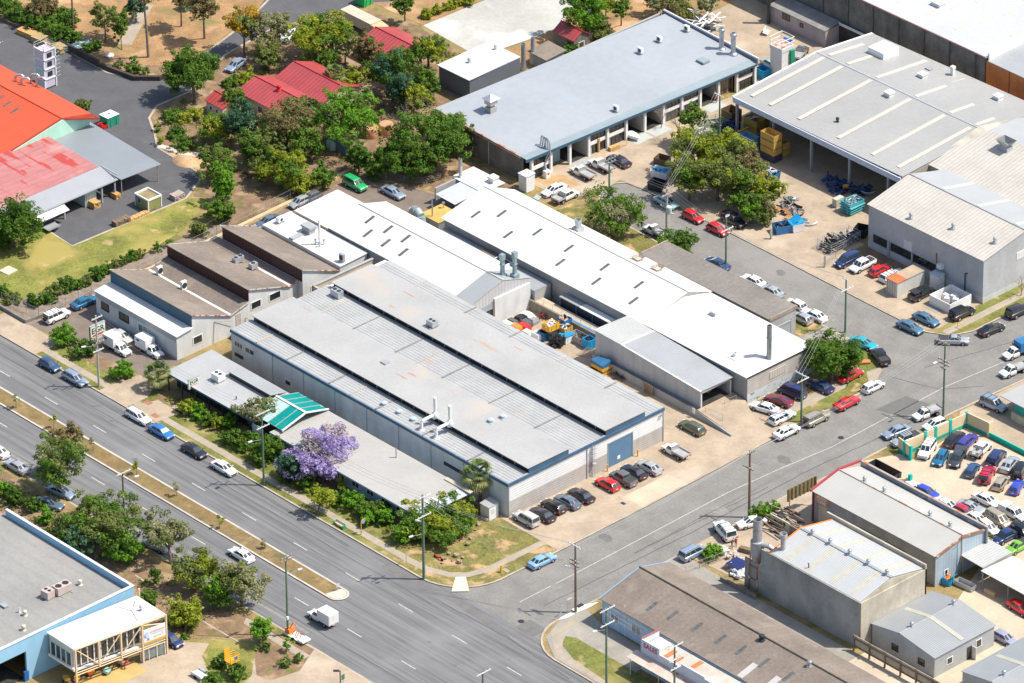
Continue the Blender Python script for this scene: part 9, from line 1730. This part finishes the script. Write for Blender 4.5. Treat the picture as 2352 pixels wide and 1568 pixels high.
x,y=at(23,320,240,.4);b_=MB();b_.obox(Vector((x,y,.4)),(1.0,1.4,.6),.4,.3);b_.solo("dumped_box",galv_pl,"grey dumped box on the dark grass by the white cabinet","box");fence([at(23,370,245),at(23,540,320)],.5,greypole,"low timber rail beside the crew-cab tray ute",False,rails=1)
# yard between factory and sheds
T=thing("retaining_wall","tall concrete wall with coping behind the yellow stillages","wall",(3,9,.12));b_=MB();b_.box(-5.6,9.0,.1,13.4,9.35,1.9);b_.part("wall",mat("mossy_concrete",(.30,.27,.21),.9,n1=(.6,.25),grime=.4),T);b_=MB();b_.box(-5.6,9.35,.1,13.4,11.6,1.5);b_.part("upper_path",conc_lot,T)
b_=MB();
for k in range(9):b_.tube((-5+2.2*k,9.5,1.5),(-5+2.2*k,9.5,2.7),.03,n=5)
b_.tube((-5.5,9.5,2.7),(13,9.5,2.7),.03,n=5);b_.part("handrail",steel,T);b_=MB();b_.box(2.5,9.4,1.55,13,9.7,1.95);b_.part("blue_beam",flat("beam_blue",(.08,.30,.60)),T)
def stillage(rc,X,Y,z,sx,sy,h,m_,label,fill=None):x,y=g(rc,X,Y,z+h*.5);return skip_bin(x,y,sx,sy,h,m_,label,0,z,fill=fill,taper=0,name="stillage",cat="crate",group="metal stillages in the factory yard")
stillage(23,430,1275,1.9,1.8,2.2,1.2,yel,"upper yellow stillage packed with white sheets",(whitep,16));stillage(23,440,1330,.13,1.8,2.2,1.7,DKB,"dark stillage under the yellow one with white sheets",(whitep,8));stillage(23,545,1300,.9,2.0,1.8,1.3,YB,"yellow-footed stillage holding grey mouldings",(galv_pl,14));stillage(23,545,1225,2.0,1.9,1.6,.8,blu2,"dark blue stillage with an orange cardboard top",(tan_card,6));stillage(23,385,1345,.13,1.6,1.8,1.5,blu2,"dark blue stillage left of the white sheet stack",(blk,12))
x,y=at(23,485,1410,.7);pile("black_mouldings",[(x,y)],34,blk,"black bundle of plastic mouldings in the factory yard","bundle",(1.3,.5,.4),.7,1.9,21);x,y=at(23,560,1375,.7);skip_bin(x,y,1.8,1.9,1.3,whitep,"white bin with a ribbed bright blue lid in the factory yard",0,taper=.03,lid=(blu,(-1,1,1.36,1.5)))
x,y=at(23,680,1390,.6);skip_bin(x,y,4.2,1.8,1.3,flat("grey_skip",(.30,.29,.29)),"long grey open skip against the yard wall",0,taper=.04,fill=(blk,12));x,y=at(23,742,1420,.8);skip_bin(x,y,1.6,1.6,1.7,blu,"bright blue bin spilling black plastic beside the tall grey shed",0,fill=(blk,10),taper=.03)
x,y=at(33,845,290,.9);T=skip_bin(x,y,2.6,2.0,1.5,yel,"orange-yellow crate topped with a dark blue cover by the shed wall",0,taper=0);b_=MB();b_.box(x-1.3,y-1.0,.7,x+1.35,y+1.0,.95);b_.part("dark_band",DKB,T);b_=MB();b_.prism([(x-1.35,y-1.05),(x+1.35,y-1.05),(x+1.35,y+1.05),(x-1.35,y+1.05)],1.6,[2.3,2.0,2.5,2.2]);b_.part("cover",flat("cover_blue",(.03,.13,.25)),T);x,y=at(33,795,320,.3);skip_bin(x,y,2.0,1.6,.7,yel,"low bright yellow crate below the covered crate",0,taper=0)
for k,(X,Y,m_,lb) in enumerate(((190,1215,blk,"black tray liner at the back of the yard"),(120,1235,DKB,"dark tray liner beside the white car shell"),(230,1245,DKB,"grey tray liner on top of the red canopy"),(280,1215,mat("striped_grey",(.28,.27,.28),.7,rib=('X',.3,.2,.01)),"grey striped canopy beside the red scrap"),(155,1285,orgp,"orange ute canopy in the factory yard"),(245,1325,mat("sage",(.45,.5,.44)),"sage green canopy in the factory yard"),(325,1345,whitep,"white canopy with blue end in the factory yard"),(90,1250,whitep,"white canopy at the edge of the factory roof"),(215,1275,redp,"red panel under the black tray liner"))):
 x,y=at(23,X,Y,.9);b_=MB();sx,sy,h=2.0,1.5,.95;zz=.15 if k % 2 else .3
 b_.prism([(x-sx/2,y-sy/2),(x+sx/2,y-sy/2),(x+sx/2,y+sy/2),(x-sx/2,y+sy/2)],zz,zz+.55);b_.add([(x-sx/2,y-sy/2,zz+.55),(x+sx/2,y-sy/2,zz+.55),(x+sx/2,y+sy/2,zz+.55),(x-sx/2,y+sy/2,zz+.55),(x-sx/2+.2,y-sy/2+.2,zz+h),(x+sx/2-.2,y-sy/2+.2,zz+h),(x+sx/2-.2,y+sy/2-.2,zz+h),(x-sx/2+.2,y+sy/2-.2,zz+h)],[(0,1,5,4),(1,2,6,5),(2,3,7,6),(3,0,4,7),(4,5,6,7)]);b_.solo("ute_canopy",m_,lb,"canopy",group="discarded canopies and liners in the yard",smooth=30)
x,y=at(23,240,1195,.7);T=thing("car_shell","white car roof shell lying in the factory yard","car part",(x,y,.13));b_=MB();
vs,fs=hull([(-1.6,.5,.9),(-1.0,.95,.95),(-.3,1.2,.8),(.6,1.22,.8),(1.2,.95,.9),(1.6,.5,.85)],1.6,.1);b_.add([(x+a,y+c,.13+z) for a,c,z in vs],fs);b_.part("shell",white_pt,T,smooth=40);b_=MB();b_.box(x-.4,y-.72,.9,x+.8,y-.64,1.2);b_.part("window_opening",blk,T)
x,y=at(23,370,1195,.5);pile("scrap_heap",[(x,y)],16,flat("dark_red",(.25,.02,.03)),"dark red frames against the yard wall","scrap",(1.2,.1,.1),.7,.9,30)
for k in range(1):x,y=at(33,705,180,.6);b_=MB();[b_.tube((x-1.2+.3*i,y-.6+.2*i,.2),(x+.1+.3*i,y+.8+.2*i,1.6),.05,n=5) for i in range(5)];[b_.tube((x-1.2+.2*i,y-.6+.22*i,.3+.2*i),(x+.4+.2*i,y+.2+.22*i,.3+.2*i),.04,n=5) for i in range(6)];b_.solo("metal_stairs",wall_cream,"cream metal steps leaning near the shed corner","stairs")
pile("weeds",[at(33,960,360),at(33,1010,380)],20,darkst,"dark rails stored along the foot of the shed wall","scrap",(1.6,.12,.1),.8,.5,33);x,y=at(33,1222,480,.8);b_=MB();[b_.box(x-.9+.4*k,y-.05,.3,x-.6+.4*k,y+.05,2.1) for k in range(5)];[b_.box(x-.9,y-.09,z,x+1.0,y-.05,z+.12) for z in (.4,1.2,1.9)];b_.solo("pallet",woodp,"brown pallet leaning against the tall grey shed wall","pallet")
# gates at ramp
fence([at(33,1690,690),at(33,1830,745)],1.7,steel,"mesh gate standing open on the concrete ramp");fence([at(33,1845,625),at(33,1940,590)],1.7,steel,"second mesh gate at the carport doorway");b_=MB();x,y=at(33,1572,668,1.0);b_.box(x-.3,4.4,.9,x+.3,4.45,1.8);b_.solo("notice",white_pt,"white notice fixed to the ramp wall","sign")
x,y=at(33,1770,520,1.2);stack(x-2,y,5,1.2,1.0,tan_card,"brown cartons inside the dark carport opening",0,1.25)
stack(*at(34,880,250,.3),2,3.0,.9,mat("orange_timber",(.60,.26,.08),.8,n1=(1,.2)),"orange timber planks dumped on the corner verge",.9)
# hoops on verges
for rc,X,Y,lb in ((24,1690,1300,"yellow hoop rail at the back street corner"),(34,895,415,"yellow hoop rail beside the white hatchback at the corner")):
 x,y=at(rc,X,Y);b_=MB();[b_.tube((x+a,y,.1),(x+a,y,1.0),.04) for a in (-.7,.7)];[b_.tube((x-.7,y,z),(x+.7,y,z),.04) for z in (.55,1.0)];b_.solo("hoop_rail",yel,lb,"railing")
# yellow lift-basket sign, lamp post, trailer, people
x,y=at(41,1865,1500);T=thing("lift_display","yellow work-platform basket raised as a roadside display","work platform",(x,y,.12));b_=MB();[b_.tube((x-.3*s,y,.1),(x+.3*s,y,2.2),.07) for s in (-1,1)];b_.tube((x,y,2.0),(x,y,2.6),.12);b_.part("scissor_arm",YB,T);b_=MB();b_.box(x-.3,y-.6,2.6,x+1.1,y+1.2,2.75)
for a in (-.3,1.1):
 for c in (-.6,1.2):b_.tube((x+a,y+c,2.7),(x+a,y+c,3.7),.05,n=6)
for z in (3.0,3.35,3.7):b_.path([(x-.3,y-.6,z),(x+1.1,y-.6,z),(x+1.1,y+1.2,z),(x-.3,y+1.2,z),(x-.3,y-.6,z)],.045,6)
b_.box(x-.35,y-.6,2.7,x-.28,y+.4,4.6);b_.part("basket",yel,T);b_=MB();b_.box(x+1.12,y+.1,3.1,x+1.16,y+.7,3.6);b_.part("badge",blu2,T)
x,y=at(42,325,1195,.4);T=thing("equipment_trailer","white trailer carrying orange machinery beside the road","trailer",(x,y,.1));b_=MB();b_.box(x-2.2,y-.8,.45,x+1.8,y+.8,.62);b_.box(x+1.2,y-.8,.62,x+2.4,y+.8,.85);b_.part("deck",white_pt,T);b_=MB();b_.box(x-1.9,y-.6,.62,x-.9,y+.6,1.4);[b_.tube((x-.6+.5*k,y-.4+.3*(k % 2),.6),(x-.3+.5*k,y,1.5),.08) for k in range(4)];b_.tube((x-1.4,y,1.3),(x-.9,y+.3,2.5),.09);b_.tube((x-.9,y+.3,2.5),(x,y+.2,2.1),.07);b_.part("machinery",orgp,T);b_=MB();[b_.tube((x+.2,y+s-.1,.42),(x+.2,y+s+.1,.42),.32,n=14) for s in (-.85,.85)];b_.part("wheel",tyrem,T)
x,y=at(42,685,1640);T=thing("street_lamp","short black street lamp at the bottom edge driveway","lamp",(x,y,.12));h=hgt(x,y,42,670,1470);b_=MB();b_.tube((x,y,.1),(x,y,h),.09);b_.part("post",darkst,T);b_=MB();b_.obox(Vector((x-.4,y-.4,h)),(.9,.4,.15),.8);b_.part("lamp_head",darkst,T)
x,y=at(42,706,1580);b_=MB();b_.obox(Vector((x,y,1.4)),(.05,.6,.9));b_.tube((x,y,.1),(x,y,1.2),.04);b_.solo("small_sign",flat("sign_green",(.05,.2,.12)),"small green sign right of the black street lamp","sign")
x,y=at(41,1620,1500,.5);T=thing("utility_trailer","white box trailer in the forecourt of the white-roofed office","trailer",(x,y,.14));b_=MB();b_.box(x-1.1,y-.8,.5,x+1.2,y+.8,.6);[b_.box(x-1.1,y+s*.8-.03,.6,x+1.2,y+s*.8+.03,1.0) for s in (-1,1)];b_.part("tray",white_pt,T);b_=MB();[b_.tube((x,y+s-.1,.35),(x,y+s+.1,.35),.3,n=12) for s in (-.85,.85)];b_.part("wheel",tyrem,T)
# boxes and display toys under the glazed office
for k,(X,Y,m_,lb) in enumerate(((735,1490,orgp,"orange wheelbarrow under the glazed office"),(870,1480,flat("rainbow",(.3,.55,.5)),"coloured display item on the yellow ground"),(625,1540,yel,"small yellow machine at the front post of the glazed office"),(540,1540,YB,"ochre machine under the left end of the glazed office"),(990,1410,tan_card,"tan equipment behind the blue-shirted person"))):
 x,y=at(41,X,Y,.5);T=thing("hire_machine",lb,"machine",(x,y,.15),"hire machines under the glazed office");b_=MB();b_.obox(Vector((x,y,.75)),(.8,1.1,.45),.4*k,.2);b_.part("hopper",m_,T);b_=MB();[b_.tube((x+s*.4,y-.3,.15),(x+s*.4,y+.9,.9),.04) for s in (-1,1)];b_.part("handle",darkst,T);b_=MB();b_.tube((x-.1,y-.6,.35),(x+.1,y-.6,.35),.22,n=12);b_.part("wheel",tyrem,T)
def person(x,y,z,rz,shirt,pants,hair,label,pose="stand",skin=(.42,.26,.18)):
 T=thing("person",label,"person",(x,y,z),None,rz);me=bpy.data.meshes.new("body_skeleton");lean=.35 if pose=="bend" else .05
 J={"pel":(0,0,.93),"chest":(lean*.8,0,1.28),"neck":(lean*1.15,0,1.47),"head":(lean*1.5+.02,0,1.62),"top":(lean*1.6+.02,0,1.72)}
 for s,q in ((1,"l"),(-1,"r")):
  J["hip"+q]=(0,s*.1,.88);J["kn"+q]=(.10 if s>0 else -.04,s*.12,.48);J["an"+q]=(.0 if s>0 else -.14,s*.12,.09);J["toe"+q]=(.2 if s>0 else .06,s*.13,.04)
  J["sh"+q]=(lean*.95,s*.19,1.40);J["el"+q]=(lean*.95+(.22 if pose=="bend" else .08),s*.25,1.14);J["wr"+q]=(lean*.95+(.42 if pose=="bend" else .24),s*.2,1.0 if pose=="bend" else 1.02)
  J["ha"+q]=(lean*.95+(.50 if pose=="bend" else .32),s*.19,.98)
  for k in range(4):J[f"f{k}{q}"]=(lean*.95+(.58 if pose=="bend" else .40)-.01*abs(k-1),s*(.16+.022*k),.955-.005*k)
  J["th"+q]=(lean*.95+(.53 if pose=="bend" else .35),s*.13,.99)
 E_=[("pel","chest"),("chest","neck"),("neck","head"),("head","top")]
 for q in "lr":E_+=[("pel","hip"+q),("hip"+q,"kn"+q),("kn"+q,"an"+q),("an"+q,"toe"+q),("chest","sh"+q),("sh"+q,"el"+q),("el"+q,"wr"+q),("wr"+q,"ha"+q),("ha"+q,"th"+q)]+[("ha"+q,f"f{k}{q}") for k in range(4)]
 nm=list(J);me.from_pydata([J[k] for k in nm],[(nm.index(a),nm.index(c)) for a,c in E_],[]);ob=bpy.data.objects.new("body",me);COL.objects.link(ob)
 md=ob.modifiers.new("skin",'SKIN');rr={"pel":.15,"chest":.16,"neck":.06,"head":.10,"top":.085,"hip":.10,"kn":.062,"an":.045,"toe":.042,"sh":.065,"el":.045,"wr":.032,"ha":.034,"th":.01}
 for i,k in enumerate(nm):r=rr.get(k,rr.get(k[:-1],.009));me.skin_vertices[0].data[i].radius=(r,r);me.skin_vertices[0].data[i].use_root=(k=="pel")
 s_=ob.modifiers.new("sub",'SUBSURF');s_.levels=1;s_.render_levels=1;dg=bpy.context.evaluated_depsgraph_get();m2=bpy.data.meshes.new_from_object(ob.evaluated_get(dg));bpy.data.objects.remove(ob)
 m2.materials.clear();o_=newobj("body",m2,[flat("skin",skin),flat("shirt_"+label[:9],shirt),flat("trousers_"+label[:9],pants),flat("hair",(.03,.02,.015))],T)
 for p in m2.polygons:
  c=p.center;p.use_smooth=True;p.material_index=3 if c.z>1.66 or (c.z>1.56 and c.x<lean*1.4-.02) else 1 if (c.z>.98 and c.z<1.47 and abs(c.y)<.24) else 2 if (.12<c.z<.98 and abs(c.y)<.2 and c.x<.22) else 3 if c.z <= .12 else 0
 return T
person(*at(43,1937,465),.13,2.4,(.55,.02,.06),(.25,.03,.10),None,"person in a red top standing behind the open white vehicle");person(*at(43,1905,480),.13,2.0,(.10,.09,.09),(.45,.36,.30),None,"person bending over behind the open white vehicle","bend")
person(*at(41,1015,1460),.16,1.2,(.03,.12,.40),(.02,.06,.2),None,"person in a blue work shirt under the white-roofed glazed office","bend");person(*at(14,612,1440),.14,3.6,(.05,.75,.12),(.02,.03,.05),None,"person in a bright green work shirt in the warehouse shade")
person(*at(13,1778,835),.14,4.0,(.5,.02,.04),(.05,.04,.06),None,"person in red standing inside an open bay of the long units");person(*at(34,2115,150),.14,3.9,(.25,.75,.10),(.03,.04,.08),None,"person in a lime vest beside the tarpaulin truck")
x,y=at(42,1480,560);T=thing("motor_scooter","red and grey scooter lying among the rocks under the corner bush","scooter",(x,y,.12));b_=MB();b_.path([(x-.7,y,.5),(x-.2,y,.35),(x+.4,y,.5),(x+.7,y,.8)],.14,8);b_.part("frame",redp,T);b_=MB();[b_.tube((x+s,y-.06,.3),(x+s,y+.06,.3),.28,n=14) for s in (-.75,.8)];b_.part("wheel",tyrem,T)
# units' forecourt
x,y=at(13,1095,1115,.4);T=thing("boat","small covered boat on its trailer in the open bay","boat",(x,y,.14));b_=MB();vs,fs=hull([(-2.0,.8,.8),(-1,1.0,1),(.6,1.05,.9),(1.6,.95,.5),(2.1,.8,.12)],1.7,.45);b_.add([(x+a*.75,y+c,.14+z) for a,c,z in vs],fs);b_.part("hull",white_pt,T,smooth=40);b_=MB();[b_.tube((x-.4,y+s-.08,.4),(x-.4,y+s+.08,.4),.26,n=12) for s in (-.8,.8)];b_.part("wheel",tyrem,T)
for X,Y,sx,sy,h,lb in ((945,1205,2.0,.8,.7,"tan packing crate outside the glazed unit"),(820,1225,.3,.5,2.6,"tall tan board leaning on the glazed unit")):x,y=at(13,X,Y,.3);b_=MB();b_.obox(Vector((x,y,.13+h/2)),(sx,sy,h),1.5);b_.solo("packing_crate",woody,lb,"crate")
fence([at(13,950,1230),at(13,1050,1180)],.9,YB,"low yellow rail in front of the tan packing crate",False,rails=3)
x,y=at(14,85,610,.5);skip_bin(x,y,2.0,1.8,1.8,blu,"bright blue bin between the units and the pale grey warehouse",0,taper=.03)
# yard junk behind the units: rack of pale frames
T=thing("frame_rack","heap of white frames and tubes beside the filter tower","rack",(-42,93,.12));rg=random.Random(11);b_=MB()
for k in range(26):x,y=at(13,1560+rg.random()*240,130+rg.random()*120,.8);b_.obox(Vector((x,y,.6+rg.random()*1.6)),(rg.uniform(1.5,4),rg.uniform(.1,.5),.1),rg.uniform(0,3),rg.uniform(-.3,.3))
b_.part("white_frames",trimw,T,kind="stuff");b_=MB()
for k in range(16):x,y=at(13,1590+rg.random()*200,190+rg.random()*90,.6);b_.obox(Vector((x,y,.6+rg.random())),(rg.uniform(.5,1.6),rg.uniform(.3,.8),.5),rg.uniform(0,3))
b_.part("dark_gear",DKB,T,kind="stuff")
x,y=at(14,110,265,.4);b_=MB();b_.obox(Vector((x,y,.6)),(1.0,1.6,.1),.5,.3);b_.obox(Vector((x-.4,y,.9)),(.1,1.6,.7),.5);b_.solo("pallet",trimw,"white frame leaning by the dark corner of the stained wall","frame")
for k,(X,Y) in enumerate(((930,1085),(1055,1060))):x,y=at(12,X,Y,.6);b_=MB();b_.lathe((x,y,.12),[(1.25,0),(1.3,.1),(1.3,1.7),(1.2,1.85),(.3,2.0)],18);b_.solo("water_tank",terra,["left terracotta water tank beside the bright green tree","right terracotta water tank beside the leafless tree"][k],"water tank",group="terracotta water tanks",smooth=40)
x,y=at(12,625,1180,.6);b_=MB();b_.lathe((x,y,.12),[(1.2,0),(1.2,1.4),(.05,2.2)],6);b_.solo("garden_tent",mat("mint_canvas",(.45,.62,.56)),"pale mint tent roof under the bright green tree","tent")
b_=MB();x,y=at(11,1500,1310,.2);b_.lathe((x,y,.1),[(2.6,0),(1.9,.5),(.9,.9),(.1,1.0)],14);b_.v=[(a,y+(c-y)*.7,z) for a,c,z in b_.v];b_.solo("sand_heap",mat("sand",(.52,.33,.18)),"heap of orange sand at the depot kerb","heap",smooth=60)
